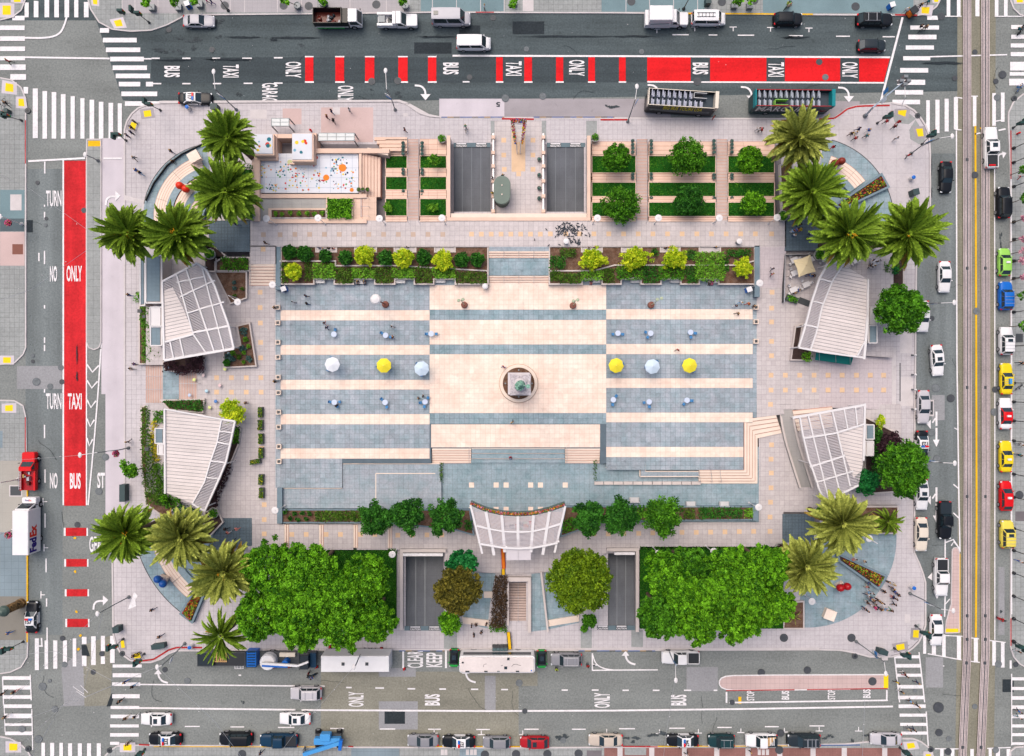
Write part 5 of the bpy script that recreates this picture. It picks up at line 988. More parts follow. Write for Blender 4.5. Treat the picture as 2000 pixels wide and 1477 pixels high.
# slatted flower arch at the top
r=thg('flower_arch','tapered white slatted canopy edged with colourful flowers at the top entrance','canopy',P(1013,258,ZS));c=r.location;L_=lambda x,y,z:tuple(a-b for a,b in zip(P(x,y,z),c))
b=MB()
for k in range(16):
 f=k/15;w=11.5*(1-f)+4*f;y=238+38*f;b.bar(L_(1013-w,y,3.4-f),L_(1013+w,y,3.4-f),.09,.12)
b.mk('slat',WMET,r)['kind']='stuff'
for s in(-1,1):b=MB();b.bar(L_(1013+s*12,237,3.4),L_(1013+s*4,280,2.4),.16,.25);b.bar(L_(1013+s*4,280,2.4),L_(1013+s*3,300,.3),.12,.2);b.tube([L_(1013+s*11.5,238,ZS),L_(1013+s*11.5,238,3.4)],.08,6);b.mk('side_beam',WMET,r)
arch_root=r
# oval kiosk
def stadium(w,h,n=14):return[(w*cos(t),(h-w)+w*sin(t))for t in[PI*i/n for i in range(n+1)]]+[(w*cos(t),-(h-w)+w*sin(t))for t in[PI+PI*i/n for i in range(n+1)]]
r=thg('kiosk','dark green oval kiosk with two roof vents between the garage ramps','kiosk',P(981,381,ZS))
b=MB();b.pri(stadium(1.15,2.0),0,2.7);b.mk('wall',DKGREEN,r);b=MB();b.pri(stadium(1.28,2.18),2.7,2.85);b.pri(stadium(1.2,2.1),2.85,2.93);b.mk('roof',mat('kiosk_roof','66776d',.5,.06,.8,spec=.4),r)
for y in(-.7,.7):b=MB();b.lat([(.12,2.93),(.12,3.0),(.06,3.05)],(0,y,0),10);b.mk('vent',CREAM,r)
# ---- monument: planted ring, square pedestal, tall column and bronze figure
mc=(1013,749);r=thg('monument','tall column monument with green bronze figure in the middle of the plaza','monument',P(*mc,L0));
b=MB();b.lat([(2.95,0),(2.95,.3),(2.9,.45),(2.45,.45),(2.45,.2),(0.01,.2)],n=48);b.mk('ring_wall',CR2,r);b=MB();b.lat([(3.02,.0),(3.02,.02),(2.9,.02)],n=48);b.mk('ring_joint',JOINT_CREAM,r);b=MB();b.lat([(2.44,.1),(2.44,.32),(.01,.32)],n=40);b.mk('ring_soil',MULCH,r)
PED=mat('pale_monument_stone','dcd4d6',.8,.08,1.2,fine=.08);s=1.66
for nm,hw,z0,z1 in(('pedestal',1.66,.3,.9),('pedestal',1.5,.9,3.6),('pedestal',1.62,3.6,4.0)):b=MB();b.box(-hw,-hw,z0,hw,hw,z1);b.mk(nm,PED,r)
b=MB();b.lat([(.95,4.0),(.9,4.4),(.72,4.6),(.7,10),(.6,21),(.66,21.2),(.66,21.4),(.62,21.5)],n=24);b.mk('column_shaft',PED,r,smooth=False)
b=MB();b.box(-1.3,-1.3,21.9,1.3,1.3,22.2);b.mk('capital_plate',PED,r);b=MB();ab=[]
for k in range(4):
 a0=PI/4+k*PI/2
 for i in range(7):
  t=a0+(PI/2)*i/7;u=abs(i/7-.5)*2;rr=1.12+.70*u*u;ab.append((rr*cos(t),rr*sin(t)))
b.pri(ab,22.4,22.75,0,True);b.lat([(.62,21.5),(.9,22.0),(1.1,22.4)],n=20);b.mk('capital',mat('capital_stone','c4bcc0',.8,.2,2.5,fine=.2,fs_=5),r)
b=MB();b.lat([(.85,22.75),(.75,23.1),(.45,23.3)],n=16);b.mk('drum',PED,r)
b=MB();b.lat([(.5,23.3),(.58,23.7),(.4,24.3),(.42,24.9),(.28,25.3),(.09,25.45),(.13,25.6),(.16,25.75),(.1,25.9),(.02,25.95)],n=14);b.tube([(.2,0,25.1),(.6,-.1,25.3),(.85,-.15,25.9)],[.1,.08,.05],7);b.tube([(-.2,0,25.1),(-.4,-.35,25.2),(-.35,-.6,25.6)],[.1,.08,.05],7)
for k in range(9):t=k*.7;b.blob((.42*cos(t)-.1,.42*sin(t)-.12,23.8+.1*k),(.2,.2,.26),0,7,5,.25)
b.mk('bronze_figure',BRONZE,r,smooth=True)
b=MB();
b.lat([(.2,25.88),(.26,25.92),(.26,25.97),(.2,26)],(.86,-.15,0),10);b.tube([(.85,-.15,25.6),(.86,-.15,26.1)],.03,5);b.mk('wreath',BRONZE,r)
for a in range(4):b=MB();b.lat([(.09,.3),(.09,.5),(.14,.55)],(2.05*cos(a*PI/2),2.05*sin(a*PI/2),0),8);b.mk('spotlight',MGREY,r)
# ------------------------------------------------------------------ plants
G=lambda r,g,b:(r,g,b)
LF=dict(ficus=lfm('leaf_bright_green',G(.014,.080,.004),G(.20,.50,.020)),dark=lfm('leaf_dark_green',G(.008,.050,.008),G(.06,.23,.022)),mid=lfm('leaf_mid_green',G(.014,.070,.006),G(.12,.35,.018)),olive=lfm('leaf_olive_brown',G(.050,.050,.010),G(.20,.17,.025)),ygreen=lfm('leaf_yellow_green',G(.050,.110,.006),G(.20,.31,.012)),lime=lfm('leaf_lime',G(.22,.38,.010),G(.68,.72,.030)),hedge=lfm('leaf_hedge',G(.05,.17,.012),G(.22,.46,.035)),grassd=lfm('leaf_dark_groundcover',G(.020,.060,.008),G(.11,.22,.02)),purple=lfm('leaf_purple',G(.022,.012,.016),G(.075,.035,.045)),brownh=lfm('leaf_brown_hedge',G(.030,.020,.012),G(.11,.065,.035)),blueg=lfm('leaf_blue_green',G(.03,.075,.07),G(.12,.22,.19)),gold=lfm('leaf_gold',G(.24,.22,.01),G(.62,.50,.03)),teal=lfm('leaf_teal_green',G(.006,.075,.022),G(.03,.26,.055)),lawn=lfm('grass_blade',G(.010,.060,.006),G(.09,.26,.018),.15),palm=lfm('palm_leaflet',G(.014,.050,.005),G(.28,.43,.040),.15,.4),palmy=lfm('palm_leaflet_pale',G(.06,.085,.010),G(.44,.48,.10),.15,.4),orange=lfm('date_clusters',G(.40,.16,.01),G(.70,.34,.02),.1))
def quads(name,C0,U,V,tone,m):
 """leaf quads from centres and half-axes"""
 n=len(C0);v=np.empty((n,4,3),dtype=np.float32)
 v[:,0]=C0-U;v[:,1]=C0+V*.62;v[:,2]=C0+U;v[:,3]=C0-V*.62
 me=bpy.data.meshes.new(name);me.vertices.add(n*4);me.vertices.foreach_set('co',v.ravel());me.loops.add(n*4);me.loops.foreach_set('vertex_index',np.arange(n*4,dtype=np.int32))
 me.polygons.add(n);me.polygons.foreach_set('loop_start',np.arange(0,n*4,4,dtype=np.int32));me.update(calc_edges=True)
 at=me.attributes.new('tone','FLOAT','FACE');at.data.foreach_set('value',np.clip(tone,0,1).astype(np.float32));me.materials.append(m);return me
def randu(n):
 v=RN(size=(n,3));return v/np.linalg.norm(v,axis=1,keepdims=True)
def lcl(name,pts,size,tone,m,up=.55,jit=.35):
 n=len(pts);nrm=randu(n)*(1-up)+np.array([0,0,up]);nrm/=np.linalg.norm(nrm,axis=1,keepdims=True)
 a=np.cross(nrm,randu(n));a/=np.linalg.norm(a,axis=1,keepdims=True)+1e-9;b=np.cross(nrm,a);s=size*(1+jit*RN(size=(n,1)).clip(-2,2))
 return quads(name,pts.astype(np.float32),(a*s).astype(np.float32),(b*s).astype(np.float32),tone,m)
def crown_pts(rx,ry,rz,n,clp=40,cr=.25,lobes=.12,low=-.15):
 """leaf positions in clumps over an uneven dome; returns points relative to the crown's centre and tones"""
 d=randu(clp*3);d=d[d[:,2]>low][:clp];ph=RU(0,6.28,4);th=np.arctan2(d[:,1],d[:,0])
 lob=1+lobes*(np.sin(3*th+ph[0])*.6+np.sin(5*th+ph[1])*.5+np.sin(8*th+ph[2])*.3)
 rad=RU(.60,.95,len(d))*lob;cc=d*rad[:,None];ct=RU(-.22,.22,len(d))
 idx=RNG.integers(0,len(d),n);off=randu(n)*(RU(0,1,(n,1))**.45)*cr;off[:,2]*=.75
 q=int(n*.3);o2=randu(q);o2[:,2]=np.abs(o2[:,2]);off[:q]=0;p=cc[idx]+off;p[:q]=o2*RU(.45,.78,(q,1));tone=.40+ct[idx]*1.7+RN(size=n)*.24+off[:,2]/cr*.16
 return p*np.array([rx,ry,rz]),tone
def limbs(b,h,r,spread):
 b.tube([(0,0,-.1),(0.05,0,h*.5),(0,.05,h)],[r*1.25,r,r*.8],8)
 for k in range(6):
  a=k*1.05+ru(-.2,.2);e=spread*ru(.5,.75)
  b.tube([(0,0,h*.8),(e*.5*cos(a),e*.5*sin(a),h+spread*.25),(e*cos(a),e*sin(a),h+spread*.5)],[r*.55,r*.35,r*.15],6)
def tree(label,px,py,rpx,zc,rzf,leaf,n,size,name='leafy_tree',cat='tree',clp=46,cr=.26,lobes=.12,zb=ZS,group=None,ry=None,low=-.1,up=.55):
 """a tree whose crown centre stands at height zc above the point seen at (px,py)"""
 x,y,_=P(px,py,zc);r=PX(rpx,zc);r2=PX(ry,zc)if ry else r
 rt=thg(name,label,cat,(x,y,zb),0,group)
 up-=.15;p,t=crown_pts(r*.93,r2*.93,r*rzf,n,clp,cr,lobes,low);p[:,2]+=zc-zb
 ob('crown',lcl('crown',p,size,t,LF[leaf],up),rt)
 if zc-zb>1.3:b=MB();limbs(b,zc-zb-r*rzf*.35,max(.05,r*.06),r*.8);b.mk('trunk',TRUNK,rt)
 else:b=MB();[b.tube([(0,0,0),(ru(-.5,.5)*r,ru(-.5,.5)*r,(zc-zb)*.7+.1)],.03,5)for _ in range(4)];b.mk('stem',TRUNK,rt)
 return rt
pos=['top left','top centre','top right','right','bottom left','bottom centre','bottom right','left','middle']
for i,(x,y,r,z)in enumerate([(528,1108,62,10.5),(610,1115,62,11.5),(715,1130,58,10),(660,1150,50,11.5),(512,1200,60,10),(590,1215,60,11),(672,1215,60,11),(728,1208,52,9.5),(618,1165,44,12),(560,1160,42,11.5)]):
 tree('bright green broad crown in the left tree group, %s'%['its upper left corner behind the palm','its top beside the disc lamp','upper right corner by the ramp wall','in the middle of the group','lower left corner by the dark palm','bottom edge above the boom truck','bottom edge left of the white trailer','lower right corner above the white trailer','highest, at its centre','left of its centre'][i],x,y,r,z,.72,'ficus',19000,.15,'broadleaf_tree',group='left tree group',clp=150,cr=.118)
for i,(x,y,r,z)in enumerate([(1300,1118,50,10),(1340,1105,48,9),(1430,1115,58,10.5),(1500,1105,50,11),(1290,1200,52,10),(1362,1205,58,10.5),(1440,1205,56,10),(1510,1180,46,9.5),(1335,1158,46,11),(1395,1158,46,12),(1460,1160,44,12)]):
 tree('green broad crown in the right tree group, %s'%['its upper left by the ramp wall','upper edge between the disc lamps','upper middle','its upper right corner beside the pale palm','its lower left above the white pickup','lower edge middle','lower edge right of middle','its right end by the bark bed','left of its centre','at its centre','right of its centre'][i],x,y,r,z,.72,'ficus' if i not in(1,4)else 'mid',18000,.15,'broadleaf_tree',group='right tree group',clp=150,cr=.118)
tree('round olive brown tree left of the sunken stairs',895,1150,52,6.5,.75,'olive',15000,.17,'round_tree',clp=220,cr=.15,lobes=.03);tree('dense green tree behind the round olive tree',903,1098,36,5.2,.6,'teal',4200,.2,'round_tree',ry=24)
tree('large round yellow-green tree right of the sunken stairs',1133,1134,69,7.5,.72,'ygreen',26000,.17,'round_tree',clp=300,cr=.13,lobes=.03);tree('bright green bush below the round olive tree',879,1216,25,3,.8,'ficus',2800,.17,'bush','bush');tree('small green bush below the large yellow-green tree',1150,1212,16,2.5,.7,'mid',1300,.15,'bush','bush');tree('tiny green bush at the end of the right lower ramp wall',1141,1229,8,1.5,.7,'mid',500,.12,'bush','bush')
for i,(x,y,r)in enumerate([(735,1012,36),(797,1004,35),(873,1008,38),(1150,1011,34),(1212,1009,38),(1292,1008,44)]):tree('dark green tree in the lower bed, %s'%['left of the canopy, farthest from it','left of the canopy, the middle one','left of the canopy, nearest to it','right of the canopy, nearest to it','right of the canopy, the middle one','right of the canopy, farthest from it'][i],x,y,r,5.5,.7,'dark' if i<5 else 'mid',7000,.16,'small_tree',clp=60,cr=.24,lobes=.2,zb=LOW+.6,group='trees beside the stage canopy')
tree('dense green tree overhanging the white car by the right street',1757,606,53,7,.75,'mid',17000,.16,'street_tree',clp=200,cr=.16,lobes=.07);tree('green tree overhanging the police car by the right street',1762,915,54,7.5,.75,'mid',18000,.16,'street_tree',clp=200,cr=.16,lobes=.08,ry=60);tree('bluish green bush right of the lower right pergola',1692,940,27,3.5,.7,'teal',2600,.17,'bush','bush');tree('purple-brown flowering bush above the lower right street tree',1737,868,26,4,.6,'purple',2600,.16,'bush','bush');tree('dark green bush between the roof box and the purple bush',1716,875,16,3,.8,'dark',1200,.16,'bush','bush',ry=34);tree('lime shrub at the tip of the bed behind the lower right pavilion',1719,822,10,2,.8,'lime',600,.13,'bush','bush',ry=16)
for i,(x,y,r,k)in enumerate([(1203,309,31,'mid'),(1341,307,42,'mid'),(1463,313,29,'ficus'),(1213,402,42,'mid'),(1345,393,33,'dark'),(1471,398,27,'ficus')]):tree('round clipped tree on the right-hand lawns, %s'%['small one at the upper left','big one at the top middle','bright one at the upper right','big one overhanging the walkway','dark fine-leaved one at the lower middle','bright one at the lower right'][i],x,y,r,4.0,.7,k,7500,.13,'lawn_tree',clp=180,cr=.15,lobes=.04,zb=1.2,group='round trees on the right-hand lawns')
for x,y,r,lab in[(848,312,13,'upper right'),(758,405,12,'lower left'),(845,405,12,'lower right')]:tree('small light green shrub on the left-hand lawns, %s bed'%lab,x,y,r,2.6,.6,'hedge',420,.14,'shrub','shrub',zb=1.4,clp=14)
for i,(x,y,r,lab,ry)in enumerate([(712,500,22,'second from the left end',None),(789,506,22,'middle of the left bed',None),(865,510,22,'right half of the left bed',None),(574,531,19,'lower left corner of the left bed',None),(1157,507,30,'left end of the right bed, spreading',24),(1240,506,34,'right bed, wide spreading',24),(1316,506,29,'right bed, wide and gappy',22),(1450,524,21,'right end of the right bed',None)]):tree('lime yellow round shrub, %s'%lab,x,y,r,L0+1.9,.7,'lime',3600,.13,'lime_shrub','shrub',clp=70,cr=.2,lobes=.1 if i<4 else .25,zb=L0+.6,group='lime yellow shrubs',ry=ry)
tree('lime yellow round tree at the corner of the lower left pavilion',455,804,27,L0+2.6,.7,'lime',2600,.16,'lime_shrub','shrub',clp=46,zb=L0)
for x,y,r,lab in[(566,493,16,'left end of the left bed'),(596,496,17,'second from the left end'),(635,500,14,'below the bench with people'),(675,503,16,'left of the first lime shrub'),(753,504,17,'between two lime shrubs'),(827,502,17,'left of the last lime shrub'),(902,508,16,'left one of the pair at the right end'),(932,508,16,'right one of the pair at the right end')]:tree('dark green clipped ball shrub, %s'%lab,x,y,r,L0+1.5,.75,'dark',2600,.12,'ball_shrub','shrub',clp=120,cr=.22,lobes=.04,zb=L0+.6,group='dark green ball shrubs')
def hedge(label,pg,z0,h,leaf,dens=26,size=.13,name='hedge',cat='hedge',group=None,bumps=.25):
 """clipped hedge: leaves through a box with an uneven top"""
 z=z0+h;w=W(pg,z);xs=[p[0]for p in w];ys=[p[1]for p in w];n=int(max(120,area(w)*dens));c=(sum(xs)/len(xs),sum(ys)/len(ys),z0);pts=[]
 X=RU(min(xs),max(xs),n*3);Y=RU(min(ys),max(ys),n*3)
 keep=[i for i in range(n*3)if inside(w,X[i],Y[i])][:n];X=X[keep];Y=Y[keep];k=len(X);f=RU(0,1,k)**.35
 bump=np.sin(X*2.3+c[0])*np.sin(Y*2.9+c[1])+.5*np.sin(X*5.1)*np.sin(Y*4.3);Z=h*f*(1+bumps*bump*.5);j=RN(size=(k,2))*.1
 t=.42+.22*np.sin(X*3.1+1)*np.sin(Y*2.7)+RN(size=k)*.22+(f-.7)*.2
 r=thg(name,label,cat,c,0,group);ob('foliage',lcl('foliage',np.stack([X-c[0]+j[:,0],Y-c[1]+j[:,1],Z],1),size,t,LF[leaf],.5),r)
 b=MB();[b.tube([(ru(-.3,.3),ru(-.3,.3),0),(ru(-.4,.4),ru(-.3,.3),h*.7)],.025,5)for _ in range(3)];b.mk('stem',TRUNK,r);return r
for i,x in enumerate((632,709,788,866)):hedge('light green clipped hedge in the left bed, %s'%['left of the dark grass squares','above the bench with two people','above the third bench','below the last lime shrub'][i],R4(x-22,514 if i==0 else 523,x+22,543),L0+.5,1.0,'hedge',110,group='light green hedges of the left bed')
for i,q in enumerate([R4(548,512,562,552),R4(594,512,608,549),R4(657,522,690,553),R4(733,522,766,553),R4(812,521,844,552),R4(890,531,950,553)]):hedge('dark olive ground cover block in the left bed, %s'%['at the left end','right of the corner lime shrub','left of the bench with two people','left of the third bench','left of the fourth bench','at the right end'][i],q,L0+.55,.6,'grassd',110,.11,'ground_cover','ground cover','dark ground cover of the left bed')
for i,(q,lf,h)in enumerate([(R4(1359,492,1416,547),'hedge',1.4),(R4(1205,520,1257,546),'mid',1.1),(R4(1287,520,1338,546),'mid',1.1),(R4(1134,528,1178,547),'hedge',1.1),(R4(1258,520,1286,552),'dark',.8),(R4(1074,500,1104,525),'dark',.9),(R4(1094,533,1135,553),'grassd',.8),(R4(1094,486,1124,502),'grassd',.7),(R4(1340,520,1362,552),'dark',.7),(R4(1420,486,1468,500),'dark',.8),(R4(1178,525,1200,552),'grassd',.7),(R4(1408,503,1424,532),'dark',.6),(R4(1274,486,1286,500),'dark',.6),(R4(1342,488,1360,506),'dark',.6),(R4(1074,528,1094,548),'grassd',.6)]):hedge('shrub mass in the right bed, %s'%['large square light green block','green block below the widest lime shrub','green block below the gappy lime shrub','light green block below the first lime shrub','dark square between two benches','dark mass at the left end','olive mass at the lower left','olive mass at the upper left','dark square left of the large block','dark row at the upper right end','olive patch left of the widest hedge','dark strip right of the large block','tiny dark tuft behind the second seat','tiny dark tuft behind the third seat','olive patch at the lower left corner'][i],q,L0+.55,h,lf,110,.12,group='shrub masses of the right bed')
for lab,q,z,h,lf in[('dense green hedge in the planter beside the left cream stairs',R4(431,503,483,527),L0+.5,1.0,'mid'),('dark green hedge below the left entrance stairs',[(316,783),(397,782),(394,804),(330,797)],L0,1.2,'dark'),('brown leaved hedge left of the sunken stairs',[(967,1126),(990,1126),(990,1200),(986,1228),(958,1226),(962,1170)],ZS,1.6,'brownh'),('bright square hedge right of the narrow shrub planter',R4(639,388,687,426),L1+.1,.8,'ficus'),('small green hedge at the foot of the brown hedge',R4(956,1220,988,1235),ZS,.9,'mid'),('purple leaved shrubs below the upper left pergola, right part',R4(362,695,396,728),L0+.3,1.0,'purple'),('purple leaved shrubs below the upper left pergola, left part',R4(319,703,342,724),L0+.3,.9,'purple'),('purple leaved shrubs below the upper left pergola, lowest part',R4(341,715,364,732),L0+.3,.8,'purple'),('purple leaved strip along the lower left pergola',[(448,905),(452,915),(428,968),(424,990),(410,996),(428,940)],L0+.1,.6,'purple'),('dark green strip right of the lower left pergola corner',[(457,832),(468,838),(464,864),(452,868)],L0+.1,.7,'mid'),('green ground cover beside the upper left pavilion',R4(273,596,289,640),ZS+.5,.7,'mid'),('dark ground cover left of the grey roof box',R4(276,645,294,708),ZS+.5,.7,'mid'),('dark ground cover below the grey roof box',R4(292,672,316,706),ZS+.5,.6,'grassd'),('olive shrubs left of the lower left pavilion, upper part',R4(274,795,290,850),ZS+.5,1.0,'grassd'),('dark olive shrubs left of the lower left pavilion, long lower part',[(272,845),(292,845),(300,900),(320,960),(310,985),(285,985),(276,930)],ZS+.5,1.4,'grassd'),('golden shrub strip along the lower left pavilion',[(293,822),(306,822),(304,860),(312,900),(298,905),(292,870)],ZS+.5,1.2,'gold'),('green shrubs between the golden strip and the lower left pavilion top',R4(298,803,320,826),ZS+.5,1.2,'mid'),('green ground cover below the lower left pavilion',[(300,905),(320,905),(322,965),(352,975),(340,1000),(305,985)],ZS+.5,1.0,'mid'),('dark shrubs at the lower edge of the lower left pavilion',[(350,985),(392,1000),(385,1010),(340,1003)],ZS+.3,.8,'dark'),('mixed green ground cover at the left of the lower bed',R4(615,999,705,1018),LOW+.75,.5,'grassd'),('dark shrubs at the right end of the lower bed',R4(1366,992,1450,1013),LOW+.75,.7,'dark'),('dark shrubs right of the farthest stage tree',R4(1336,994,1358,1014),LOW+.75,.7,'grassd'),('green shrub behind the upper right pavilion court',R4(1728,512,1758,532),ZS+.4,.9,'mid'),('tall dark ivy mass behind the lower right pavilion',[(1704,835),(1722,835),(1728,870),(1728,930),(1708,935)],ZS+.5,2.0,'dark'),('small green ground cover beside the right of the stage canopy',[(1100,1018),(1118,1010),(1122,1036),(1100,1042)],LOW+.7,.4,'mid'),('green shrub at the foot of the dark bed by the upper right pavilion',R4(1570,688,1585,706),L0+.3,.9,'ficus'),('dark tuft left of the stage canopy',R4(908,1018,922,1036),LOW+.7,.5,'dark'),('small dark hedge beside the bed at the right end of the lower bed',R4(1455,994,1472,1011),LOW+.75,.5,'hedge'),('dark hedge below the upper left palms',R4(455,322,492,380),L1-.1,.9,'dark'),('green bush tuft below the upper right court',R4(1745,522,1757,534),ZS+.5,1.3,'teal'),('tuft by the pavement beside the left roof box',R4(262,570,276,590),ZS,1.0,'ficus')]:hedge(lab,q,z,h,lf,120 if lf in('brownh','purple')else 90,.13,'hedge' if 'hedge' in lab else 'shrubs')
for i,(x,y)in enumerate([(557,1001),(575,1003),(590,1002),(604,1003),(567,1013),(581,1014),(599,1014)]):tree('small dark tuft in bark, left end of the lower bed, %s'%('upper row, '+ORD[i]if i<4 else 'lower row, '+ORD[i-4]),x,y,5.5,LOW+1.1,.7,'dark',220,.1,'tuft','plant',clp=8,zb=LOW+.7,group='dark tufts at the left end of the lower bed')
for i,(x,y)in enumerate([(539,418),(551,419),(567,416),(585,418),(600,417),(614,418),(629,416)]):tree('small light green shrub in the narrow planter below the dotted deck, %s from the left'%ORD[i],x,y,5.5,L1+.7,.7,'hedge',240,.1,'tuft','plant',clp=9,zb=L1+.15,group='small shrubs in the narrow planter')
for i,(x,y,r,k)in enumerate([(475,648,10,'blueg'),(480,662,6,'hedge'),(473,682,8,'blueg'),(485,676,5,'hedge'),(446,697,9,'blueg'),(455,690,6,'hedge'),(486,700,8,'blueg'),(467,697.5,6,'grassd'),(476,688,5,'hedge'),(453,702,7,'blueg'),(476,707,4,'hedge')]):tree(('blue-green' if k=='blueg' else 'green')+' tuft in the L-shaped planter, %s from the top'%ORD[sorted((648,662,682,676,697,690,700,697.5,688,702,707)).index(y)],x,y,r,L0+.8,.6,k,330,.1,'tuft','plant',clp=12,zb=L0+.5,group=('blue-green' if k=='blueg' else 'green')+' tufts in the L-shaped planter')
tree('clipped dark green ball at the lower corner of the L-shaped planter',443,709,8,L0+1.1,.8,'dark',700,.1,'ball_shrub','shrub',clp=40,cr=.2,lobes=.03,zb=L0+.4)
for i,(x,y)in enumerate([(458,552),(458,563),(473,564),(459,577)]):tree('small agave-like tuft in the five-sided bark planter, %s'%('uppermost','middle left','middle right','lowest')[i],x,y,4.5,L0+.8,.6,'blueg' if i<2 else 'grassd',150,.1,'tuft','plant',clp=7,zb=L0+.5,group='tufts in the five-sided planter')
tree('loose light green young tree beside the left pavement',256,920,20,4,.8,'ficus',900,.17,'young_tree',clp=14,cr=.35,lobes=.35);tree('bright green bush by the lower left pavilion corner',322,973,9,2,.8,'ficus',500,.14,'bush','bush')
# lawn grass: blades on every lawn bed
bp=[];bt=[]
for q in[R4(x0,y0,x1,y1)for x0,x1 in[(753,795),(820,872)]for y0,y1 in[(304,329),(345,371),(388,422)]]+[R4(x0,y0,x1,y1)for x0,x1 in[(1156,1242),(1267,1398),(1422,1513)]for y0,y1 in[(304,338),(356,384),(395,423)]]:
 k=[304,345,388,356,395].index(q[0][1]);k=[0,1,2,1,2][k];z=ZS+.5+k*.62+.05;w=W([(q[0][0]+2,q[0][1]+2),(q[2][0]-2,q[2][1]-2)],z);n=int(abs((w[1][0]-w[0][0])*(w[1][1]-w[0][1]))*60)
 X=RU(w[0][0],w[1][0],n);Y=RU(w[1][1],w[0][1],n);bp.append(np.stack([X,Y,z+RU(.01,.07,n)],1));bt.append(.42+.36*np.sin(X*.9+2*np.sin(Y*.7))*np.sin(Y*1.1)+RN(size=n)*.22)
for q in([(560,1072),(774,1076),(774,1228),(560,1228)],[(1250,1068),(1530,1068),(1530,1228),(1250,1228)]):
 w=W(q,LOW+.1);o=shx('lawn',[q],LOW,GRASSM,None,th=.5);stc(o,'dark lawn under the %s tree group'%('left' if q[0][0]<900 else 'right'));n=30000;X=RU(min(p[0]for p in w),max(p[0]for p in w),n);Y=RU(min(p[1]for p in w),max(p[1]for p in w),n)
 bp.append(np.stack([X,Y,LOW+RU(.01,.07,n)],1));bt.append(.3+.25*np.sin(X*.6)*np.sin(Y*.9)+RN(size=n)*.2)
go=ob('grass',lcl('grass',np.concatenate(bp),.09,np.concatenate(bt),LF['lawn'],.35));tag(go,'short green grass covering the lawn beds','grass',kind='stuff')
# ---- palms: every frond is a part
def frm(L,droop,lift,m,wid=.42,nl=30):
 C_=[];U_=[];V_=[];T_=[]
 def at(t):return np.array([L*(t-.12*droop*t*t),0,L*(lift*t-droop*t*t)])
 for i in range(nl):
  t=.10+.90*i/(nl-1);p=at(t);tan=at(min(t+.02,1.02))-at(t-.02);tan/=np.linalg.norm(tan);side=np.array([0,1.0,0]);upv=np.cross(tan,side)
  ll=wid*(sin(PI*min(1,.18+t*.86))**.6+.12)*L*.30
  for s in(-1,1):
   for v in(0,1):
    d=tan*(.75+.1*v)+side*s*(.72-.2*v)+upv*(.28+.25*v+ru(-.1,.1));d/=np.linalg.norm(d);l2=ll*ru(.8,1.1)
    U=d*l2/2;Vv=np.cross(d,np.cross(tan,d)+1e-6);Vv=np.cross(d,upv);Vv/=np.linalg.norm(Vv)+1e-9
    C_.append(p+U);U_.append(U);V_.append(Vv*.075);T_.append(.36+.3*(t-.5)+(.22 if v else 0)+random.gauss(0,.16))
 pts=[at(t)for t in np.linspace(0,1,9)]
 for a,b in zip(pts[:-1],pts[1:]):C_.append((a+b)/2+np.array([0,0,.03]));U_.append((b-a)/2);V_.append(np.array([0,.05,0]));T_.append(.95)
 return quads('frond',np.array(C_),np.array(U_),np.array(V_),np.array(T_),m)
FR={}
for key,m in(('palm',LF['palm']),('dry',lfm('palm_leaflet_dry',G(.10,.07,.02),G(.42,.27,.05))),('palmy',LF['palmy'])):FR[key]=[[frm(1.0,dr,li,m,w)for w in(.42,.52,.60)]for dr,li in((.12,1.15),(.28,.85),(.48,.62),(.62,.38),(.70,.16))]
def palm(label,px,py,rpx,key='palm',zc=11.5,nf=74,dates=True,thin=1.0,zb=ZS):
 x,y,_=P(px,py,zc);R=PX(rpx,zc);tilt=ru(0,.16);ta=ru(0,6);nf+=random.randint(-14,10);r=thg('palm_tree',label,'palm tree',(x,y,zb),0,'palms round the square');h=zc-zb
 b=MB();b.tube([(0,0,-.1),(0,0,h*.5),(0,0,h-.9)],[.42,.36,.36],10);b.lat([(.42,h-1.4),(.6,h-.9),(.4,h-.6),(.1,h-.5)],n=10);b.mk('trunk',TRUNK,r)
 for i in range(nf):
  f=(i+.5)/nf;ring=min(4,int(f*5));a=i*2.39996+ru(-.22,.22);ext=(.50+.14*(i%3),.88,1.0,1.02,.95)[ring]*R*ru(.84,1.08)/(.93,.95,.945,.93,.92)[ring]
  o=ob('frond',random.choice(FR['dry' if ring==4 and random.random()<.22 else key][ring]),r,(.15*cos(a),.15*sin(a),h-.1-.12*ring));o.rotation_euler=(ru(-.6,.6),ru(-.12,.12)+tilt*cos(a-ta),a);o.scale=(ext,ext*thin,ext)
 if dates:
  for k in range(6):
   a=ru(0,6.28);d=ru(.6,1.5);n=26;p=np.stack([d*cos(a)+RN(size=n)*.22,d*sin(a)+RN(size=n)*.22,h+.45+RN(size=n)*.15],1)
   ob('fruit_cluster',lcl('fruit_cluster',p,.15,RU(0,1,n),LF['orange']),r)
 return r
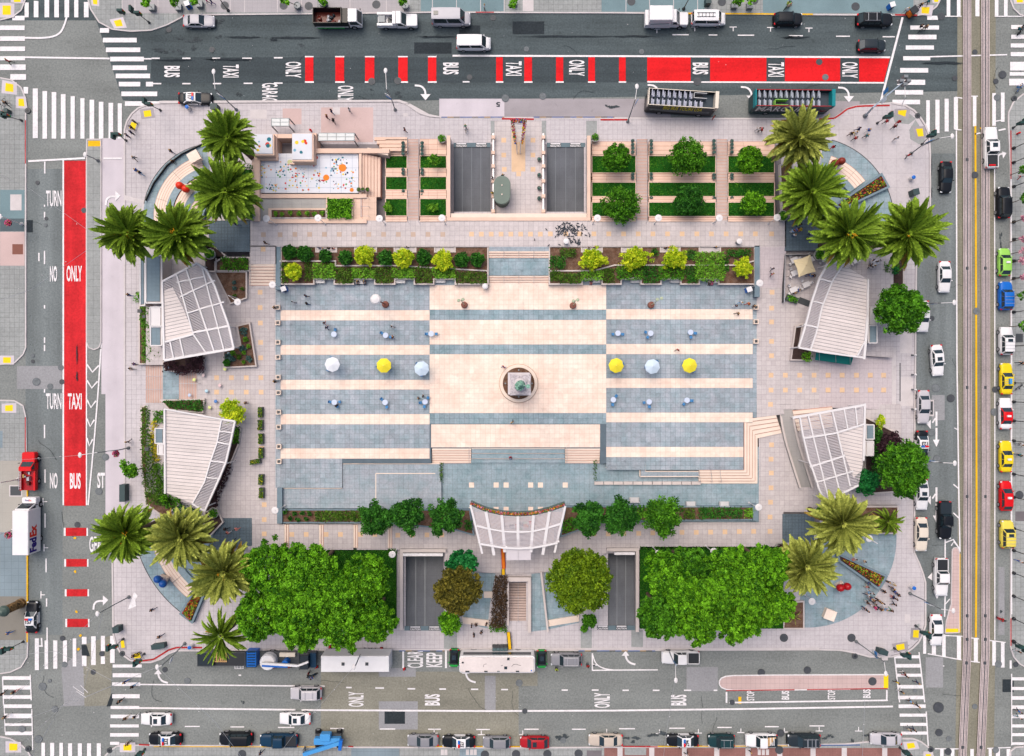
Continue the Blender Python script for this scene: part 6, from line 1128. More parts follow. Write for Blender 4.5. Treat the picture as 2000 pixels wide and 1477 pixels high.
for i,(x,y,rr,k,d,lab)in enumerate([(444,267,50,'palm',False,'at the top left of the dotted deck'),(439,372,62,'palm',False,'left of the dotted deck, second from the top'),(248,454,54,'palm',True,'with orange dates hanging over the pale lane at the upper left'),(345,455,58,'palm',True,'above the upper left pergola'),(1563,268,58,'palmy',False,'pale one at the top right beside the brown heart'),(1588,374,60,'palm',False,'right of the right-hand lawns'),(1660,455,62,'palm',True,'above the upper right pavilion'),(1775,456,64,'palm',True,'with orange dates overhanging the right street'),(243,1046,56,'palm',True,'at the lower left over the pavement edge'),(353,1051,57,'palmy',False,'at the lower left below the pavilion'),(436,1120,58,'palmy',True,'left of the left tree group'),(1647,1024,60,'palmy',False,'pale one below the lower right pergola'),(1576,1108,56,'palmy',False,'pale one at the right end of the right tree group')]):palm('palm tree '+lab,x,y,rr,k,11.5 if i not in(4,5)else 10.5,116,d)
palm('dark thin palm tree squeezed beside the lower left tree group',430,1243,50,'palm',9.5,46,False,.6);palm('small young palm tree in the bark bed by the right pavement',1737,1020,26,'palm',3.2,46,False,.8,LOW)
palm('small dry palm seedling in the bark bed right of the tree group',1552,1205,14,'palmy',1.2,14,False,.5)
# flowers
def flw(label,q,z,n,name='flower_bed',cols=('c8202c','e8d23a','3f8a2a','d84a50','8fbf3a','5a2a24'),size=.11,parent=None,cat='flowers'):
 w=W(q,z);xs=[p[0]for p in w];ys=[p[1]for p in w];c=(sum(xs)/len(xs),sum(ys)/len(ys),z)if parent is None else parent.location;r=parent or thg(name,label,cat,c)
 for i,h in enumerate(cols):
  X=RU(min(xs),max(xs),n*3);Y=RU(min(ys),max(ys),n*3);k=[j for j in range(n*3)if inside(w,X[j],Y[j])][:n];X,Y=X[k],Y[k]
  col=C(h,1.0);m=lfm('petal_'+h,tuple(v*.6 for v in col),col,.1);ob('blossom' if i not in(2,5)else 'leaves',lcl('blossom',np.stack([X-c[0],Y-c[1],RU(.05,.3,len(X))+z-c[2]],1),size,RU(0,1,len(X)),m),r)
 return r
flw('red and yellow flowers in the wedge planter by the upper right palms',[(1640,400),(1720,345),(1731,363),(1646,404)],ZS+.7,170);flw('red and yellow flowers in the wedge planter beside the crowd',[(1643,1090),(1727,1126),(1716,1144),(1650,1098)],ZS+.7,170);flw('red and lime flowers in the wedge planter at the lower left',[(357,1197),(383,1154),(396,1157),(372,1212)],ZS+.7,150)
cv=bpy.data.objects['stage_canopy']
for p,q in zip(top[:-1],top[1:]):flw('',[(p[0],p[1]-6),(q[0],q[1]-6),(q[0],q[1]-2),(p[0],p[1]-2)],cz+.1,22,cols=('e04a6a','f0a0b8','3f8a2a','f08a30','f3d33a','c02f3a'),size=.13,parent=cv)
for s in(-1,1):flw('',[(1013+s*10,235),(1013+s*16,235),(1013+s*8,282),(1013+s*4,282)],3.3,34,cols=('e04a6a','f4f0f0','3f8a2a','f08a30','f3d33a','c02f3a','4a6ac0'),size=.14,parent=arch_root)
flw('',[(1001,234),(1026,234),(1026,240),(1001,240)],3.4,34,cols=('e04a6a','f4f0f0','3f8a2a','f08a30','c02f3a','4a6ac0'),size=.14,parent=arch_root)
# ------------------------------------------------------------------ vehicles (local +x is forward)
PT={k:paint('car_'+k,h)for k,h in dict(white='f4f2f4',silver='c9c6cc',black='191c22',dark='2c353c',grey='8f8f95',red='b3202a',bright='e3141c',lime='9fdc62',blue='1c6fd0',navy='173a55',yellow='f7d81e',pale='f0dc5c',beige='cdbfb2',teal='1f3f44',green='2fae4a',cream='ece0d0',sky='4f9fe0',brownb='3a342c',gold='c8a060',brown='6a2a22').items()}
CAR=dict(sedan=(4.85,1.86,1.46,.93,.76,.95,.25,-1.00,-1.70,.98),suv=(4.85,1.96,1.76,1.08,.95,1.05,.45,-1.85,-2.28,1.08),hatch=(4.30,1.80,1.52,.98,.80,1.10,.45,-1.35,-2.00,1.0),van=(5.3,2.0,2.05,1.15,.95,1.95,1.25,-2.45,-2.58,1.15),tallvan=(5.95,2.05,2.65,1.25,1.0,2.15,1.45,-2.85,-2.93,1.25),pickup=(5.85,2.0,1.85,1.12,1.02,1.15,.55,-.70,-1.0,1.10),smart=(2.8,1.5,1.5,.95,.8,.95,.45,-1.05,-1.35,.95))
_car={}
def car_mesh(kind):
 if kind in _car:return _car[kind]
 L,Wd,H,bz,hz,wb,rf,rr,rb,dz=CAR[kind];hl=L/2;N=18;b=MB();rows=[]
 for i in range(N+1):
  u=-1+2*i/N;u=math.copysign(abs(u)**.8,u);x=u*hl;k=abs(u);w=Wd/2*(1-.20*k**7-.035*k**2)
  if x>wb:zt=bz+(hz-bz)*((x-wb)/(hl-wb))**1.3
  elif x<rb:zt=dz-.08*((rb-x)/max(.05,hl+rb))**2
  else:zt=bz+(dz-bz)*(wb-x)/(wb-rb)
  if k>.97:zt-=.12
  rows.append([(x,-w*.90,.22),(x,-w,.45),(x,-w*.99,zt*.72),(x,-w*.93,zt-.05),(x,-w*.82,zt),(x,-w*.4,zt+.025),(x,w*.4,zt+.025),(x,w*.82,zt),(x,w*.93,zt-.05),(x,w*.99,zt*.72),(x,w,.45),(x,w*.90,.22)])
 M_=len(rows[0])
 for r in rows:b.v+=r
 for i in range(N):
  for j in range(M_-1):a=i*M_+j;b.face((a,a+M_,a+M_+1,a+1))
  b.face((i*M_+M_-1,(i+1)*M_+M_-1,(i+1)*M_,i*M_))
 b.face(range(M_));b.face([N*M_+j for j in range(M_-1,-1,-1)])
 out={'body':b.mesh('body',[PT['white']],True)}
 wl,wu=Wd/2*.90,Wd/2*(.74 if kind not in('van','tallvan')else .84);z0=bz-.02;zr=H-.05
 cb=[(wb,-wl),(rb,-wl),(rb,wl),(wb,wl)];ct=[(rf,-wu),(rr,-wu),(rr,wu),(rf,wu)];b=MB()
 lo=[(x,y,z0)for x,y in cb];hi=[(x,y,zr)for x,y in ct];b.v=lo+hi
 for i in range(4):j=(i+1)%4;b.face((i,i+4,j+4,j))
 out['cabin']=b.mesh('cabin',[PT['white']])
 def inset(idx,mx,my0,my1,off=.018):
  A=[np.array(lo[idx]),np.array(lo[(idx+1)%4]),np.array(hi[(idx+1)%4]),np.array(hi[idx])];n=np.cross(A[3]-A[0],A[1]-A[0]);n/=np.linalg.norm(n)
  c=(A[0]+A[1]+A[2]+A[3])/4
  if np.dot(n[:2],c[:2]-np.array([(wb+rb)/2,0]))<0:n=-n
  bl=lambda u,v:(A[0]*(1-u)+A[1]*u)*(1-v)+(A[3]*(1-u)+A[2]*u)*v
  return[tuple(bl(u,v)+n*off)for u,v in((mx,my0),(1-mx,my0),(1-mx,my1),(mx,my1))],bl,n
 q,_,_=inset(3,.05,.06,.96);b=MB();b.pg(q);out['windshield']=b.mesh('windshield',[GLASS])
 q,_,_=inset(1,.08,.12,.92);b=MB();b.pg(q);out['rear_window']=b.mesh('rear_window',[GLASS])
 for k,idx in(('l',2),('r',0)):
  _,bl,n=inset(idx,.08,.15,.9);b=MB();ds=[(.07,.48),(.52,.93)]if kind!='pickup' else[(.07,.5),(.56,.92)]
  if kind=='suv':ds=[(.05,.34),(.37,.66),(.69,.95)]
  if kind=='smart':ds=[(.1,.9)]
  for u0,u1 in ds:b.pg([tuple(bl(u,v)+n*.018)for u,v in((u0,.15),(u1,.15),(u1,.9),(u0,.9))])
  out['side_window_'+k]=b.mesh('side_window',[GLASS])
 b=MB();n=9;nx=7
 for i in range(nx+1):
  for j in range(n+1):
   u=i/nx;v=-1+2*j/n;x=(rr-.05)+(rf-rr+.10)*u;e=.05*(1-abs(2*u-1)**3);b.v.append((x,v*(wu+.015)*(1-.04*abs(2*u-1)**4),zr-.02+(.07)*(1-abs(v)**4)+e*.6))
 for i in range(nx):
  for j in range(n):a=i*(n+1)+j;b.face((a,a+n+1,a+n+2,a+1))
 out['roof']=b.mesh('roof',[PT['white']],True)
 b=MB();b.v=[];R=.34 if kind not in('pickup','tallvan','suv')else .38
 prof=[(R-.08,-.11),(R,-.08),(R,.08),(R-.08,.11)];nn=16
 for(r,y)in prof:
  for i in range(nn):t=2*PI*i/nn;b.v.append((r*cos(t),y,r*sin(t)))
 for j in range(3):
  for i in range(nn):i2=(i+1)%nn;b.face((j*nn+i,(j+1)*nn+i,(j+1)*nn+i2,j*nn+i2))
 b.face([i for i in range(nn)]);b.face([3*nn+i for i in range(nn-1,-1,-1)]);out['wheel']=b.mesh('wheel',[TYRE],True)
 b=MB()
 for s in(-1,1):
  k=len(b.v);b.v+=[((R-.1)*cos(2*PI*i/12),s*.115,(R-.1)*sin(2*PI*i/12))for i in range(12)];b.face([k+i for i in range(12)]if s<0 else[k+i for i in range(11,-1,-1)])
 out['rim']=b.mesh('rim',[RIM]);out['R']=R
 b=MB();b.blob((0,0,0),(.16,.22,.09),0,8,5);out['headlight']=b.mesh('headlight',[HEADL],True);out['taillight']=b.mesh('taillight',[REDL],True)
 out['taillight']=out['taillight'].copy();out['taillight'].materials[0]=REDL
 b=MB();b.blob((0,0,0),(.10,.14,.09),0,7,5);out['wing_mirror']=b.mesh('wing_mirror',[BLACK],True)
 b=MB();b.box(-.04,-Wd*.36,.30,.05,Wd*.36,.52);out['bumper']=b.mesh('bumper',[DG]);out['plate']=None
 _car[kind]=out;return out
def at_px(x0,y0,x1,y1,z=.75):return P((x0+x1)/2,(y0+y1)/2,z)[:2]
def car(label,kind,cx,cy,head,col,cat='car',roof=None,group=None,exs=(),length=None,text_=None,z=0.0,bodycol=None,zt=.8):
 """cx,cy where the middle of the car is seen; head = heading in degrees (0 = towards the right, 90 = up the picture)"""
 m=car_mesh(kind);x,y,_=P(cx,cy,zt);rt=thg('parked_car' if cat=='car' else cat.replace(' ','_'),label,cat,(x,y,z),rad(head),group);L,Wd,H,bz,hz,wb,rf,rr,rb,dz=CAR[kind]
 sc=(length/L)if length else 1.0
 pm=PT[col];rm=PT[roof]if roof else pm
 body=ob('body',m['body'],rt,mats=[pm]);cab=ob('cabin',m['cabin'],rt,mats=[rm if roof else pm]);ob('roof',m['roof'],rt,mats=[rm])
 for n in('windshield','rear_window'):ob(n,m[n],rt)
 for k in 'lr':ob('side_window',m['side_window_'+k],rt)
 R=m['R']
 for sx in(L*.31,-L*.30):
  for sy in(-1,1):w=ob('wheel',m['wheel'],rt,(sx,sy*(Wd/2-.09),R));ob('rim',m['rim'],w)
 for sy in(-1,1):
  ob('headlight',m['headlight'],rt,(L/2-.16,sy*Wd*.36,hz-.10));ob('taillight',m['taillight'],rt,(-L/2+.12,sy*Wd*.38,dz-.16));ob('wing_mirror',m['wing_mirror'],rt,(wb-.35,sy*(Wd/2+.06),bz+.08),mats=[pm])
 ob('bumper',m['bumper'],rt,(L/2-.05,0,0));ob('bumper',m['bumper'],rt,(-L/2+.04,0,0))
 zr=H+.04
 for e in exs:
  b=MB()
  if e=='sunroof':b.box(rf-.75,-.38,zr-.02,rf-.15,.38,zr+.012);b.mk('sunroof',GLASS,rt)
  elif e=='rack':
   for s in(-1,1):b.tube([(rf-.1,s*.58,zr),(rr+.15,s*.58,zr)],.03,5)
   for q in(.25,.75):b.box(rr+(rf-rr)*q-.03,-.6,zr+.01,rr+(rf-rr)*q+.03,.6,zr+.05)
   b.mk('roof_rack',CHROME,rt)
  elif e=='bars':
   for q in(.2,.45,.7):b.box(rr+(rf-rr)*q-.03,-.72,zr-.01,rr+(rf-rr)*q+.03,.72,zr+.03)
   b.mk('roof_bar',CHROME,rt)
  elif e=='sign':b.box(rf-.75,-.30,zr-.02,rf-.45,.30,zr+.16);b.mk('roof_sign',PT['white'],rt)
  elif e=='ad':b.box(rr+.2,-.18,zr-.02,rf-.2,.18,zr+.3);b.mk('roof_advert',PT['sky'],rt)
  elif e=='lightbar':
   for s,mm in((-1,PT['blue']),(1,PT['bright'])):q=MB();q.box(rf-.45,min(0,s*.55),zr,rf-.18,max(0,s*.55),zr+.13);q.mk('light_bar',mm,rt)
  elif e=='doors':
   for s in(-1,1):q=MB();q.pri([(-.95,s*(Wd/2-.03)),(.72,s*(Wd/2-.03)),(.72,s*(Wd/2+.015)),(-.95,s*(Wd/2+.015))],.3,bz-.1);q.mk('door',PT['white'],rt)
  elif e=='bed':
   x0,x1,w=-L/2+.1,rb-.08,Wd/2*.86
   b.box(x0,-w,dz+.005,x1,w,dz+.03);b.mk('bed_floor',BLACK if col!='black' else DG,rt)
   q=MB()
   for s in(-1,1):q.box(x0,s*w-.05,dz,x1,s*w+.05,dz+.14)
   q.box(x0-.04,-w-.05,dz,x0+.05,w+.05,dz+.14);q.box(x1-.04,-w,dz,x1+.05,w,dz+.14);q.mk('bed_rail',pm,rt)
  elif e=='cover':b.box(-L/2+.1,-Wd*.42,dz+.02,rb-.05,Wd*.42,dz+.12);b.mk('bed_cover',PT['dark'],rt)
  elif e=='stripe':b.box(-L/2+.3,-.5,dz+.03,-L/2+.5,.5,dz+.05);b.mk('stripe',PT['bright'],rt)
  elif e=='skylight':b.box(rr+.3,-.3,zr-.01,rr+1.0,.3,zr+.04);b.mk('skylight',GLASS,rt)
  elif e=='ladder':
   for s in(-1,1):b.box(rr+.4,s*.3-.03,zr+.02,rf-.5,s*.3+.03,zr+.07)
   for k in range(5):b.box(rr+.6+k*.55,-.35,zr+.02,rr+.66+k*.55,.35,zr+.07)
   b.mk('roof_ladder',DG,rt)
 if text_:text(text_,((rr+rf)/2-.1 if 'lightbar' in exs else(rr+rf)/2,0,zr+.06),.95,.62 if len(text_)<=4 else .5,(0,0,-PI/2),BLACK,rt,bold=.03)
 if length:rt.scale=(sc,1,1)
 return rt
WH='white'
# -- top street, heading right
car('silver white sedan parked at the top left kerb','sedan',388,41,0,'silver')
car('white high-roof passenger van with dark roof hatch parked at the top kerb','tallvan',881,35,0,'silver','van',exs=('skylight',),zt=1.2);car('white minivan driving in the top street','van',925,84,0,WH,'van',zt=1)
car('white cargo van with roof ladder parked behind the box truck','van',1384,36,0,WH,'van',exs=('ladder',),zt=1);car('black minivan parked at the yellow kerb of the top street','suv',1539,38,0,'black',length=4.4);car('black large suv with chrome rails parked at the top right','suv',1708,39,0,'black',exs=('rack',),length=5.5);car('dark small hatchback driving beside the red lane at the top right','hatch',1703,89,0,'dark')
car('police car with 117 on its roof beside the upper left palm','sedan',381,192,0,'black','police car',WH,'police cars',('lightbar','doors'),text_='117',length=5.2)
# -- right street, heading down, left of the tracks
car('black sedan driving down the right street beside the flower wedge','sedan',1848,346,-90,'black');car('white sedan below the rightmost palm in the right street','sedan',1845,541,-90,WH);car('white car half hidden under the street tree','sedan',1803,618,-90,WH);car('white sedan with sunroof driving tilted past the awning','sedan',1831,704,-86,WH,exs=('sunroof',));car('silver sedan parked opposite the entrance walk','sedan',1804,795,-90,'silver',length=5.2);car('police car with 123 on its roof under the lower right street tree','sedan',1801,872,-90,'black','police car',WH,'police cars',('lightbar','doors'),text_='123');car('white sedan with sunroof beside the lower right street tree','sedan',1801,966,-90,WH,exs=('sunroof',));car('black pickup with covered bed in the right street','pickup',1845,1016,-90,'black','pickup truck',exs=('cover',));car('cream white long sedan beside the small palm bed','sedan',1800,1044,-90,'cream',length=5.3);car('white pickup with black bed beside the tram island','pickup',1838,1127,-90,WH,'pickup truck',exs=('bed',));car('white sedan waiting at the lower right crosswalk','sedan',1829,1231,-90,WH)
# -- right kerb, heading up
car('white emergency pickup with red marking at the upper right crosswalk','pickup',1935,289,91,WH,'pickup truck',exs=('bed','stripe','sunroof'),length=6.4);car('black suv parked at the right kerb','suv',1960,396,90,'black');car('lime green hatchback parked at the right kerb','hatch',1962,512,90,'lime',exs=('sign',));car('blue suv with roof bars parked at the right kerb','suv',1964,578,90,'blue',exs=('bars',),length=4.4);car('white suv with sunroof and roof bars parked at the right kerb','suv',1965,666,90,WH,exs=('sunroof','bars'),length=4.3);car('yellow taxi with a blue advert on its roof, uppermost of the yellow taxis','sedan',1966,740,90,'yellow','taxi',None,'yellow taxis',('ad','bars'));car('white and red taxi with red roof','sedan',1964,808,90,WH,'taxi','bright',None,('sign',));car('yellow taxi with pale roof sign between the two red roofed cars','sedan',1965,892,90,'yellow','taxi',None,'yellow taxis',('sign',));car('bright red hatchback with white script on its side','hatch',1965,969,90,'bright','taxi',exs=('sign',),length=4.6);car('pale yellow suv taxi, lowest of the yellow taxis','suv',1967,1044,90,'pale','taxi',None,'yellow taxis',('sunroof','bars'),length=4.3)
car('police car with 157 on its roof at the lower left kerb','sedan',62,1206,90,'black','police car',WH,'police cars',('lightbar','doors'),text_='157')
# -- bottom street, heading left
car('silver grey suv driving in the bottom street under the left trees','suv',598,1354,180,'silver',exs=('rack',));car('white sedan with sunroof driving right of the crosswalk in the bottom street','sedan',305,1405,180,WH,exs=('sunroof',));car('cream white sedan driving in the middle of the bottom street','sedan',576,1404,180,WH,exs=('sunroof',));car('police car with 232 on its roof near the bottom left crosswalk','sedan',322,1444,180,'black','police car',WH,'police cars',('lightbar','doors'),text_='232',length=5.1);car('black shiny suv parked at the bottom kerb','suv',461,1443,180,'black',length=5.1);car('dark blue pickup loaded with timber','pickup',545,1446,180,'navy','pickup truck',exs=('bed',));car('grey sedan parked left of the police car 327','sedan',826,1447,180,'grey');car('police car with 327 on its roof between two grey cars','sedan',896,1449,180,'black','police car',WH,'police cars',('lightbar','doors'),text_='327',length=5.1);car('silver blue hatchback right of the police car 327','hatch',970,1450,180,'grey',length=4.3);car('dark red hatchback in the bottom row','hatch',1044,1450,180,'red',exs=('sunroof',),length=4.5);car('beige sedan in the bottom row','sedan',1183,1446,180,'beige',length=5.3);car('police car with 294 on its roof beside the dark teal suv','sedan',1334,1447,180,'black','police car',WH,'police cars',('lightbar','doors'),text_='294');car('dark teal suv in the bottom row','suv',1409,1447,180,'teal',exs=('rack',),length=4.1);pk=car('white pickup with navy loaded bed in the bottom row','pickup',1487,1446,180,WH,'pickup truck',exs=('cover',),length=4.9);car('black long suv with roof rack in the bottom row','suv',1570,1446,180,'dark',exs=('rack','bars'),length=5.1);car('silver white sedan at the bottom right corner','sedan',1731,1444,180,'silver')
car('grey suv parked right of the white bus','suv',1106,1288,180,'grey',exs=('rack',));car('white pickup with black bed under the right tree group','pickup',1329,1284,180,WH,'pickup truck',exs=('bed',));car('tiny green and black car left of the white bus','smart',887,1286,-92,'green','small car','black',None,('skylight',));car('tiny green and black car right of the white bus','smart',1058,1288,-90,'green','small car','black',None,('skylight',))
for i in range(5):b=MB();b.box(-2.5+i*.3,-.7,1.2,-1.0+i*.05,-.5+i*.28,1.32+i*.02);b.mk('timber_load',(WOOD,PT['cream'])[i%2],bpy.data.objects['pickup_truck.004']if 'pickup_truck.004' in bpy.data.objects else pk)
for i in range(4):b=MB();b.box(-2.2+i*.35,-.6,1.26,-2.05+i*.35,.6,1.30);b.mk('bed_lettering_bar',PT['white'],pk)
# -- trucks and buses
def wheels(rt,xs,wy,R=.48,w=.3):
 me=MB();nn=16
 for y in(-w/2,w/2):
  for i in range(nn):t=2*PI*i/nn;me.v.append((R*cos(t),y,R*sin(t)))
 for i in range(nn):i2=(i+1)%nn;me.face((i,nn+i,nn+i2,i2))
 me.face(range(nn));me.face([nn+i for i in range(nn-1,-1,-1)]);me=me.mesh('wheel',[TYRE]);rm=MB()
 for s in(-1,1):k=len(rm.v);rm.v+=[(R*.6*cos(2*PI*i/12),s*(w/2+.01),R*.6*sin(2*PI*i/12))for i in range(12)];rm.face([k+i for i in range(12)]if s<0 else[k+i for i in range(11,-1,-1)])
 rm=rm.mesh('rim',[RIM])
 for x in xs:
  for s in(-1,1):o=ob('wheel',me,rt,(x,s*wy,R));ob('rim',rm,o)
def rbox(x0,y0,z0,x1,y1,z1,r=.12,m=0,b=None):
 """box with rounded vertical corners and a chamfered top"""
 b=b or MB();pts=[]
 for cx,cy,a in((x1-r,y1-r,0),(x0+r,y1-r,90),(x0+r,y0+r,180),(x1-r,y0+r,270)):pts+=[(cx+r*cos(rad(a+k*30)),cy+r*sin(rad(a+k*30)))for k in range(4)]
 n=len(pts);k=len(b.v);mx,my=(x0+x1)/2,(y0+y1)/2;sx=1-2*.07/(x1-x0);sy=1-2*.07/(y1-y0)
 b.v+=[(x,y,z0)for x,y in pts]+[(x,y,z1-.07)for x,y in pts]+[(mx+(x-mx)*sx,my+(y-my)*sy,z1)for x,y in pts]
 for L_ in range(2):
  for i in range(n):j=(i+1)%n;b.face((k+L_*n+i,k+L_*n+j,k+(L_+1)*n+j,k+(L_+1)*n+i),m)
 b.face(range(k+2*n,k+3*n),m);b.face(range(k+n-1,k-1,-1),m);return b
def cab(rt,x0,x1,W_,z1,m,ws=.55,zc=1.25):
 """truck cab with sloped screen at the front"""
 w=W_/2;b=MB();prof=[(x0,.5),(x1,.5),(x1,zc),(x1-ws,z1-.1),(x1-ws-.1,z1),(x0,z1)];n=len(prof)
 b.v=[(x,-w*(1 if z<1.4 else .94),z)for x,z in prof]+[(x,w*(1 if z<1.4 else .94),z)for x,z in prof]
 for i in range(n):j=(i+1)%n;b.face((i,j,n+j,n+i))
 b.face(range(n-1,-1,-1));b.face(range(n,2*n));b.mk('cab',m,rt)
 b=MB();o=.015;b.pg([(x1+o,-w*.86,zc+.05),(x1+o,w*.86,zc+.05),(x1-ws+o+.04,w*.82,z1-.12),(x1-ws+o+.04,-w*.82,z1-.12)]);b.mk('windshield',GLASS,rt)
 for s in(-1,1):b=MB();y=s*(w*.985+.02);q=[(x1-.25,y,zc+.08),(x1-ws-.05,y*.965,z1-.2),(x0+.2,y*.965,z1-.2),(x0+.2,y,zc+.08)];b.pg(q if s<0 else q[::-1]);b.mk('side_window',GLASS,rt)
 for s in(-1,1):b=MB();b.box(x1-.2,s*(w+.18)-.1,1.5,x1-.1,s*(w+.18)+.1,1.8);b.mk('wing_mirror',BLACK,rt);b=MB();b.box(x1-.02,s*w*.7-.15,.65,x1+.03,s*w*.7+.15,.85);b.mk('headlight',HEADL,rt)
def trk(name,label,cx,cy,head,zt=1.3,cat='truck'):x,y,_=P(cx,cy,zt);return thg(name,label,cat,(x,y,0),rad(head))
t=trk('dump_truck','dump truck with open black bed and white cab at the top kerb',660,36,0)
wheels(t,(2.4,-2.2),.95);cab(t,1.75,3.65,2.1,2.3,PT[WH]);b=MB();b.box(-3.6,-1.15,.9,.75,1.15,1.0);b.mk('bed_floor',PT['brown'],t);b=MB();[b.box(-3.6,s*1.15-.05,.9,.75,s*1.15+.05,2.3)for s in(-1,1)];b.box(-3.65,-1.15,.9,-3.55,1.15,2.3);b.box(.7,-1.15,.9,.8,1.15,2.5);b.mk('bed_wall',PT['black'],t);b=MB();b.box(.8,-1.1,.6,1.7,1.1,2.2);b.mk('hydraulic_box',PT['black'],t);b=MB();b.box(-3.3,-1.24,.6,.9,-1.2,.95);b.mk('green_stripe',PT['green'],t);b=MB();b.box(-3.5,-1.25,.98,1.6,-1.21,1.1);b.mk('white_stripe',PT[WH],t)
for i in range(8):b=MB();b.blob((ru(-3,.2),ru(-.7,.7),1.15),(ru(.2,.6),ru(.15,.4),.22),0,7,5,.3);b.mk('debris',(PT['silver'],PT['dark'],PT['brown'])[i%3],t)
t=trk('utility_truck','white utility pickup with tool bins in its bed at the top kerb',776,38,0);wheels(t,(2.0,-1.9),.9,.4);cab(t,-.1,1.35,2.0,2.0,PT[WH],.7,1.15);rbox(1.3,-.95,.5,3.05,.95,1.2,.2).mk('hood',PT[WH],t);b=MB();b.box(-3.1,-1.0,.6,-.15,1.0,.8);[b.box(-3.1,s*.85-.18,.8,-.15,s*.85+.18,1.5)for s in(-1,1)];b.mk('tool_body',PT[WH],t);b=MB();b.box(-2.9,-.5,.8,-1.9,.5,1.5);b.mk('grey_bin',MGREY,t);b=MB();b.box(-1.5,-.5,.8,-.5,.4,1.1);b.blob((-1.0,.2,1.15),(.3,.3,.2),0,8,5);b.mk('equipment',DG,t);b=MB();b.box(-.7,-.95,1.5,-.2,.95,1.9);b.mk('rack',PT[WH],t)
t=trk('box_truck','white utility box truck with raised body at the top kerb',1302,36,0);wheels(t,(2.2,-2.0),.95,.45);cab(t,.7,2.0,2.05,2.15,PT[WH],.6,1.3);rbox(1.95,-1.0,.5,3.35,1.0,1.3,.25).mk('hood',PT[WH],t);rbox(-2.9,-1.12,1.6,.6,1.12,3.0,.08).mk('box_body',PT[WH],t);b=MB();b.box(-3.35,-1.15,.6,.6,1.15,1.6);b.mk('tool_cabinet',PT[WH],t);b=MB();b.tube([(-2.6,-1.2,1.8),(.2,-1.2,2.0)],.05,5);b.mk('side_ladder',MGREY,t)
t=trk('delivery_truck','white delivery truck with FedEx lettering at the left kerb',55,1026,90,1.6);wheels(t,(3.0,-2.3),1.05,.45);rbox(-4.2,-1.22,.6,2.55,1.22,3.35,.06).mk('cargo_box',PT[WH],t);cab(t,2.5,3.35,2.3,2.95,PT[WH],.6,1.5);rbox(3.3,-1.1,.5,4.25,1.1,1.45,.25).mk('hood',PT[WH],t)
PUR=mat('letter_purple','3a2a86',.5,.02);ORG=mat('letter_orange_red','ee3a2a',.5,.02)
for s,x,w,m in(('Fed',-2.85,2.2,PUR),('Ex',-.72,1.75,ORG)):text(s,(x,-1.235,2.25),w,1.55,(PI/2,0,0),m,t,bold=.05)
text('Fed',(3.8,.28,1.465),.5,.28,(0,0,-PI/2),PUR,t);text('Ex',(3.8,-.22,1.465),.4,.28,(0,0,-PI/2),ORG,t)
t=trk('tow_truck','bright red tow truck with equipment on its bed at the left kerb',57,921,90,1.1);wheels(t,(1.9,-1.6),.95,.42);rbox(1.0,-1.0,.5,3.0,1.0,1.35,.35).mk('hood',PT['bright'],t);cab(t,.2,1.5,2.0,2.1,PT['bright'],.7,1.3);b=MB();b.box(-2.9,-1.1,.7,.15,1.1,1.15);b.mk('bed',PT['red'],t);b=MB();[b.box(-2.9,s*1.05-.12,1.15,.1,s*1.05+.12,1.5)for s in(-1,1)];b.mk('tool_locker',PT['bright'],t)
for i in range(10):b=MB();x,y=ru(-2.5,-.2),ru(-.6,.6);b.box(x,y,1.15,x+ru(.2,.6),y+ru(.15,.4),ru(1.3,1.7));b.mk('gear',(CHROME,DG,PT['brown'],PT['gold'])[i%4],t)
b=MB();[b.box(-2.7,y-.03,1.62,.6,y+.03,1.68)for y in(.9,1.2)];[b.box(-2.6+k*.35,.9,1.62,-2.55+k*.35,1.2,1.67)for k in range(9)];b.mk('ladder',CHROME,t)
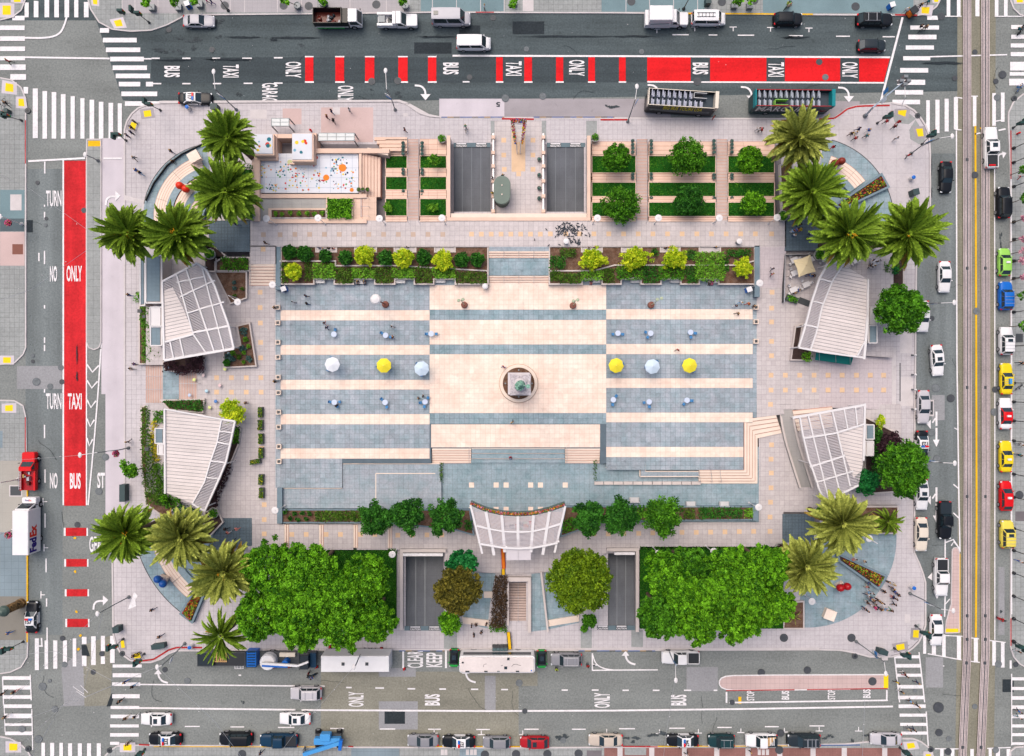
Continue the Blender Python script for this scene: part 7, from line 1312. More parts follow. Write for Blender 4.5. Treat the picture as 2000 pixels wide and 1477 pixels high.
def tour_bus(label,cx,cy,head,L,wm,sm,txt,tm,zroof,stairx,stairm,frontm,rail,twh):
 t=trk('tour_bus',label,cx,cy,head,2.4,'bus');w=1.27;zf=2.55
 rbox(-L/2,-w,.45,L/2,w,zf,.3).mk('body',wm,t);wheels(t,(L*.3,-L*.28),1.12,.5);b=MB();b.box(-L/2+.25,-w+.09,zf,L/2-.35,w-.09,zf+.03);b.mk('upper_deck',mat('bus_deck','4a545e',.8,.08),t)
 b=MB()
 for s in(-1,1):b.box(-L/2+.1,s*(w-.05)-.05,zf,L/2-.1,s*(w-.05)+.05,zf+.95)
 b.mk('side_panel',wm,t);b=MB();b.box(L/2-.5,-w,zf,L/2,w,zf+1.25);b.mk('front_screen',frontm,t);b=MB();b.box(-L/2,-w,zf,-L/2+.15,w,zf+1.1);b.mk('rear_panel',frontm,t)
 b=MB();[b.box(-L/2+.1,s*(w-.05)-.045,zf+.95,L/2-.1,s*(w-.05)+.045,zf+1.0)for s in(-1,1)];b.mk('top_rail',rail,t)
 q=MB();q.box(-.22,-.45,.2,.22,.45,.5);q.box(-.28,-.45,.45,-.18,.45,1.0);q.box(-.26,-.04,.5,.2,.04,.52);sm_=q.mesh('seat',[sm]);n=int((L-1.6)/.82)
 for i in range(n):
  x=-L/2+.8+i*.82
  for s in(-1,1):
   if s*stairx[2]>0 and stairx[0]<x<stairx[1]:continue
   ob('seat',sm_,t,(x,s*.66,zf))
 b=MB();x0,x1,s=stairx;y0,y1=(.2,1.05)if s>0 else(-1.05,-.2)
 for a in((x0,y0,x1,y0+.07),(x0,y1-.07,x1,y1),(x0,y0,x0+.07,y1)):b.box(a[0],a[1],zf,a[2],a[3],zf+.9)
 b.mk('stair_rail',stairm,t);b=MB();[b.box(x0+.1+k*.28,y0+.1,zf+.03,x0+.36+k*.28,y1-.1,zf+.05+k*.05)for k in range(5)];b.mk('stair_well',BLACK,t)
 for s in(-1,1):b=MB();b.pri([(-L/2+.6,s*(w-.02)),(L/2-.8,s*(w-.02)),(L/2-.8,s*(w+.015)),(-L/2+.6,s*(w+.015))],1.25,2.2);b.mk('side_window',GLASS,t)
 for i,(s,x,wd,m)in enumerate(txt):text(s,(x,-w-.025,zf+.85-twh/2),wd,twh,(PI/2,0,0),m,t,bold=.004)
 return t
YT=mat('letter_yellow','f2e21e',.5,.02);WT=mat('letter_white','f0f0f2',.5,.02)
tour_bus('open-top tour bus in black and cream with BIG BUS TOURS USA lettering',1331,198,-3.5,10.6,PT['black'],mat('seat_grey','c3c6d6',.7,.05),[('BIG BUS TOURS USA',.2,5.9,YT)],YT,0,(1.6,3.6,1),CHROME,PT['cream'],PT['cream'],1.25)
tour_bus('open-top tour bus in teal and black with MARCUM lettering',1547,197,-.5,12.0,PT['teal'],mat('seat_pale','b9c0cc',.7,.05),[('MARCUM',-1.6,7.6,WT)],WT,0,(-3.0,-1.0,-1),PT['lime'],mat('bus_teal','1f8a92',.4,.06),PT['red'],1.9)
t=trk('transit_bus','long white bus with roof hatches at the bottom kerb',971,1296,180,2.6,'bus');rbox(-5.75,-1.28,.45,5.75,1.28,3.05,.4).mk('body',PT[WH],t);wheels(t,(3.7,-3.2),1.12,.5);rbox(-5.6,-1.12,3.05,5.6,1.12,3.22,.3).mk('roof',ROOFW,t)
for i,(x,y,w,h,m)in enumerate([(-1.3,.4,.45,.4,GLASS),(-1.7,-.95,.35,.35,GLASS),(4.5,.95,.6,.2,DG),(1.7,.95,.5,.2,DG),(-.2,.95,.4,.15,MGREY),(-3.1,.95,.5,.2,DG),(-5.2,.8,.2,.15,PT['blue']),(5.2,-.4,.3,.2,BLACK)]):b=MB();b.box(x-w/2,y-h/2,3.2,x+w/2,y+h/2,3.3);b.mk('roof_hatch',m,t)
for pts in([(-2.2,.2),(-2.5,-.1),(-2.9,-.15),(-3.3,.0),(-3.6,.05)],[(2.1,.3),(2.0,-.1),(1.6,-.2)],[(-.6,.1),(-.9,.0)]):b=MB();b.tube([(x,y,3.23)for x,y in pts],.03,5);b.mk('roof_cable',DG,t)
for s in(-1,1):b=MB();b.pri([(-5.2,s*1.26),(5.2,s*1.26),(5.2,s*1.30),(-5.2,s*1.30)],1.5,2.5);b.mk('side_window',GLASS,t)
b=MB();b.pg([(5.77,-1.0,1.3),(5.77,1.0,1.3),(5.77,1.0,2.7),(5.77,-1.0,2.7)]);b.mk('windshield',GLASS,t)
t=trk('trailer','long white production trailer with two roof vents under the left trees',695,1293,180,2.7,'trailer');rbox(-5.2,-1.22,.7,5.1,1.22,3.5,.06).mk('body',PT[WH],t);wheels(t,(-2.2,-1.2,4.0),1.0,.42)
for x in(1.75,-1.85):b=MB();b.box(x-.22,-.25,3.48,x+.22,.2,3.6);b.mk('roof_vent',DG,t)
b=MB();b.box(-5.0,1.22,1.0,4.9,1.26,3.3);b.mk('dark_side_panel',DG,t);b=MB();b.box(5.1,-.6,.6,6.0,.6,.75);b.mk('drawbar',DG,t)
t=trk('boom_truck','truck with a round drum and white folded boom at the bottom left kerb',563,1290,180,1.6);wheels(t,(-2.6,-1.7,2.8),.95,.45);b=MB();b.box(-4.2,-1.15,.7,4.1,1.15,1.1);b.mk('chassis',DG,t);b=MB();b.lat([(1.25,1.1),(1.25,2.0),(1.1,2.3),(.1,2.35)],(3.0,.1,0),22);b.mk('drum',PT[WH],t);cab(t,-3.3,-1.6,2.2,2.5,PT['dark'],.4,1.3);b=MB();b.box(-4.25,-1.1,1.1,-3.35,1.1,1.6);b.mk('cage',PT['navy'],t)
b=MB();b.bar((3.6,-.1,2.9),(-1.8,.35,2.7),.32,.35);b.bar((-1.8,.35,2.7),(-3.4,-.2,2.6),.26,.3);b.mk('boom',PT[WH],t);b=MB();b.bar((3.6,.25,2.7),(-.2,.5,2.5),.4,.4);b.mk('lower_boom',PT['blue'],t);b=MB();b.lat([(.5,1.1),(.5,2.4)],(.3,.2,0),12);b.mk('turret',PT['blue'],t);b=MB();b.box(-1.0,-1.1,1.1,1.4,-.5,1.5);b.mk('toolbox',PT['cream'],t)
t=trk('boom_lift','blue wheeled boom lift with its arm folded across the pavement',640,1446,180,1.1,'lift');wheels(t,(1.65,-1.65),1.1,.45,.4);b=MB();b.box(-2.0,-.9,.5,2.0,.9,.85);b.mk('chassis',DG,t);rbox(-2.1,-.55,.9,2.0,.45,1.7,.2).mk('turntable',PT['sky'],t);rbox(-.6,-1.3,.9,1.0,-.2,1.9,.15).mk('engine_cover',PT['sky'],t);b=MB();b.bar((-2.2,-.1,1.95),(3.6,1.9,1.6),.55,.5);b.mk('arm',PT['sky'],t);b=MB();b.bar((-2.3,-.5,1.9),(-2.1,1.0,1.9),.5,.6);b.mk('arm_joint',PT['blue'],t);b=MB();b.box(3.5,1.2,.6,3.75,2.6,.7);[b.tube([(3.6,y,.6),(3.6,y,1.7)],.05,5)for y in(1.2,1.9,2.6)];b.tube([(3.6,1.2,1.7),(3.6,2.6,1.7)],.05,5);b.mk('basket',DG,t)
def crate(name,label,q,z,m,cat,extra=None):
 c=P((q[0][0]+q[2][0])/2,(q[0][1]+q[2][1])/2,z);r=thg(name,label,cat,(c[0],c[1],0));w=[(a-c[0],e-c[1])for a,e in W(q,z)];b=MB();b.pri(w,.1,z);b.mk('body',m,r);b=MB()
 for i in range(4):b.bar((*w[i],z),(*w[(i+1)%4],z),.1,.1+i*.004)
 b.mk('rim',DG if m is not PT['blue']else PT['navy'],r);return r
crate('dumpster','dark covered dumpster at the left end of the bottom kerb',R4(386,1275,416,1301),1.5,PT['dark'],'dumpster');fl=crate('flatbed_trailer','black flat trailer beside the dark palm',R4(418,1275,479,1300),1.0,BLACK,'trailer')
g=crate('generator','blue generator cart right of the black flat trailer',R4(481,1272,501,1303),1.5,PT['blue'],'generator');b=MB();[b.box(-.6,-1.0+k*.4,1.5,.6,-.85+k*.4,1.56)for k in range(6)];b.mk('grille',PT['navy'],g)
c0=P(431,1284,1.1);r=thg('pallet','wooden pallet lying on the black flat trailer','pallet',(c0[0],c0[1],1.06))
for k in range(7):b=MB();b.box(-1.0+k*.3,-.72,.1,-.85+k*.3,.72,.14);b.mk('slat',WOOD,r)
for k in range(3):b=MB();b.box(-1.02,-.7+k*.66,0,.98,-.58+k*.66,.1);b.mk('bearer',WOOD,r)
c0=P(468,1300,.4);r=thg('metal_frame','small white metal frame cart below the black flat trailer','cart',(c0[0],c0[1],0));b=MB()
for k in range(4):b.bar((-.7,-.4+k*.26,.6),(.7,-.4+k*.26,.6),.06,.06);b.bar((-.7+k*.45,-.4,.6),(-.7+k*.45,.4,.6),.06,.06)
b.mk('frame',PT[WH],r);b=MB();[b.tube([(x,y,0),(x,y,.6)],.03,5)for x in(-.6,.6)for y in(-.35,.35)];b.mk('leg',PT[WH],r)
# -- bikes and motorcycles
def bike(label,cx,cy,head,m,motor=False,cat='bicycle'):
 x,y,_=P(cx,cy,.5);r=thg('motorcycle' if motor else 'bicycle',label,cat,(x,y,0),rad(head));R=.33;wd=.07 if motor else .03
 for xx in(-.55,.55):
  b=MB();n=16;pts=[(xx+R*cos(2*PI*i/n),0,R+R*sin(2*PI*i/n))for i in range(n+1)];b.tube(pts,wd,5);b.mk('wheel',TYRE,r)
 b=MB();b.tube([(-.55,0,R),(0,0,.35),(.42,0,.8),(-.15,0,.82),(0,0,.35)],.035 if not motor else .09,5);b.tube([(.55,0,R),(.42,0,.95)],.04,5);b.mk('frame',m,r);b=MB();b.tube([(.40,-.35,1.0),(.44,0,.95),(.40,.35,1.0)],.03,5);b.mk('handlebar',BLACK,r);b=MB();b.blob((-.2,0,.9),(.25 if motor else .14,.12,.06),0,8,5);b.mk('saddle',BLACK,r)
 if motor:b=MB();b.blob((.15,0,.8),(.3,.17,.18),0,9,6);b.mk('tank',m,r)
 return r
bike('bright blue bicycle ridden at the right edge near the top',1992,172,60,PT['blue']);bike('dark motorcycle at the upper right crosswalk edge',1995,58,60,PT['dark'],True,'motorcycle');bike('white and dark scooter at the top edge kerb',1539,10,50,PT['green'],True,'motorcycle');bike('dark motorcycle beside the boom truck',609,1320,200,PT['navy'],True,'motorcycle');bike('bicycle crossing the upper right crosswalk',1803,55,40,PT['black']);bike('red bicycle in the right street near the lower tram stop',1957,1210,160,PT['bright']);bike('bicycle leaning at the left edge pavement',5,203,80,PT['silver']);bike('bicycle at the right kerb beside the yellow taxis',1989,757,40,PT['black'])
x,y,_=P(1784,22,.8);r=thg('pedicab','orange pedicab with dark canopy at the top right corner','pedicab',(x,y,0),rad(35));wheels(r,(-.5,),.5,.35,.08);rbox(-.9,-.5,.4,.3,.5,.9,.15).mk('seat_box',mat('pedicab_orange','f08028',.5),r);rbox(-1.0,-.55,1.6,.2,.55,1.72,.15).mk('canopy',BLACK,r);b=MB();b.tube([(.3,0,.5),(1.3,0,.5)],.05,5);b.tube([(1.3,0,.3),(1.2,0,1.0)],.05,5);[b.tube([(xx,yy,.8),(xx,yy,1.6)],.03,5)for xx in(-.8,.1)for yy in(-.45,.45)];b.mk('frame',BLACK,r)
# ------------------------------------------------------------------ lamps, signals, furniture
def lean(px,py,h,base=ZS):return P(px,py,base+h)
def disc_lamp(lab,bx,by,dx,dy,z):
 """slim pole whose foot is seen at (bx,by) and whose flat disc head is seen at (dx,dy)"""
 c=P(bx,by,z);r=thg('disc_lamp',lab,'street lamp',c,0,'white disc lamps round the square');k=4.3;tip=P(dx,dy,z+k);d=np.array(tip)-np.array(c)
 b=MB();b.lat([(.16,0),(.12,.15),(.06,.3)],n=10);b.mk('base',WMET,r);b=MB();b.tube([(0,0,.1),(0,0,k-.35),(d[0]*.5,d[1]*.5,k-.15),(d[0],d[1],k-.05)],.055,7);b.mk('pole',WMET,r);b=MB();b.lat([(.05,k-.12),(.50,k-.05),(.52,k),(.46,k+.04),(.12,k+.06),(.05,k+.12)],(d[0],d[1],0),24);b.mk('disc',WMET,r)
 b=MB();b.lat([(.13,k+.06),(.13,k+.09)],(d[0],d[1],0),10);b.mk('cap',SLATG,r);return r
for bx,by,dx,dy,z,lab in[(540,439,520,427,L1,'above the upper walkway at its left end'),(636,438,621,426,L1,'above the narrow shrub planter'),(752,438,741,427,L1,'at the foot of the left stair path'),(870,438,863,426,L1,'at the wall of the left upper garage ramp'),(1158,437,1167,426,L1,'at the wall of the right upper garage ramp'),(1278,437,1286,426,L1,'at the left of the middle lower lawn'),(1393,436,1405,426,L1,'at the right of the middle lower lawn'),(1500,437,1518,425,L1,'at the right end of the upper lawns'),(550,562,532,556,L0,'beside the left cream stairs'),(1466,561,1484,553,L0,'at the lower right corner of the right planting bed'),(556,988,537,997,L0,'at the left end of the lower bed'),(1463,982,1482,991,L0,'at the right end of the lower bed'),(535,1069,516,1081,LOW,'above the left tree group at its left corner'),(643,1070,628,1082,LOW,'peeping out of the left tree group'),(775,1073,766,1083,LOW,'at the right corner of the left tree group'),(1275,1068,1286,1081,LOW,'above the right tree group, left one'),(1378,1066,1394,1077,LOW,'above the right tree group, right one'),(1688,1050,1698,1052,ZS,'on the blue corner below the pale palm'),(1572,1162,1586,1175,ZS,'on the blue corner beside the bark bed'),(466,583,464,590,L0,'short one below the five-sided planter')]:disc_lamp('white disc lamp '+lab,bx,by,dx,dy,z)
def heater(lab,x,y,z=L0):
 c=P(x,y,z);r=thg('waste_bin',lab,'bin',c);b=MB();b.lat([(.3,0),(.32,.9),(.3,.95)],n=16);b.mk('body',MGREY,r);b=MB();b.lat([(.42,.95),(.44,1.05),(.3,1.12),(.05,1.15)],n=18);b.mk('lid',WMET,r);return r
for x,y,lab in[(1105,474,'round bin with white lid beside the pigeons'),(1440,474,'round bin with white lid above the right planting bed'),(948,561,'round bin with white lid below the cream stairs'),(522,1068,'round white bin beside the lower left disc lamp')]:heater(lab,x,y,L1 if y<480 else L0)
for x,y,lab in[(741,590,'large round white topped lantern with brown base on the upper left of the plaza')]:
 c=P(753,595,L0);r=thg('lantern_lamp',lab,'street lamp',c);b=MB();b.lat([(.55,0),(.5,.3),(.2,.5)],n=16);b.mk('base',TERRA,r);b=MB();b.tube([(0,0,.4),(-.6,.3,4.4)],.1,8);b.mk('pole',TERRA,r);b=MB();b.lat([(.7,4.4),(.78,4.5),(.6,4.7),(.1,4.8)],(-.65,.3,0),20);b.mk('shade',WMET,r)
for bx,by,hx,hy,lab in[(907,596,900,586,'bent double-headed lamp with brown foot on the cream paving, left one'),(1119,597,1124,587,'bent double-headed lamp with brown foot on the cream paving, right one'),(1271,596,1288,584,'bent double-headed lamp with brown foot on the blue paving at the right')]:
 c=P(bx,by,L0);r=thg('double_lamp',lab,'street lamp',c);t=np.array(P(hx,hy,L0+3.6))-np.array(c);b=MB();b.lat([(.52,0),(.5,.45),(.42,.5),(.1,.55)],n=18);b.mk('base',TERRA,r);b=MB();b.tube([(0,0,.4),(0,0,2.4),(t[0]*.6,t[1]*.6,3.2),(t[0],t[1],3.6)],.06,6);b.mk('pole',mat('pale_green_metal','b9c4a8',.5),r)
 for s in(-1,1):b=MB();b.lat([(.22,3.55),(.26,3.62),(.2,3.7),(.05,3.72)],(t[0]+s*.32,t[1]+s*.08,0),12);b.mk('lamp_head',mat('pale_green_metal','b9c4a8',.5),r)
# benches
def bench(lab,x,y,z,face):
 c=P(x,y,z);r=thg('bench',lab,'bench',c,0 if face>0 else PI,'white benches in the planting beds')
 for k in range(4):b=MB();b.box(-.78,-.32+k*.17,.42,.78,-.19+k*.17,.47);b.mk('slat',WMET,r)
 for k in range(2):b=MB();b.box(-.78,.34+k*.03,.55+k*.18,.78,.38+k*.03,.68+k*.18);b.mk('back_slat',WMET,r)
 for s in(-.7,0,.7):b=MB();b.box(s-.04,-.3,0,s+.04,.36,.42);b.mk('leg',MGREY,r);b=MB();b.box(s-.03,-.32,.5,s+.03,.3,.55)if s else None;(b.mk('arm',MGREY,r)if s else None)
for x,y,f,lab in[(627,550,1,'empty, leftmost on the lower side of the left bed'),(705,551,1,'with two people in dark clothes on it'),(783,550,1,'empty, between the seated pair and the right half of the left bed'),(861,549,1,'empty, rightmost on the lower side of the left bed'),(863,487,-1,'on the upper side of the left bed near its right end'),(790,487,-1,'on the upper side of the left bed, middle, with a person'),(638,487,-1,'on the upper side of the left bed crowded with four people'),(1163,549,1,'with one person on its left, lower side of the right bed'),(1240,549,1,'empty, below the widest lime shrub of the right bed'),(1317,549,1,'empty, below the gappy lime shrub of the right bed'),(1393,550,1,'with a person in pink, lower side of the right bed'),(1156,486,-1,'behind the first lime shrub on the upper side of the right bed'),(1240,486,-1,'half hidden behind the widest lime shrub'),(1317,487,-1,'beside two people, upper side of the right bed'),(1392,487,-1,'with one person in dark blue, upper right bed'),(1348,983,-1,'left one on the lower terrace'),(1413,983,-1,'right one on the lower terrace'),(1238,975,-1,'half hidden behind the farthest right stage tree')]:bench('white slatted bench '+lab,x,y,L0 if y<900 else LOW,f)
# cafe tables, chairs, umbrellas on the plaza
TB=mat('table_blue_white','d3def4',.4,.03);CB=mat('chair_blue','4f90c8',.5,.05)
b=MB();b.lat([(.40,.70),(.42,.72),(.42,.745),(.38,.75)],n=24);tbl_top=b.mesh('tabletop',[TB]);b=MB();b.lat([(.28,0),(.25,.04),(.04,.08),(.04,.70)],n=12);tbl_leg=b.mesh('pedestal',[CB])
b=MB();b.box(-.2,-.2,.43,.2,.2,.46);ch_seat=b.mesh('seat',[CB]);b=MB();b.box(-.22,-.2,.46,-.18,.2,.85);ch_back=b.mesh('backrest',[CB]);b=MB();b.box(-.02,-.02,0,.02,.02,.43);ch_leg=b.mesh('leg',[CB])
def chair(x,y,a,lab='blue metal chair at one of the small round tables on the plaza',z=L0,grp='blue metal chairs on the plaza',m=None):
 r=thg('cafe_chair',lab,'chair',(x,y,z),a,grp);ob('seat',ch_seat,r,mats=m);ob('backrest',ch_back,r,mats=m)
 for sx in(-.17,.17):
  for sy in(-.17,.17):ob('leg',ch_leg,r,(sx,sy,0),mats=m)
def side(a):return('right of','above','left of','below')[int(((a+45)%360)//90)]
places=[(652,653,'leftmost in the upper table row'),(753,655,'second from the left in the upper table row'),(842,652,'straddling the edge of the cream floor'),(1207,651,'just right of the cream floor, upper row'),(1271,651,'second from the right in the upper row'),(1349,649,'rightmost in the upper row'),(653,786,'leftmost in the lower row with a seated person'),(752,786,'second from the left in the lower row'),(830,785,'beside two people left of the monument floor'),(1198,781,'just right of the cream floor, lower row'),(1268,785,'second from the right in the lower row'),(1342,782,'rightmost in the lower row')]
um=[(648,712,'white','leftmost'),(749,714,'yellow','second from the left'),(823,720,'light blue','left of the cream floor'),(1204,714,'yellow','just right of the cream floor'),(1275,716,'light blue','between two yellow ones'),(1348,714,'yellow','rightmost')]
chs={0:[80],1:[150,-20],2:[180,0],3:[-10,190],4:[165,-125],5:[-10,-80],6:[175,5,-60],7:[140,-75],8:[55,190,-100],9:[50,-95],10:[190,-85],11:[-5,-125]}
def table(x,y,lab):c=P(x,y,L0+.74);r=thg('cafe_table',lab,'table',(c[0],c[1],L0),0,'small round tables on the plaza');ob('tabletop',tbl_top,r);ob('pedestal',tbl_leg,r);return c
for i,(x,y,lab)in enumerate(places):
 c=table(x,y,'small round pale blue table '+lab)
 for a in chs[i]:s=side(a);a=rad(a);chair(c[0]+.74*cos(a),c[1]+.74*sin(a),a+PI,'blue chair %s the table %s'%(s,lab))
for x,y,col,lab in um:
 m=dict(white='f2f5fb',yellow='f8e640').get(col,'d5e6f6');m=mat('canvas_'+col.replace(' ','_'),m,.7,.03,1);c=table(x,y,'round table under the %s umbrella, %s'%(col,lab));u=P(x,y,L0+2.6);r=thg('umbrella','%s octagonal umbrella on the plaza, %s'%(col,lab),'umbrella',(u[0],u[1],L0),ru(0,.7),'plaza umbrellas')
 b=MB();n=8;b.v=[(1.15*cos(2*PI*i/n),1.15*sin(2*PI*i/n),2.3)for i in range(n)]+[(0,0,2.75)]
 for i in range(n):b.face((i,(i+1)%n,n))
 b.mk('canopy',m,r);b=MB()
 for i in range(n):j=(i+1)%n;p,q=b,0
 for i in range(n):t0,t1=2*PI*i/n,2*PI*(i+1)/n;b.pg([(1.15*cos(t0),1.15*sin(t0),2.3),(1.15*cos(t1),1.15*sin(t1),2.3),(1.15*cos(t1),1.15*sin(t1),2.16),(1.15*cos(t0),1.15*sin(t0),2.16)][::-1])
 b.mk('valance',m,r);b=MB();b.tube([(0,0,0),(0,0,2.75)],.03,6);b.mk('pole',CHROME,r)
 for i in range(n):t0=2*PI*i/n;b=MB();b.tube([(.1,0,2.68),(1.12,0,2.27)],.014,4);b.mk('rib',CHROME,r,rz=t0)
 a0=ru(0,6)
 for k in(0,1):a=a0+2.4*k;chair(c[0]+1.0*cos(a),c[1]+1.0*sin(a),a+PI,'blue chair %s the %s umbrella, %s, %s of two'%(side(math.degrees(a)),col,lab,ORD[k]))
# terrace of the upper right pavilion: cream square umbrella and white tables
WCH=[WMET]
for x,y,lab in[(1553,533,'white table below the cream umbrella'),(1575,556,'white table in the middle of the right terrace'),(1550,566,'white table with a sitting guest on the right terrace'),(1552,508,'white table at the upper left of the right terrace'),(1588,505,'white table right of the cream umbrella'),(1709,513,'white table with guests behind the upper right pavilion'),(1673,508,'white table above the upper right pavilion roof'),(1611,505,'white table half under the palm above the pavilion')]:
 c=P(x,y,L0+.74);r=thg('terrace_table',lab,'table',(c[0],c[1],L0),.4);b=MB();b.pri([(-.55,-.4),(.55,-.4),(.55,.4),(-.55,.4)],.70,.75,0,True);b.mk('tabletop',WMET,r)
 for sx in(-.45,.45):
  for sy in(-.3,.3):b=MB();b.box(sx-.03,sy-.03,0,sx+.03,sy+.03,.7);b.mk('leg',WMET,r)
 for a in(0.4,2.2,4.0):chair(c[0]+.85*cos(a),c[1]+.8*sin(a),a+PI,'white chair %s the %s'%(side(math.degrees(a)),lab),L0,'white terrace chairs',WCH)
u=P(1573,519,L0+2.6);r=thg('umbrella','large square cream umbrella on the right terrace','umbrella',(u[0],u[1],L0),rad(18));b=MB();b.v=[(-1.35,-1.35,2.3),(1.35,-1.35,2.3),(1.35,1.35,2.3),(-1.35,1.35,2.3),(0,0,2.85),(0,-1.22,2.38),(1.22,0,2.38),(0,1.22,2.38),(-1.22,0,2.38)]
for q in((0,5,4),(5,1,4),(1,6,4),(6,2,4),(2,7,4),(7,3,4),(3,8,4),(8,0,4)):b.face(q)
b.mk('canopy',mat('canvas_cream','f3dfb4',.8,.04,1),r);b=MB();b.tube([(0,0,0),(0,0,2.9)],.04,6);b.mk('pole',WOOD,r)
for i in range(4):b=MB();b.tube([(.1,0,2.78),(1.85,0,2.27)],.02,4);b.mk('rib',WOOD,r,rz=PI/4+i*PI/2)
wall('terrace_fence','grey metal fence round the right terrace',[(1532,590),(1534,498),(1620,496)],1.0,L0,.8,DG,CHROME,'fence');shx('entrance_mat',[[(1562,580),(1583,588),(1580,600),(1558,592)]],L0+.02,DG,bpy.data.objects['pavilion_terrace'],th=.02)
# round pots
def pot(lab,x,y,z,r_,h,m,leaf,grp=None,n=160):
 c=P(x,y,z);r=thg('plant_pot',lab,'plant pot',c,0,grp);b=MB();b.lat([(r_*.75,0),(r_*.95,h*.7),(r_,h),(r_*.86,h),(r_*.84,h-.08),(.01,h-.08)],n=16);b.mk('pot',m,r);k=max(30,int(n));p=randu(k)*(RU(0,1,(k,1))**.4)*r_*.85;p[:,2]=np.abs(p[:,2])*.8+h
 ob('foliage',lcl('foliage',p,.07+r_*.06,RU(0,1,k),LF[leaf]),r);return r
POTG=mat('grey_pot','8f8a84',.8,.1,2)
for xs,ys,lab in[((788,825),(281,288,295,302,333,340,375,382),'left stair path'),((1235,1271),(277,284,291,299,342,349,388),'stair path between left and middle lawns'),((1393,1428),(277,284,291,299,343,349,388),'stair path between middle and right lawns'),((1521,),(277,284,291),'right end of the lawns')]:
 for x in xs:
  for i,y in enumerate(ys):pot('small round pot, %s column, %s from top, %s'%('left' if x==xs[0]else 'right',ORD[i],lab),x,y,1.2,.3,.4,POTG,'blueg','pots along the '+lab,40)
for x,y,z,lab in[(491,422,L1,'large round planter at the left end of the upper walkway'),(414,498,L1-.2,'large round planter beside the upper left pergola'),(421,1000,L0,'large round planter with flowers beside the lower left pergola'),(1525,424,L1,'large round planter at the right end of the upper lawns'),(1596,500,L1,'large round planter in the court above the upper right pavilion'),(1521,1068,LOW,'large planter with purple flowers above the right tree group'),(1598,996,LOW,'round planter half hidden by the pale palm')]:pot(lab,x,y,z,.85,.8,WALLG,'purple' if 'purple' in lab else 'mid',None,260)
for x,y,lab in[(864,274,'round pot with spiky plant at the left upper garage ramp'),(1161,272,'round pot with spiky plant at the right upper garage ramp')]:pot(lab,x,y,ZS+.4,.7,.8,WALLG,'mid',None,120)
for i,y in enumerate((313,344,369,389)):pot('round bronze pot beside the kiosk court rail, %s from the top'%ORD[i],1053,y,ZS,.34,.5,POTG,'blueg','pots in the kiosk court',40)
for x,lab in((702,'left'),(710,'middle'),(719,'right')):pot('round grey pot at the lower right corner of the dotted deck, %s of three'%lab,x,372,L1,.34,.5,POTG,'grassd',None,40)
for x,y,a,lab in[(511,805,90,'first from the top'),(511,830,90,'second from the top'),(512,857,90,'third from the top'),(512,884,90,'fourth from the top'),(501,901,10,'turned sideways'),(512,936,88,'fifth upright one'),(513,962,90,'lowest')]:
 c=P(x,y,L0);r=thg('trough_planter','dark trough planter with flowers left of the plaza, '+lab,'planter',c,rad(a));b=MB();b.pri(R4(-.8,-.35,.8,.35),0,.6);b.mk('trough',DG,r);k=150;p=np.stack([RU(-.75,.75,k),RU(-.32,.32,k),RU(.55,.85,k)],1);ob('foliage',lcl('foliage',p,.11,RU(0,1,k),LF['grassd']),r);p=p[:26]+np.array([0,0,.1]);ob('blossom',lcl('blossom',p,.07,RU(0,1,26),LF['gold']),r)
c=P(1545,585,L0);r=thg('trough_planter','green trough planter at the foot of the right terrace','planter',c,-.35);b=MB();b.pri(R4(-.9,-.45,.9,.45),0,.6);b.mk('trough',DKGREEN,r);k=160;p=np.stack([RU(-.8,.8,k),RU(-.4,.4,k),RU(.55,.9,k)],1);ob('foliage',lcl('foliage',p,.12,RU(0,1,k),LF['mid']),r)
for x,y0,lab in((861.5,905,'left'),(1163,899,'right')):hedge('narrow flowering hedge box at the %s side of the stage steps'%lab,R4(x-3,y0,x+3,y0+38),LOW,.9,'grassd',60,.1)
# heart sculptures on stone blocks
def heart(lab,bx,by,hx,hy,m,zb,a=0.,blockrot=.3,s=1.25):
 c=P(bx,by,zb);r=thg('heart_sculpture',lab,'sculpture',c,a);b=MB();q=[(.85*cos(blockrot+PI/4+k*PI/2),.85*sin(blockrot+PI/4+k*PI/2))for k in range(4)];b.pri(q,-.1,.7);b.mk('plinth',CR2,r)
 d=np.array(P(hx,hy,zb+2))-np.array(c);ca,sa=cos(-a),sin(-a);d=(d[0]*ca-d[1]*sa,d[0]*sa+d[1]*ca);b=MB()
 for sx in(-1,1):b.blob((d[0]+sx*.42*s,d[1],2.0),(.5*s,.46*s,.5*s),0,16,10);b.tube([(d[0]+sx*.42*s,d[1],1.85),(d[0]*.5+sx*.2,d[1]*.5,1.2),(d[0]*.15,d[1]*.15,.75)],[.45*s,.33*s,.1],12)
 b.mk('heart',m,r,smooth=True)
heart('glossy orange red heart sculpture on the upper left amphitheatre',369,370,357,366,paint('heart_red','e8391e'),L1-.9,-.5);heart('brown red heart sculpture on the upper right amphitheatre',1630,325,1637,317,paint('heart_brown','8a3426'),.6,.3);heart('glossy red heart sculpture on the lower right corner',1639,1144,1648,1147,paint('heart_deep_red','b8161e'),ZS,.2);heart('blue and white heart sculpture on the lower left corner',321,1131,313,1136,paint('heart_blue','1f57a6'),.5,-.7)
for x,y,a,z,lab in[(383,309,.5,L1-.9,'empty cream stone plinth on the upper left amphitheatre'),(1617,1198,-.35,ZS,'empty cream stone plinth on the lower right corner')]:c=P(x,y,z);r=thg('stone_plinth',lab,'plinth',c,a);b=MB();b.box(-.8,-.75,-.1,.8,.75,.8);b.mk('block',CR2,r);b=MB();b.box(-.85,-.8,.8,.85,.8,.86);b.mk('top',CREAM,r)
for x,y,z,lab in[(348,1133,.5,'blue')]:pass
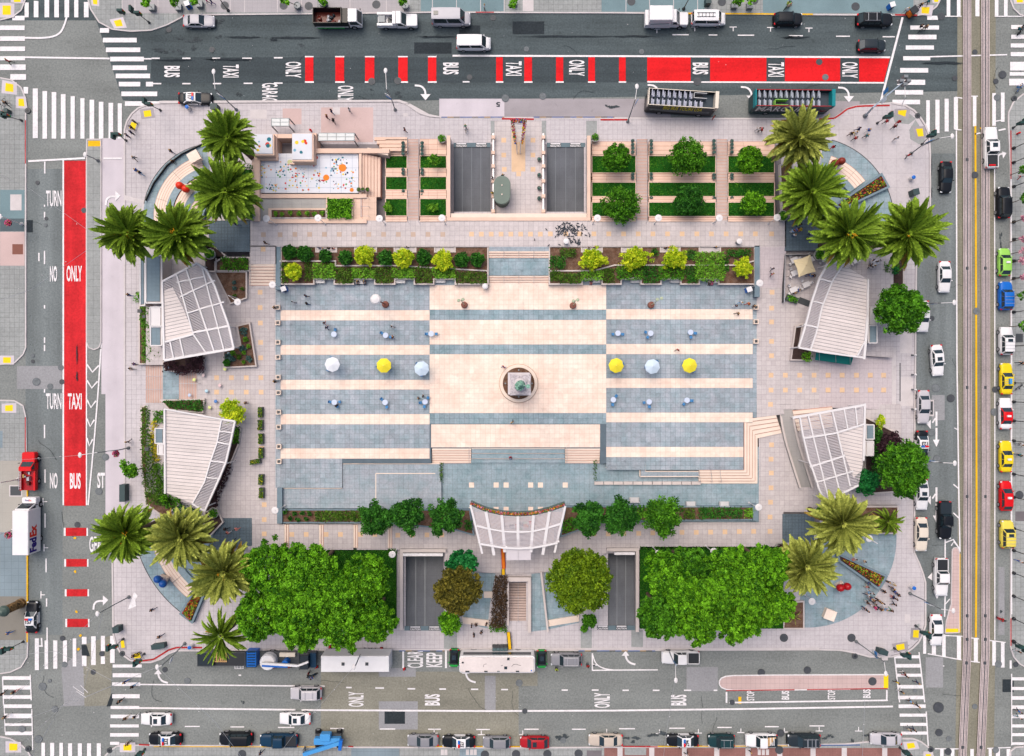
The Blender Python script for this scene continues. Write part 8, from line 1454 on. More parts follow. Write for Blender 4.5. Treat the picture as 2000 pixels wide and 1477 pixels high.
# bins and boxes
def ebox(lab,x,y,w,d,h,a,m=BINGRN,cat='utility box',z=ZS,lid=None):
 c=P(x,y,z);r=thg(cat.replace(' ','_'),lab,cat,c,rad(a));b=MB();b.box(-w/2,-d/2,0,w/2,d/2,h);b.mk('body',m,r);b=MB();b.pri(R4(-w/2-.03,-d/2-.03,w/2+.03,d/2+.03),h,h+.05);b.mk('lid',lid or m,r);b=MB();b.box(-w*.3,-d/2-.02,h*.2,w*.3,-d/2-.002,h*.9);b.mk('door',DG,r);return r
for x,y,w,d,h,a,lab in[(424,214,1.0,.8,1.3,0,'dark green utility box on the upper left pavement'),(1780,379,.9,.9,1.3,12,'dark green utility box on the upper right pavement'),(235,1225,.9,.9,1.3,5,'dark green utility box on the lower left pavement'),(1718,1269,1.3,.7,1.2,-15,'dark green utility box by the lower right crosswalk'),(247,961,.8,2.6,1.2,0,'long dark green box beside the loose young tree'),(1380,8,.8,1.0,1.2,0,'dark green box on the top pavement'),(314,1259,2.0,.7,.9,8,'dark green bench box at the lower left corner'),(20,220,.5,.5,1.0,0,'small black box at the left edge pavement')]:ebox(lab,x,y,w,d,h,a)
PB=PT['blue']
for x,y,lab in[(371,14,'blue newspaper box on the top left pavement'),(1736,16,'blue newspaper box behind the black large suv'),(558,566,'blue drink cart at the upper left of the plaza'),(1459,567,'blue drink cart at the upper right of the plaza')]:ebox(lab,x,y,.75,.7,1.1,20,PB,'cart' if y>500 else 'newspaper box',L0 if y>500 else ZS,PT['white'])
for x,y,lab in[(371,214,'blue topped litter bin beside the police car 117'),(1777,350,'blue topped litter bin on the upper right pavement'),(1778,1145,'blue topped litter bin on the lower right pavement'),(376,1260,'blue topped litter bin at the lower left red kerb')]:c=P(x,y,ZS);r=thg('waste_bin',lab,'bin',c);b=MB();b.lat([(.32,0),(.34,1.0)],n=14);b.mk('body',WMET,r);b=MB();b.lat([(.3,1.0),(.28,1.12),(.1,1.18)],n=14);b.mk('lid',PT['blue'],r)
for x,y,lab in[(55,217,'at the left street below the upper crosswalk'),(1791,227,'at the upper right corner'),(1838,32,'x'),(240,1276,'at the lower left corner'),(56,1462,'at the bottom left corner'),(215,1465,'at the bottom kerb left end'),(1817,1463,'at the bottom kerb right end'),(1980,193,'at the right edge upper corner'),(1669,1281,'by the lower right kerb')]:
 if lab=='x':continue
 c=P(x,y,0.0);r=thg('storm_drain_lid','round dark domed drain lid '+lab,'drain lid',c);b=MB();b.lat([(.45,0),(.45,.16),(.38,.19)],n=18);b.mk('lid',DG,r);b=MB();b.lat([(.2,.19),(.18,.21)],n=10);b.mk('hub',BLACK,r)
nr=thg('news_rack','row of four dark news racks at the bottom kerb beside the yellow tube','news racks',P(977,1262,ZS))
for i in range(4):b=MB();b.box(-1.2+i*.6,-.35,0,-.65+i*.6,.3,1.1);b.mk('box',DG,nr);b=MB();b.pri(R4(-1.18+i*.6,-.33,-.67+i*.6,.1),1.1,1.14);b.mk('window',mat('news_glass','5d7278',.2),nr)
for pts,m,lab in[([(982,1071),(984,1110)],mat('slide_orange','ef7d1a',.5),'orange cover strip below the stage canopy'),([(983,1111),(983,1122)],YELP,'short yellow cover strip below the orange one'),([(993,1234),(996,1267)],YELP,'yellow cover strip beside the news racks')]:
 c=P(*pts[0],LOW);r=thg('cable_cover',lab,'cable cover',c);p=P(*pts[1],LOW);d=(p[0]-c[0],p[1]-c[1]);b=MB();b.bar((0,0,.18),(d[0],d[1],.18),.42,.2);b.mk('cover',m,r);b=MB();[b.bar((s*.25,0,.1),(d[0]+s*.25,d[1],.1),.12,.12)for s in(-1,1)];b.mk('edge',CURB_RED if m is not YELP else BLACK,r)
HYD=thg('fire_hydrant','small red fire hydrant on the top left walkway','fire hydrant',P(608,256,ZS));b=MB();b.lat([(.15,0),(.13,.55),(.17,.6),(.1,.75),(.02,.8)],n=10);b.mk('body',PT['bright'],HYD);b=MB();b.tube([(-.22,0,.45),(.22,0,.45)],.06,6);b.mk('outlet',PT['bright'],HYD);h2=copy_tree(HYD);h2.location=P(1986,262,ZS);h2['label']='red fire hydrant at the right edge below the upper crosswalk'
for x,y,lab in[(1783,694,'uppermost'),(1783,732,'second'),(1783,761,'third'),(1783,799,'lowest')]:c=P(x-2,y,ZS);r=thg('bollard','white topped bollard at the right kerb, %s of four'%lab,'bollard',c,0,'bollards at the right kerb');b=MB();b.lat([(.16,0),(.12,.2),(.1,.8)],n=12);b.mk('post',MGREY,r);b=MB();b.blob((0,0,.95),(.2,.2,.2),0,12,8);b.mk('globe',WMET,r)
for x,y,m,lab in[(440,721,'e8ef9a','pale yellow'),(422,784,'5f93d8','blue'),(410,796,'dfe89a','lime'),(404,764,'bfe0ee','pale blue'),(430,753,'eed0d0','pale pink'),(447,691,'bfe0ee','light blue'),(371,772,'cfdcf4','bluish white'),(380,742,'e8ef9a','yellowish'),(386,697,'e8e2ea','white'),(330,718,'c8d4f0','lavender white'),(398,733,'eed6d6','pale rose')]:c=P(x,y,L0+.3);r=thg('marker_ball','%s round marker on a stand near the left entrance stairs'%lab,'marker',(c[0],c[1],L0));b=MB();b.lat([(.22,.42),(.27,.46),(.22,.52),(.08,.54)],n=14);b.mk('disc',mat('marker_'+m,m,.5),r);b=MB();b.tube([(0,0,0),(0,0,.42)],.04,6);b.mk('stand',CHROME,r)
# street lamps with long arms and banners
BANB=mat('banner_blue','3f86c8',.6,.06);BANW=mat('banner_white','eceef2',.6,.04)
def aml(lab,bx,by,path,hx,hy,bnr=(),m=MGREY,h=7.5,z=ZS,head=True,cat='street lamp'):
 """pole leaning in the view: foot at (bx,by); path points (px,py,fraction of height); head at (hx,hy)"""
 c=P(bx,by,z);r=thg('street_lamp',lab,cat,c);L_=lambda x,y,f:tuple(np.array(P(x,y,z+h*f))-np.array(c));b=MB();b.lat([(.28,0),(.22,.3),(.1,.5)],n=10);b.mk('base',m,r);pts=[(0,0,.2)]+[L_(*p)for p in path];b=MB();b.tube(pts,[.10]+[.075]*(len(pts)-1),7);b.mk('pole',m,r)
 if head:b=MB();e=L_(hx,hy,path[-1][2]);b.tube([pts[-1],e],.045,6);b.mk('arm',WMET,r);b=MB();b.blob(e,(.28,.42,.12),0,10,6);b.mk('lamp_head',WMET,r)
 for x,y,f,a,mm in bnr:
  p=L_(x,y,f);q=MB();ca,sa=cos(rad(a)),sin(rad(a))
  for k,mk in enumerate(mm):
   q=MB();q.bar((p[0]+ca*(.05),p[1]+sa*.05,p[2]-.75*k),(p[0]+ca*.95,p[1]+sa*.95,p[2]-.75*k),.04,.74);q.mk('banner',mk,r)
 return r
aml('street lamp with blue and white banner at the upper left kerb',462,215,[(440,194,.55),(420,174,1)],417,140,[(436,190,.7,150,(BANW,BANB))]);aml('street lamp with cross arms and banner above the stair path',772,215,[(765,195,.5),(755,174,1)],753,138,[(763,190,.7,150,(BANW,BANB))]);aml('street lamp with banners left of the black and cream tour bus',1226,238,[(1234,214,.5),(1241,194,1)],1244,169,[(1240,205,.7,60,(BANB,BANW))])
aml('street lamp with blue banner reaching over the right street from the street tree',1800,593,[(1818,593,.5),(1838,592,1)],1864,591,[(1826,593,.8,5,(BANW,BANB))]);aml('street lamp reaching over the right street by the lower right street tree',1792,901,[(1815,902,.5),(1842,904,1)],1865,905,[(1820,902,.8,0,(BANW,BANB))]);aml('street lamp reaching over the red lane from the left pavement',251,875,[(232,879,.4),(190,884,1)],156,889,[(222,880,.7,190,(BANW,BANB))]);aml('street lamp leaning over the lower left street',252,1166,[(225,1180,.5),(195,1197,1)],190,1199);aml('street lamp with white sign above the lower left turn arrow',361,1257,[(340,1278,.5),(316,1300,1)],307,1303,[(337,1283,.7,250,(BANW,))])
aml('street lamp over the white trailer below the left trees',712,1268,[(703,1280,.4),(694,1301,1)],691,1303);aml('street lamp over the white pickup below the right trees',1306,1270,[(1310,1280,.3),(1319,1300,.9)],1320,1329,[(1314,1288,.7,-60,(BANB,BANW))]);aml('street lamp with blue and white banners by the lower right crosswalk',1672,1253,[(1690,1266,.4),(1727,1293,1)],1730,1316,[(1710,1272,.7,-85,(BANB,BANW))]);aml('street lamp with banners over the waiting white sedan at the lower right',1777,1159,[(1800,1170,.4),(1838,1190,1)],1862,1193,[(1812,1180,.7,-15,(BANW,BANB))]);aml('street lamp with blue and white banners at the upper right corner',1779,300,[(1800,285,.4),(1835,270,1)],1860,266,[(1810,278,.7,20,(BANB,BANW))]);aml('slim lamp on the traffic island beside the red lane',192,314,[(180,308,.7),(168,303,1)],166,302,h=5)
aml('dark street lamp at the top left pavement',446,21,[(437,10,.4),(428,-4,1)],427,-6,m=DG);aml('dark street lamp behind the white box truck',1335,18,[(1340,8,.4),(1348,-6,1)],1350,-8,m=DG);aml('pale lamp with hanging basket at the left edge',43,438,[(25,431,.5),(4,424,1)],0,423,m=WMET);aml('pale lamp pole at the lower left edge behind the delivery truck',27,1035,[(14,1039,.5),(0,1043,1)],-4,1044,m=WMET);aml('pale lamp pole at the left edge behind the tow truck',36,936,[(18,940,.5),(0,943,1)],-4,944,m=WMET)
# signals
TSG=mat('signal_teal','2c4a48',.5,.05)
def sgn(lab,bx,by,heads,h=4.6,z=ZS,m=DG):
 c=P(bx,by,z);r=thg('traffic_signal',lab,'traffic signal',c);b=MB();b.lat([(.2,0),(.14,.4),(.07,.6)],n=10);b.mk('base',m,r);tips=[np.array(P(x,y,z+h))-np.array(c)for x,y in heads];b=MB();b.tube([(0,0,.2),tuple(tips[0]*np.array([.5,.5,.5])),tuple(tips[0])],.06,7);b.mk('pole',m,r)
 for k,t in enumerate(tips):
  if k:b=MB();b.tube([tuple(tips[0]*np.array([.8,.8,.93])),tuple(t)],.04,6);b.mk('arm',m,r)
  a=k*1.57;b=MB();ca,sa=cos(a),sin(a);b.bar((t[0]-.42*ca,t[1]-.42*sa,t[2]+.25),(t[0]+.42*ca,t[1]+.42*sa,t[2]+.25),.34,.95);hd=b.mk('signal_head',TSG,r)
  for j in range(3):b=MB();b.blob((t[0]+.46*ca,t[1]+.46*sa,t[2]+.55-j*.3),(.06,.11,.11),0,8,5);b.mk('lens',(REDL,mat('amber_lamp','e8a020'),mat('green_lamp','2fa860'))[j],hd)
for bx,by,hs,lab in[(292,45,[(271,28),(258,20)],'at the top left kerb bulge'),(242,27,[(238,24)],'short post near the top left yellow plate'),(314,216,[(293,205),(284,199)],'at the upper left corner above the yellow plate'),(247,275,[(231,264),(223,267)],'at the upper left corner beside the waiting people'),(43,236,[(14,227),(9,226)],'at the left edge below the upper crosswalk'),(46,1253,[(20,1266),(8,1270)],'at the left edge above the lower crosswalk'),(241,1248,[(225,1262),(214,1264)],'at the lower left corner beside the yellow plate'),(282,1277,[(271,1291),(266,1294)],'at the lower left corner beside the person in yellow'),(1713,241,[(1730,230),(1738,226)],'at the upper right corner among people'),(1800,282,[(1816,266),(1822,262)],'at the upper right kerb beside the crosswalk'),(1788,1222,[(1803,1235),(1812,1240)],'at the lower right kerb beside the white sedan'),(1746,1266,[(1765,1279),(1773,1280)],'at the lower right crosswalk corner'),(1757,1460,[(1768,1468),(1775,1476)],'on the brick pavement at the bottom right'),(1978,250,[(1992,242),(2000,238)],'at the right edge upper corner'),(283,1463,[(276,1470),(270,1476)],'on the bottom pavement beside the police car 232'),(1979,1255,[(1990,1262),(1999,1268)],'at the right edge above the lower crosswalk')]:sgn('traffic signal '+lab,bx,by,hs)
c=P(1689,227,ZS);r=thg('signal_mast','long diagonal signal mast with blue and white signs at the upper right corner','traffic signal',c);L_=lambda x,y,zz:tuple(np.array(P(x,y,zz))-np.array(c));b=MB();b.lat([(.35,0),(.3,.5),(.16,.7)],n=12);b.mk('base',MGREY,r);b=MB();b.tube([(0,0,.2),L_(1706,209,6.0),L_(1733,186,6.6),L_(1764,161,6.9)],[.16,.13,.1,.07],8);b.mk('mast',mat('mast_blue_grey','a9b8c8',.4),r);b=MB();b.tube([L_(1762,205,5),L_(1768,190,6.5),L_(1767,166,6.9)],.05,6);b.mk('brace',WMET,r)
for x,y in((1759,159),(1767,151),(1773,159),(1766,166)):b=MB();t=L_(x,y,6.8);b.box(t[0]-.3,t[1]-.2,t[2]-.4,t[0]+.3,t[1]+.2,t[2]+.4);hd=b.mk('signal_head',MGREY,r)
for x,y,m in((1730,180,BANB),(1727,197,BANW)):q=[L_(x-5,y+7,6.2),L_(x+5,y-2,6.2),L_(x+5,y-11,6.9),L_(x-5,y-1,6.9)];b=MB();b.pg(q);b.pg([(a,e,f-.03)for a,e,f in q[::-1]]);b.mk('sign',m,r)
# row of dark posts along the right kerb, flower baskets beyond
for i,y in enumerate((290,318,365,434,468,510,544,610,676,748,785,822,861,926,971,1032,1075,1119,1164,1208,1252)):
 c=P(1979,y,ZS);t=np.array(P(2006,y+(y-738)*.013,ZS+2.9))-np.array(c);r=thg('kerb_post','dark slim post in the row along the right kerb, %s from the top'%ORD[i],'post',c,0,'dark posts along the right kerb');b=MB();b.lat([(.26,0),(.22,.35),(.08,.5)],n=10);b.mk('base',BLACK,r);b=MB();b.tube([(0,0,.3),(0,0,2.9),(.35,0,3.0)],.06,6);b.mk('pole',BLACK,r);b=MB();b.blob((.4,0,3.0),(.14,.14,.2),0,8,6);b.mk('lamp_head',DG,r)
for x,y,z,lab in[(17,436,3.2,'at the left edge lamp'),(17,1045,3.2,'behind the delivery truck'),(227,886,3.6,'over the pale lane at the lower left')]:
 c=P(x,y,z);r=thg('flower_basket','hanging basket of pink flowers '+lab,'flower basket',c);b=MB();b.blob((0,0,-.1),(.4,.4,.3),0,12,8);b.mk('basket',SOIL,r);k=150;p=randu(k)*.5;p[:,2]=np.abs(p[:,2])*.7
 for m,h in((LF['mid'],0),(lfm('petal_pink',G(.4,.05,.15),G(.7,.12,.3),.1),.08),(lfm('petal_dk',G(.35,.03,.08),G(.6,.08,.1),.1),.05)):ob('blossom',lcl('blossom',p[RNG.integers(0,k,60)]+np.array([0,0,h]),.1,RU(0,1,60),m),r)
for x,y,rr,pink in[(1998,332,10,0),(1999,388,11,0),(1999,428,8,1),(1998,466,9,1),(1999,490,11,1),(1998,508,10,1),(1999,542,8,1),(1997,576,11,0),(1997,636,12,0)]:
 tree(('pink blossoming small tree' if pink else 'green small street tree')+' at the right edge '+{332:'beside the hydrant',388:'beside the black suv',428:'uppermost pink one',466:'second pink one',490:'third pink one',508:'fourth pink one',542:'lowest pink one',576:'beside the blue suv',636:'beside the white suv with sunroof'}[y],x,y,rr,2.8,.8,'mid',380,.12,'street_tree','tree',clp=10)
 if pink:o=bpy.data.objects[[q.name for q in bpy.data.objects if q.name.startswith('crown')][-1]]
for o in list(bpy.data.objects):
 if o.get('label','').startswith('pink blossoming'):
  for ch in o.children:
   if ch.name.startswith('crown'):ch.data.materials[0]=lfm('petal_tree',G(.35,.12,.2),G(.8,.5,.55),.2)
# advertising column, pots and young trees on the top pavement, tree wells
c=P(42,1178,ZS);t=np.array(P(3,1196,ZS+4.6))-np.array(c);r=thg('advertising_column','round green domed advertising column at the left edge','advertising column',c);b=MB();b.lat([(.75,0),(.75,.5),(.66,.55),(.66,3.6)],n=20);b.mk('drum',mat('poster_tan','b08a5a',.6,.35,1.5,col2='3a2f28'),r);b=MB();b.lat([(.8,3.6),(.85,3.75),(.7,4.1),(.3,4.5),(.02,4.6)],n=20);b.mk('dome',DKGREEN,r)
for x,y in[(439,11),(554,11),(603,12),(735,9),(1233,3),(1410,4),(1473,1),(1671,13),(473,1473),(947,1474),(1008,1473),(1069,1473),(1130,1472),(1522,1465),(1663,1246),(1531,1246),(1991,967),(1704,1331),(633,10)]:
 par=b2 if y<100 else b6 if y>1460 else pav if y==1246 else b7 if x>1900 else None
 o=ob('tree_well_grate',MHM,par,P(x,y,ZS+.015 if y!=1331 else ZS+.02));o.scale=(1.55,1.55,1)
 if par is None:o.parent=bpy.data.objects['traffic_island.001']
for x,y,tx,ty,sq,lab in[(300,18,285,8,1,'square pot, leftmost on the top pavement'),(352,18,342,4,1,'square pot, second on the top pavement'),(393,12,380,2,1,'beside the blue newspaper box'),(583,15,558,2,0,'in a big grey pot on the top pavement'),(633,10,631,2,0,'in a pot above the dump truck'),(793,15,786,4,0,'in a yellowish pot above the white utility pickup'),(1432,14,1440,2,1,'square pot above the yellow kerb, left'),(1462,15,1466,-2,1,'square pot above the yellow kerb, right'),(1004,9,1003,6,1,'small square pot on the teal pavement')]:
 c=P(x,y,ZS);r=thg('potted_tree','young tree '+lab,'potted tree',c);b=MB();(b.box(-.45,-.45,0,.45,.45,.7)if sq else b.lat([(.4,0),(.6,.5),(.55,.8),(.45,.8),(.42,.7),(.01,.7)],n=16));b.mk('pot',MGREY,r);b=MB();t=np.array(P(tx,ty,ZS+2.6))-np.array(c);b.tube([(0,0,.6),tuple(t)],.05,6);b.mk('trunk',TRUNK,r);p,tn=crown_pts(.75,.75,.6,420,10,.35,.2);ob('crown',lcl('crown',p+t,.13,tn,LF['ficus']),r)
# overhead trolley wires: long thin cables
def wire(lab,pts,z=6.0,r_=.022):
 c=P(*pts[0],z);r=thg('overhead_wire',lab,'overhead wire',c);L_=lambda x,y:tuple(np.array(P(x,y,z))-np.array(c));b=MB();b.tube([L_(*p)for p in pts],r_,4);b.mk('cable',CHROME,r);b=MB()
 for f in(.25,.5,.75):p=[(pts[0][k]+(pts[-1][k]-pts[0][k])*f)for k in(0,1)];b.blob(L_(*p),.07,0,6,4)
 b.mk('insulator',WMET,r)
for i,(pts,lab)in enumerate([([(191,1199),(60,1330),(-20,1400)],'from the lower left lamp across the left crosswalk'),([(307,1303),(160,1365),(-20,1430)],'from the lower left street lamp to the left edge'),([(307,1303),(420,1410),(470,1477)],'from the lower left street lamp towards the pickup with timber'),([(691,1303),(570,1440),(540,1480)],'from the trailer lamp to the bottom kerb'),([(1320,1320),(1300,1440),(1296,1480)],'across the bottom street beside the right trees'),([(307,1303),(120,1380),(60,1480)],'across the lower left junction to the corner'),([(200,1200),(165,1340),(160,1345)],'down from the lower left lamp to the wire frog'),([(160,1342),(100,1400),(20,1477)],'from the wire frog to the bottom left corner'),([(-10,590),(60,566),(175,485)],'thin one crossing the red lane at the left'),([(160,889),(60,897),(-10,900)],'from the red lane lamp to the left edge'),([(0,341),(60,370),(200,470)],'slanting down across the left street'),([(1690,1350),(1686,1450),(1684,1480)],'crossing the bottom street at the bus island'),([(0,1283),(110,1272),(220,1330)],'across the left crosswalk')]):wire('thin overhead wire '+lab,pts)
c=P(160,1349,6.0);r=thg('wire_frog','white crossed trolley wire fitting over the lower left junction','wire fitting',c);b=MB();
for a in((-.8,-.1,.6,-1.0),(-1.3,.6,.3,-.5),(-.2,.8,.9,-.3)):b.bar((a[0],a[1],0),(a[2],a[3],0),.07,.07)
b.mk('rod',WMET,r)
wall('curved_rail','dark curved rail at the upper left corner',[(283,391),(299,357),(325,322),(354,300),(400,278)],.5,ZS,.6,BLACK,BLACK,'rail')
# ------------------------------------------------------------------ people and pigeons
SKIN=[mat('skin_a','d9a586',.6,.04),mat('skin_b','b07a5a',.6,.04),mat('skin_c','7a5240',.6,.04)]
HAIR=[mat('hair_black','1e1a1a',.6,.1),mat('hair_brown','4a3426',.6,.1),mat('hair_fair','b8935a',.6,.1),mat('hair_grey','9a9694',.6,.1)]
SHOE=mat('shoe_dark','2a2a2e',.6,.05)
def person_mesh(pose):
 V=[];E=[];R_=[];lab=[]
 def v(p,r,l,par=None):
  V.append(p);R_.append(r);lab.append(l)
  if par is not None:E.append((par,len(V)-1))
  return len(V)-1
 sit=pose=='sit';hz=.52 if sit else .94
 pel=v((0,0,hz),(.155,.13),'T');wa=v((.01,0,hz+.18),(.135,.105),'S',pel);ch=v((.02,0,hz+.40),(.17,.12),'S',wa);nk=v((.03,0,hz+.56),(.06,.06),'K',ch);hd=v((.05,0,hz+.68),(.085,.095),'K',nk);ht=v((.045,0,hz+.78),(.075,.085),'K',hd);v((.135,0,hz+.67),(.022,.022),'K',hd)
 a=dict(stand=(.04,.06),walk=(.22,-.2),sit=(.16,.16),reach=(.3,.1))[pose];L_=dict(stand=(.03,-.03),walk=(.30,-.32),sit=(0,0),reach=(.1,-.1))[pose]
 for k,s in enumerate((-1,1)):
  dx=a[k];sh=v((.01,s*.185,hz+.48),(.07,.07),'S',ch);el=v((dx*.4-.03,s*.245,hz+.22),(.045,.045),'S',sh)
  if pose=='reach' and k==0:wr=v((.30,s*.22,hz+.38),(.034,.034),'K',el);h=v((.40,s*.20,hz+.42),(.038,.025),'K',wr)
  elif sit:wr=v((.22,s*.18,hz+.12),(.034,.034),'K',el);h=v((.31,s*.15,hz+.10),(.038,.025),'K',wr)
  else:wr=v((dx,s*.25,hz+.0),(.034,.034),'K',el);h=v((dx+.03,s*.25,hz-.09),(.036,.026),'K',wr)
  hx=V[h];wx=V[wr];d=np.array(hx)-np.array(wx);d/=np.linalg.norm(d)
  for f in range(4):o=np.array([0,1.0,0])*(f-1.5)*.02;q=v(tuple(np.array(hx)+d*.045+o),(.011,.011),'K',h);v(tuple(np.array(hx)+d*(.085-abs(f-1.4)*.01)+o+np.array([.012,0,0])),(.009,.009),'K',q)
  v(tuple(np.array(wx)+d*.07+np.array([.04,-s*.03,0])),(.011,.011),'K',wr)
  lx=L_[k];hp=v((0,s*.095,hz-.06),(.095,.095),'T',pel)
  if sit:kn=v((.42,s*.11,hz-.02),(.065,.065),'T',hp);an=v((.44,s*.11,.10),(.045,.045),'T',kn);v((.58,s*.12,.045),(.045,.038),'F',an)
  else:kn=v((lx*.55+.04,s*.10,.50),(.065,.065),'T',hp);an=v((lx,s*.10,.10+(.08 if lx<-.1 else 0)),(.043,.043),'T',kn);v((lx+.15,s*.11,.045+(.03 if lx<-.1 else 0)),(.045,.035),'F',an)
 me=bpy.data.meshes.new('body');me.from_pydata(V,E,[]);o=bpy.data.objects.new('body',me);COL.objects.link(o);md=o.modifiers.new('skin','SKIN');md.use_smooth_shade=True
 for i,s in enumerate(me.skin_vertices[0].data):s.radius=R_[i]if isinstance(R_[i],tuple)else(R_[i],R_[i]);s.use_root=i==0
 o.modifiers.new('sub','SUBSURF').levels=1;dg=bpy.context.evaluated_depsgraph_get();out=bpy.data.meshes.new_from_object(o.evaluated_get(dg));out.name='body';bpy.data.objects.remove(o)
 for m in(SKIN[0],WMET,DG,SHOE):out.materials.append(m)
 VA=np.array([V[e[0]]for e in E]);VB=np.array([V[e[1]]for e in E]);LB=[lab[e[1]]for e in E];mi=[]
 for p in out.polygons:
  c=np.array(p.center);t=np.clip(((c-VA)*(VB-VA)).sum(1)/np.maximum(((VB-VA)**2).sum(1),1e-9),0,1);k=int(np.argmin(np.linalg.norm(c-(VA+(VB-VA)*t[:,None]),axis=1)));mi.append({'K':0,'S':1,'T':2,'F':3}[LB[k]])
 out.polygons.foreach_set('material_index',np.array(mi,dtype=np.int32));b=MB();c=(.03,0,hz+.75);k0=len(b.v);b.blob(c,(.115,.105,.115),0,12,8);b.f=[f for f in b.f if sum(b.v[i][2]for i in f)/len(f)>hz+.70 or(sum(b.v[i][0]for i in f)/len(f)<.02 and sum(b.v[i][2]for i in f)/len(f)>hz+.62)];b.m=[0]*len(b.f);b.t=[0]*len(b.f);return out,b.mesh('hair',[HAIR[0]],True),hz
PM={k:person_mesh(k)for k in('stand','walk','sit','reach')}
CLO=dict(black='22252b',navy='22335a',blue='2f66b8',sky='7fb0dc',white='eceaec',grey='8d9096',red='c8202c',dred='7a2630',pink='e8508c',rose='e88a80',orange='ee7a24',yellow='f0cf2a',green='3f9a58',mint='8fcfae',brown='5a4336',beige='d3c2a8',teal='2a7d86',lime='b6d63a',denim='3f5a86',purple='6a4a9a')
CM={k:mat('cloth_'+k,h,.85,.06,3)for k,h in CLO.items()}
NM=dict(dred='dark red',sky='light blue',rose='salmon',denim='denim')
def plabel(a,b,w):
 s='person in %s clothes %s'%(a,w)if a==b else 'person in %s top, %s trousers %s'%(a,b,w)
 return s if len(s.split())<17 else 'person in %s top %s'%(a,w)
def prs(px,py,face,top_,trou,where,pose='walk',z=ZS,label=None,group=None,hair=None,bag=None):
 me,hm,hz=PM[pose];x,y,_=P(px,py,z+.9);zz=z-(.05 if pose=='sit' else 0);r=thg('person',label or plabel(NM.get(top_,top_),NM.get(trou,trou),where),'person',(x,y,zz),rad(face),group);h=HAIR[hair if hair is not None else RNG.integers(0,3)];s=ru(.94,1.04)
 bd=ob('body',me,r,mats=[SKIN[RNG.choice([0,0,1,2])],CM[top_],CM[trou],SHOE]);hr=ob('hair',hm,r,mats=[h]);bd.scale=hr.scale=(s,s,s)
 if bag:b=MB();b.pri(R4(-.30,-.16,-.13,.16),hz+.12,hz+.52,0,True);b.mk('backpack',CM[bag],r)
 return r
p=prs
# top left corner and upper left pavement
p(17,120,60,'red','black','crossing at the left edge near the top',z=0);p(13,202,-60,'black','black','beside the bicycle at the left edge');p(263,238,200,'black','black','waiting at the upper left corner, first above the yellow plate','stand');p(258,250,180,'black','brown','waiting on the upper left yellow plate','stand');p(257,259,190,'navy','black','waiting below the upper left yellow plate','stand');p(249,265,200,'navy','navy','waiting nearest to the upper left traffic signal','stand');p(334,295,-20,'black','denim','walking beside the curved rail');p(263,309,120,'grey','black','walking in the middle of the upper left pavement');p(267,333,150,'blue','denim','left of a pair on the upper left pavement');p(275,338,150,'navy','sky','right of a pair on the upper left pavement');p(338,316,-40,'black','black','standing on the curved blue band','stand',ZS+.04);p(252,576,0,'navy','blue','walking below the left roof box')
p(648,218,160,'navy','denim','in the group of three on the pink paving, upper one');p(639,228,150,'dred','black','in the group of three on the pink paving, left one');p(652,236,130,'black','black','in the group of three on the pink paving, lower one');p(683,215,140,'white','grey','walking alone on the pink paving');p(791,254,170,'dred','black','at the head of the left stair path');p(909,247,90,'mint','white','upper one of two above the left garage ramp');p(911,253,80,'white','beige','lower one of two above the left garage ramp');p(946,14,0,'white','black','standing on the teal top pavement','stand');p(404,2,20,'pink','navy','at the top edge above the silver sedan');p(413,3,200,'navy','purple','beside the person in pink at the top edge');p(1394,229,-30,'red','red','beside the rear of the black and cream tour bus','stand');p(1487,254,10,'red','black','pushing a load towards the pale palm');p(1481,253,10,'white','grey','walking with the person in red near the pale palm');p(1499,279,60,'sky','denim','beside the upper right palm');p(1540,6,40,'lime','black','on the scooter at the top edge','sit',.3);p(1541,13,60,'beige','grey','beside the scooter at the top edge');p(1798,11,200,'black','black','beside the orange pedicab, nearest to the yellow plate');p(1812,4,180,'teal','black','in a teal jacket at the top right corner');p(1771,20,30,'white','grey','left of the orange pedicab');p(1786,23,40,'black','navy','riding the orange pedicab','sit',.4);p(1801,50,40,'black','black','riding the bicycle on the upper right crosswalk','sit',.35);p(1808,54,200,'brown','beige','walking on the upper right crosswalk',z=0)
# upper right corner
p(1731,238,30,'red','black','below the long signal mast');p(1755,239,40,'red','red','with grey hair at the upper right corner',hair=3);p(1747,248,40,'dred','black','just left of the grey haired person in red');p(1676,253,-10,'navy','navy','upper one of the group with a cart');p(1670,260,0,'white','yellow','middle of the group with a cart');p(1662,262,20,'black','brown','left of the group with a cart');p(1670,271,30,'red','black','lowest of the group with a cart');p(1695,256,20,'blue','white','upper one of the pair right of the cart group');p(1692,266,20,'teal','black','lower one of the pair right of the cart group');p(1750,271,60,'white','grey','alone on the upper right corner');p(1627,288,40,'red','red','beside the brown heart sculpture');p(1774,304,90,'red','black','below the upper right corner signals');p(1995,345,90,'white','red','on the right edge pavement beside the hydrant trees')
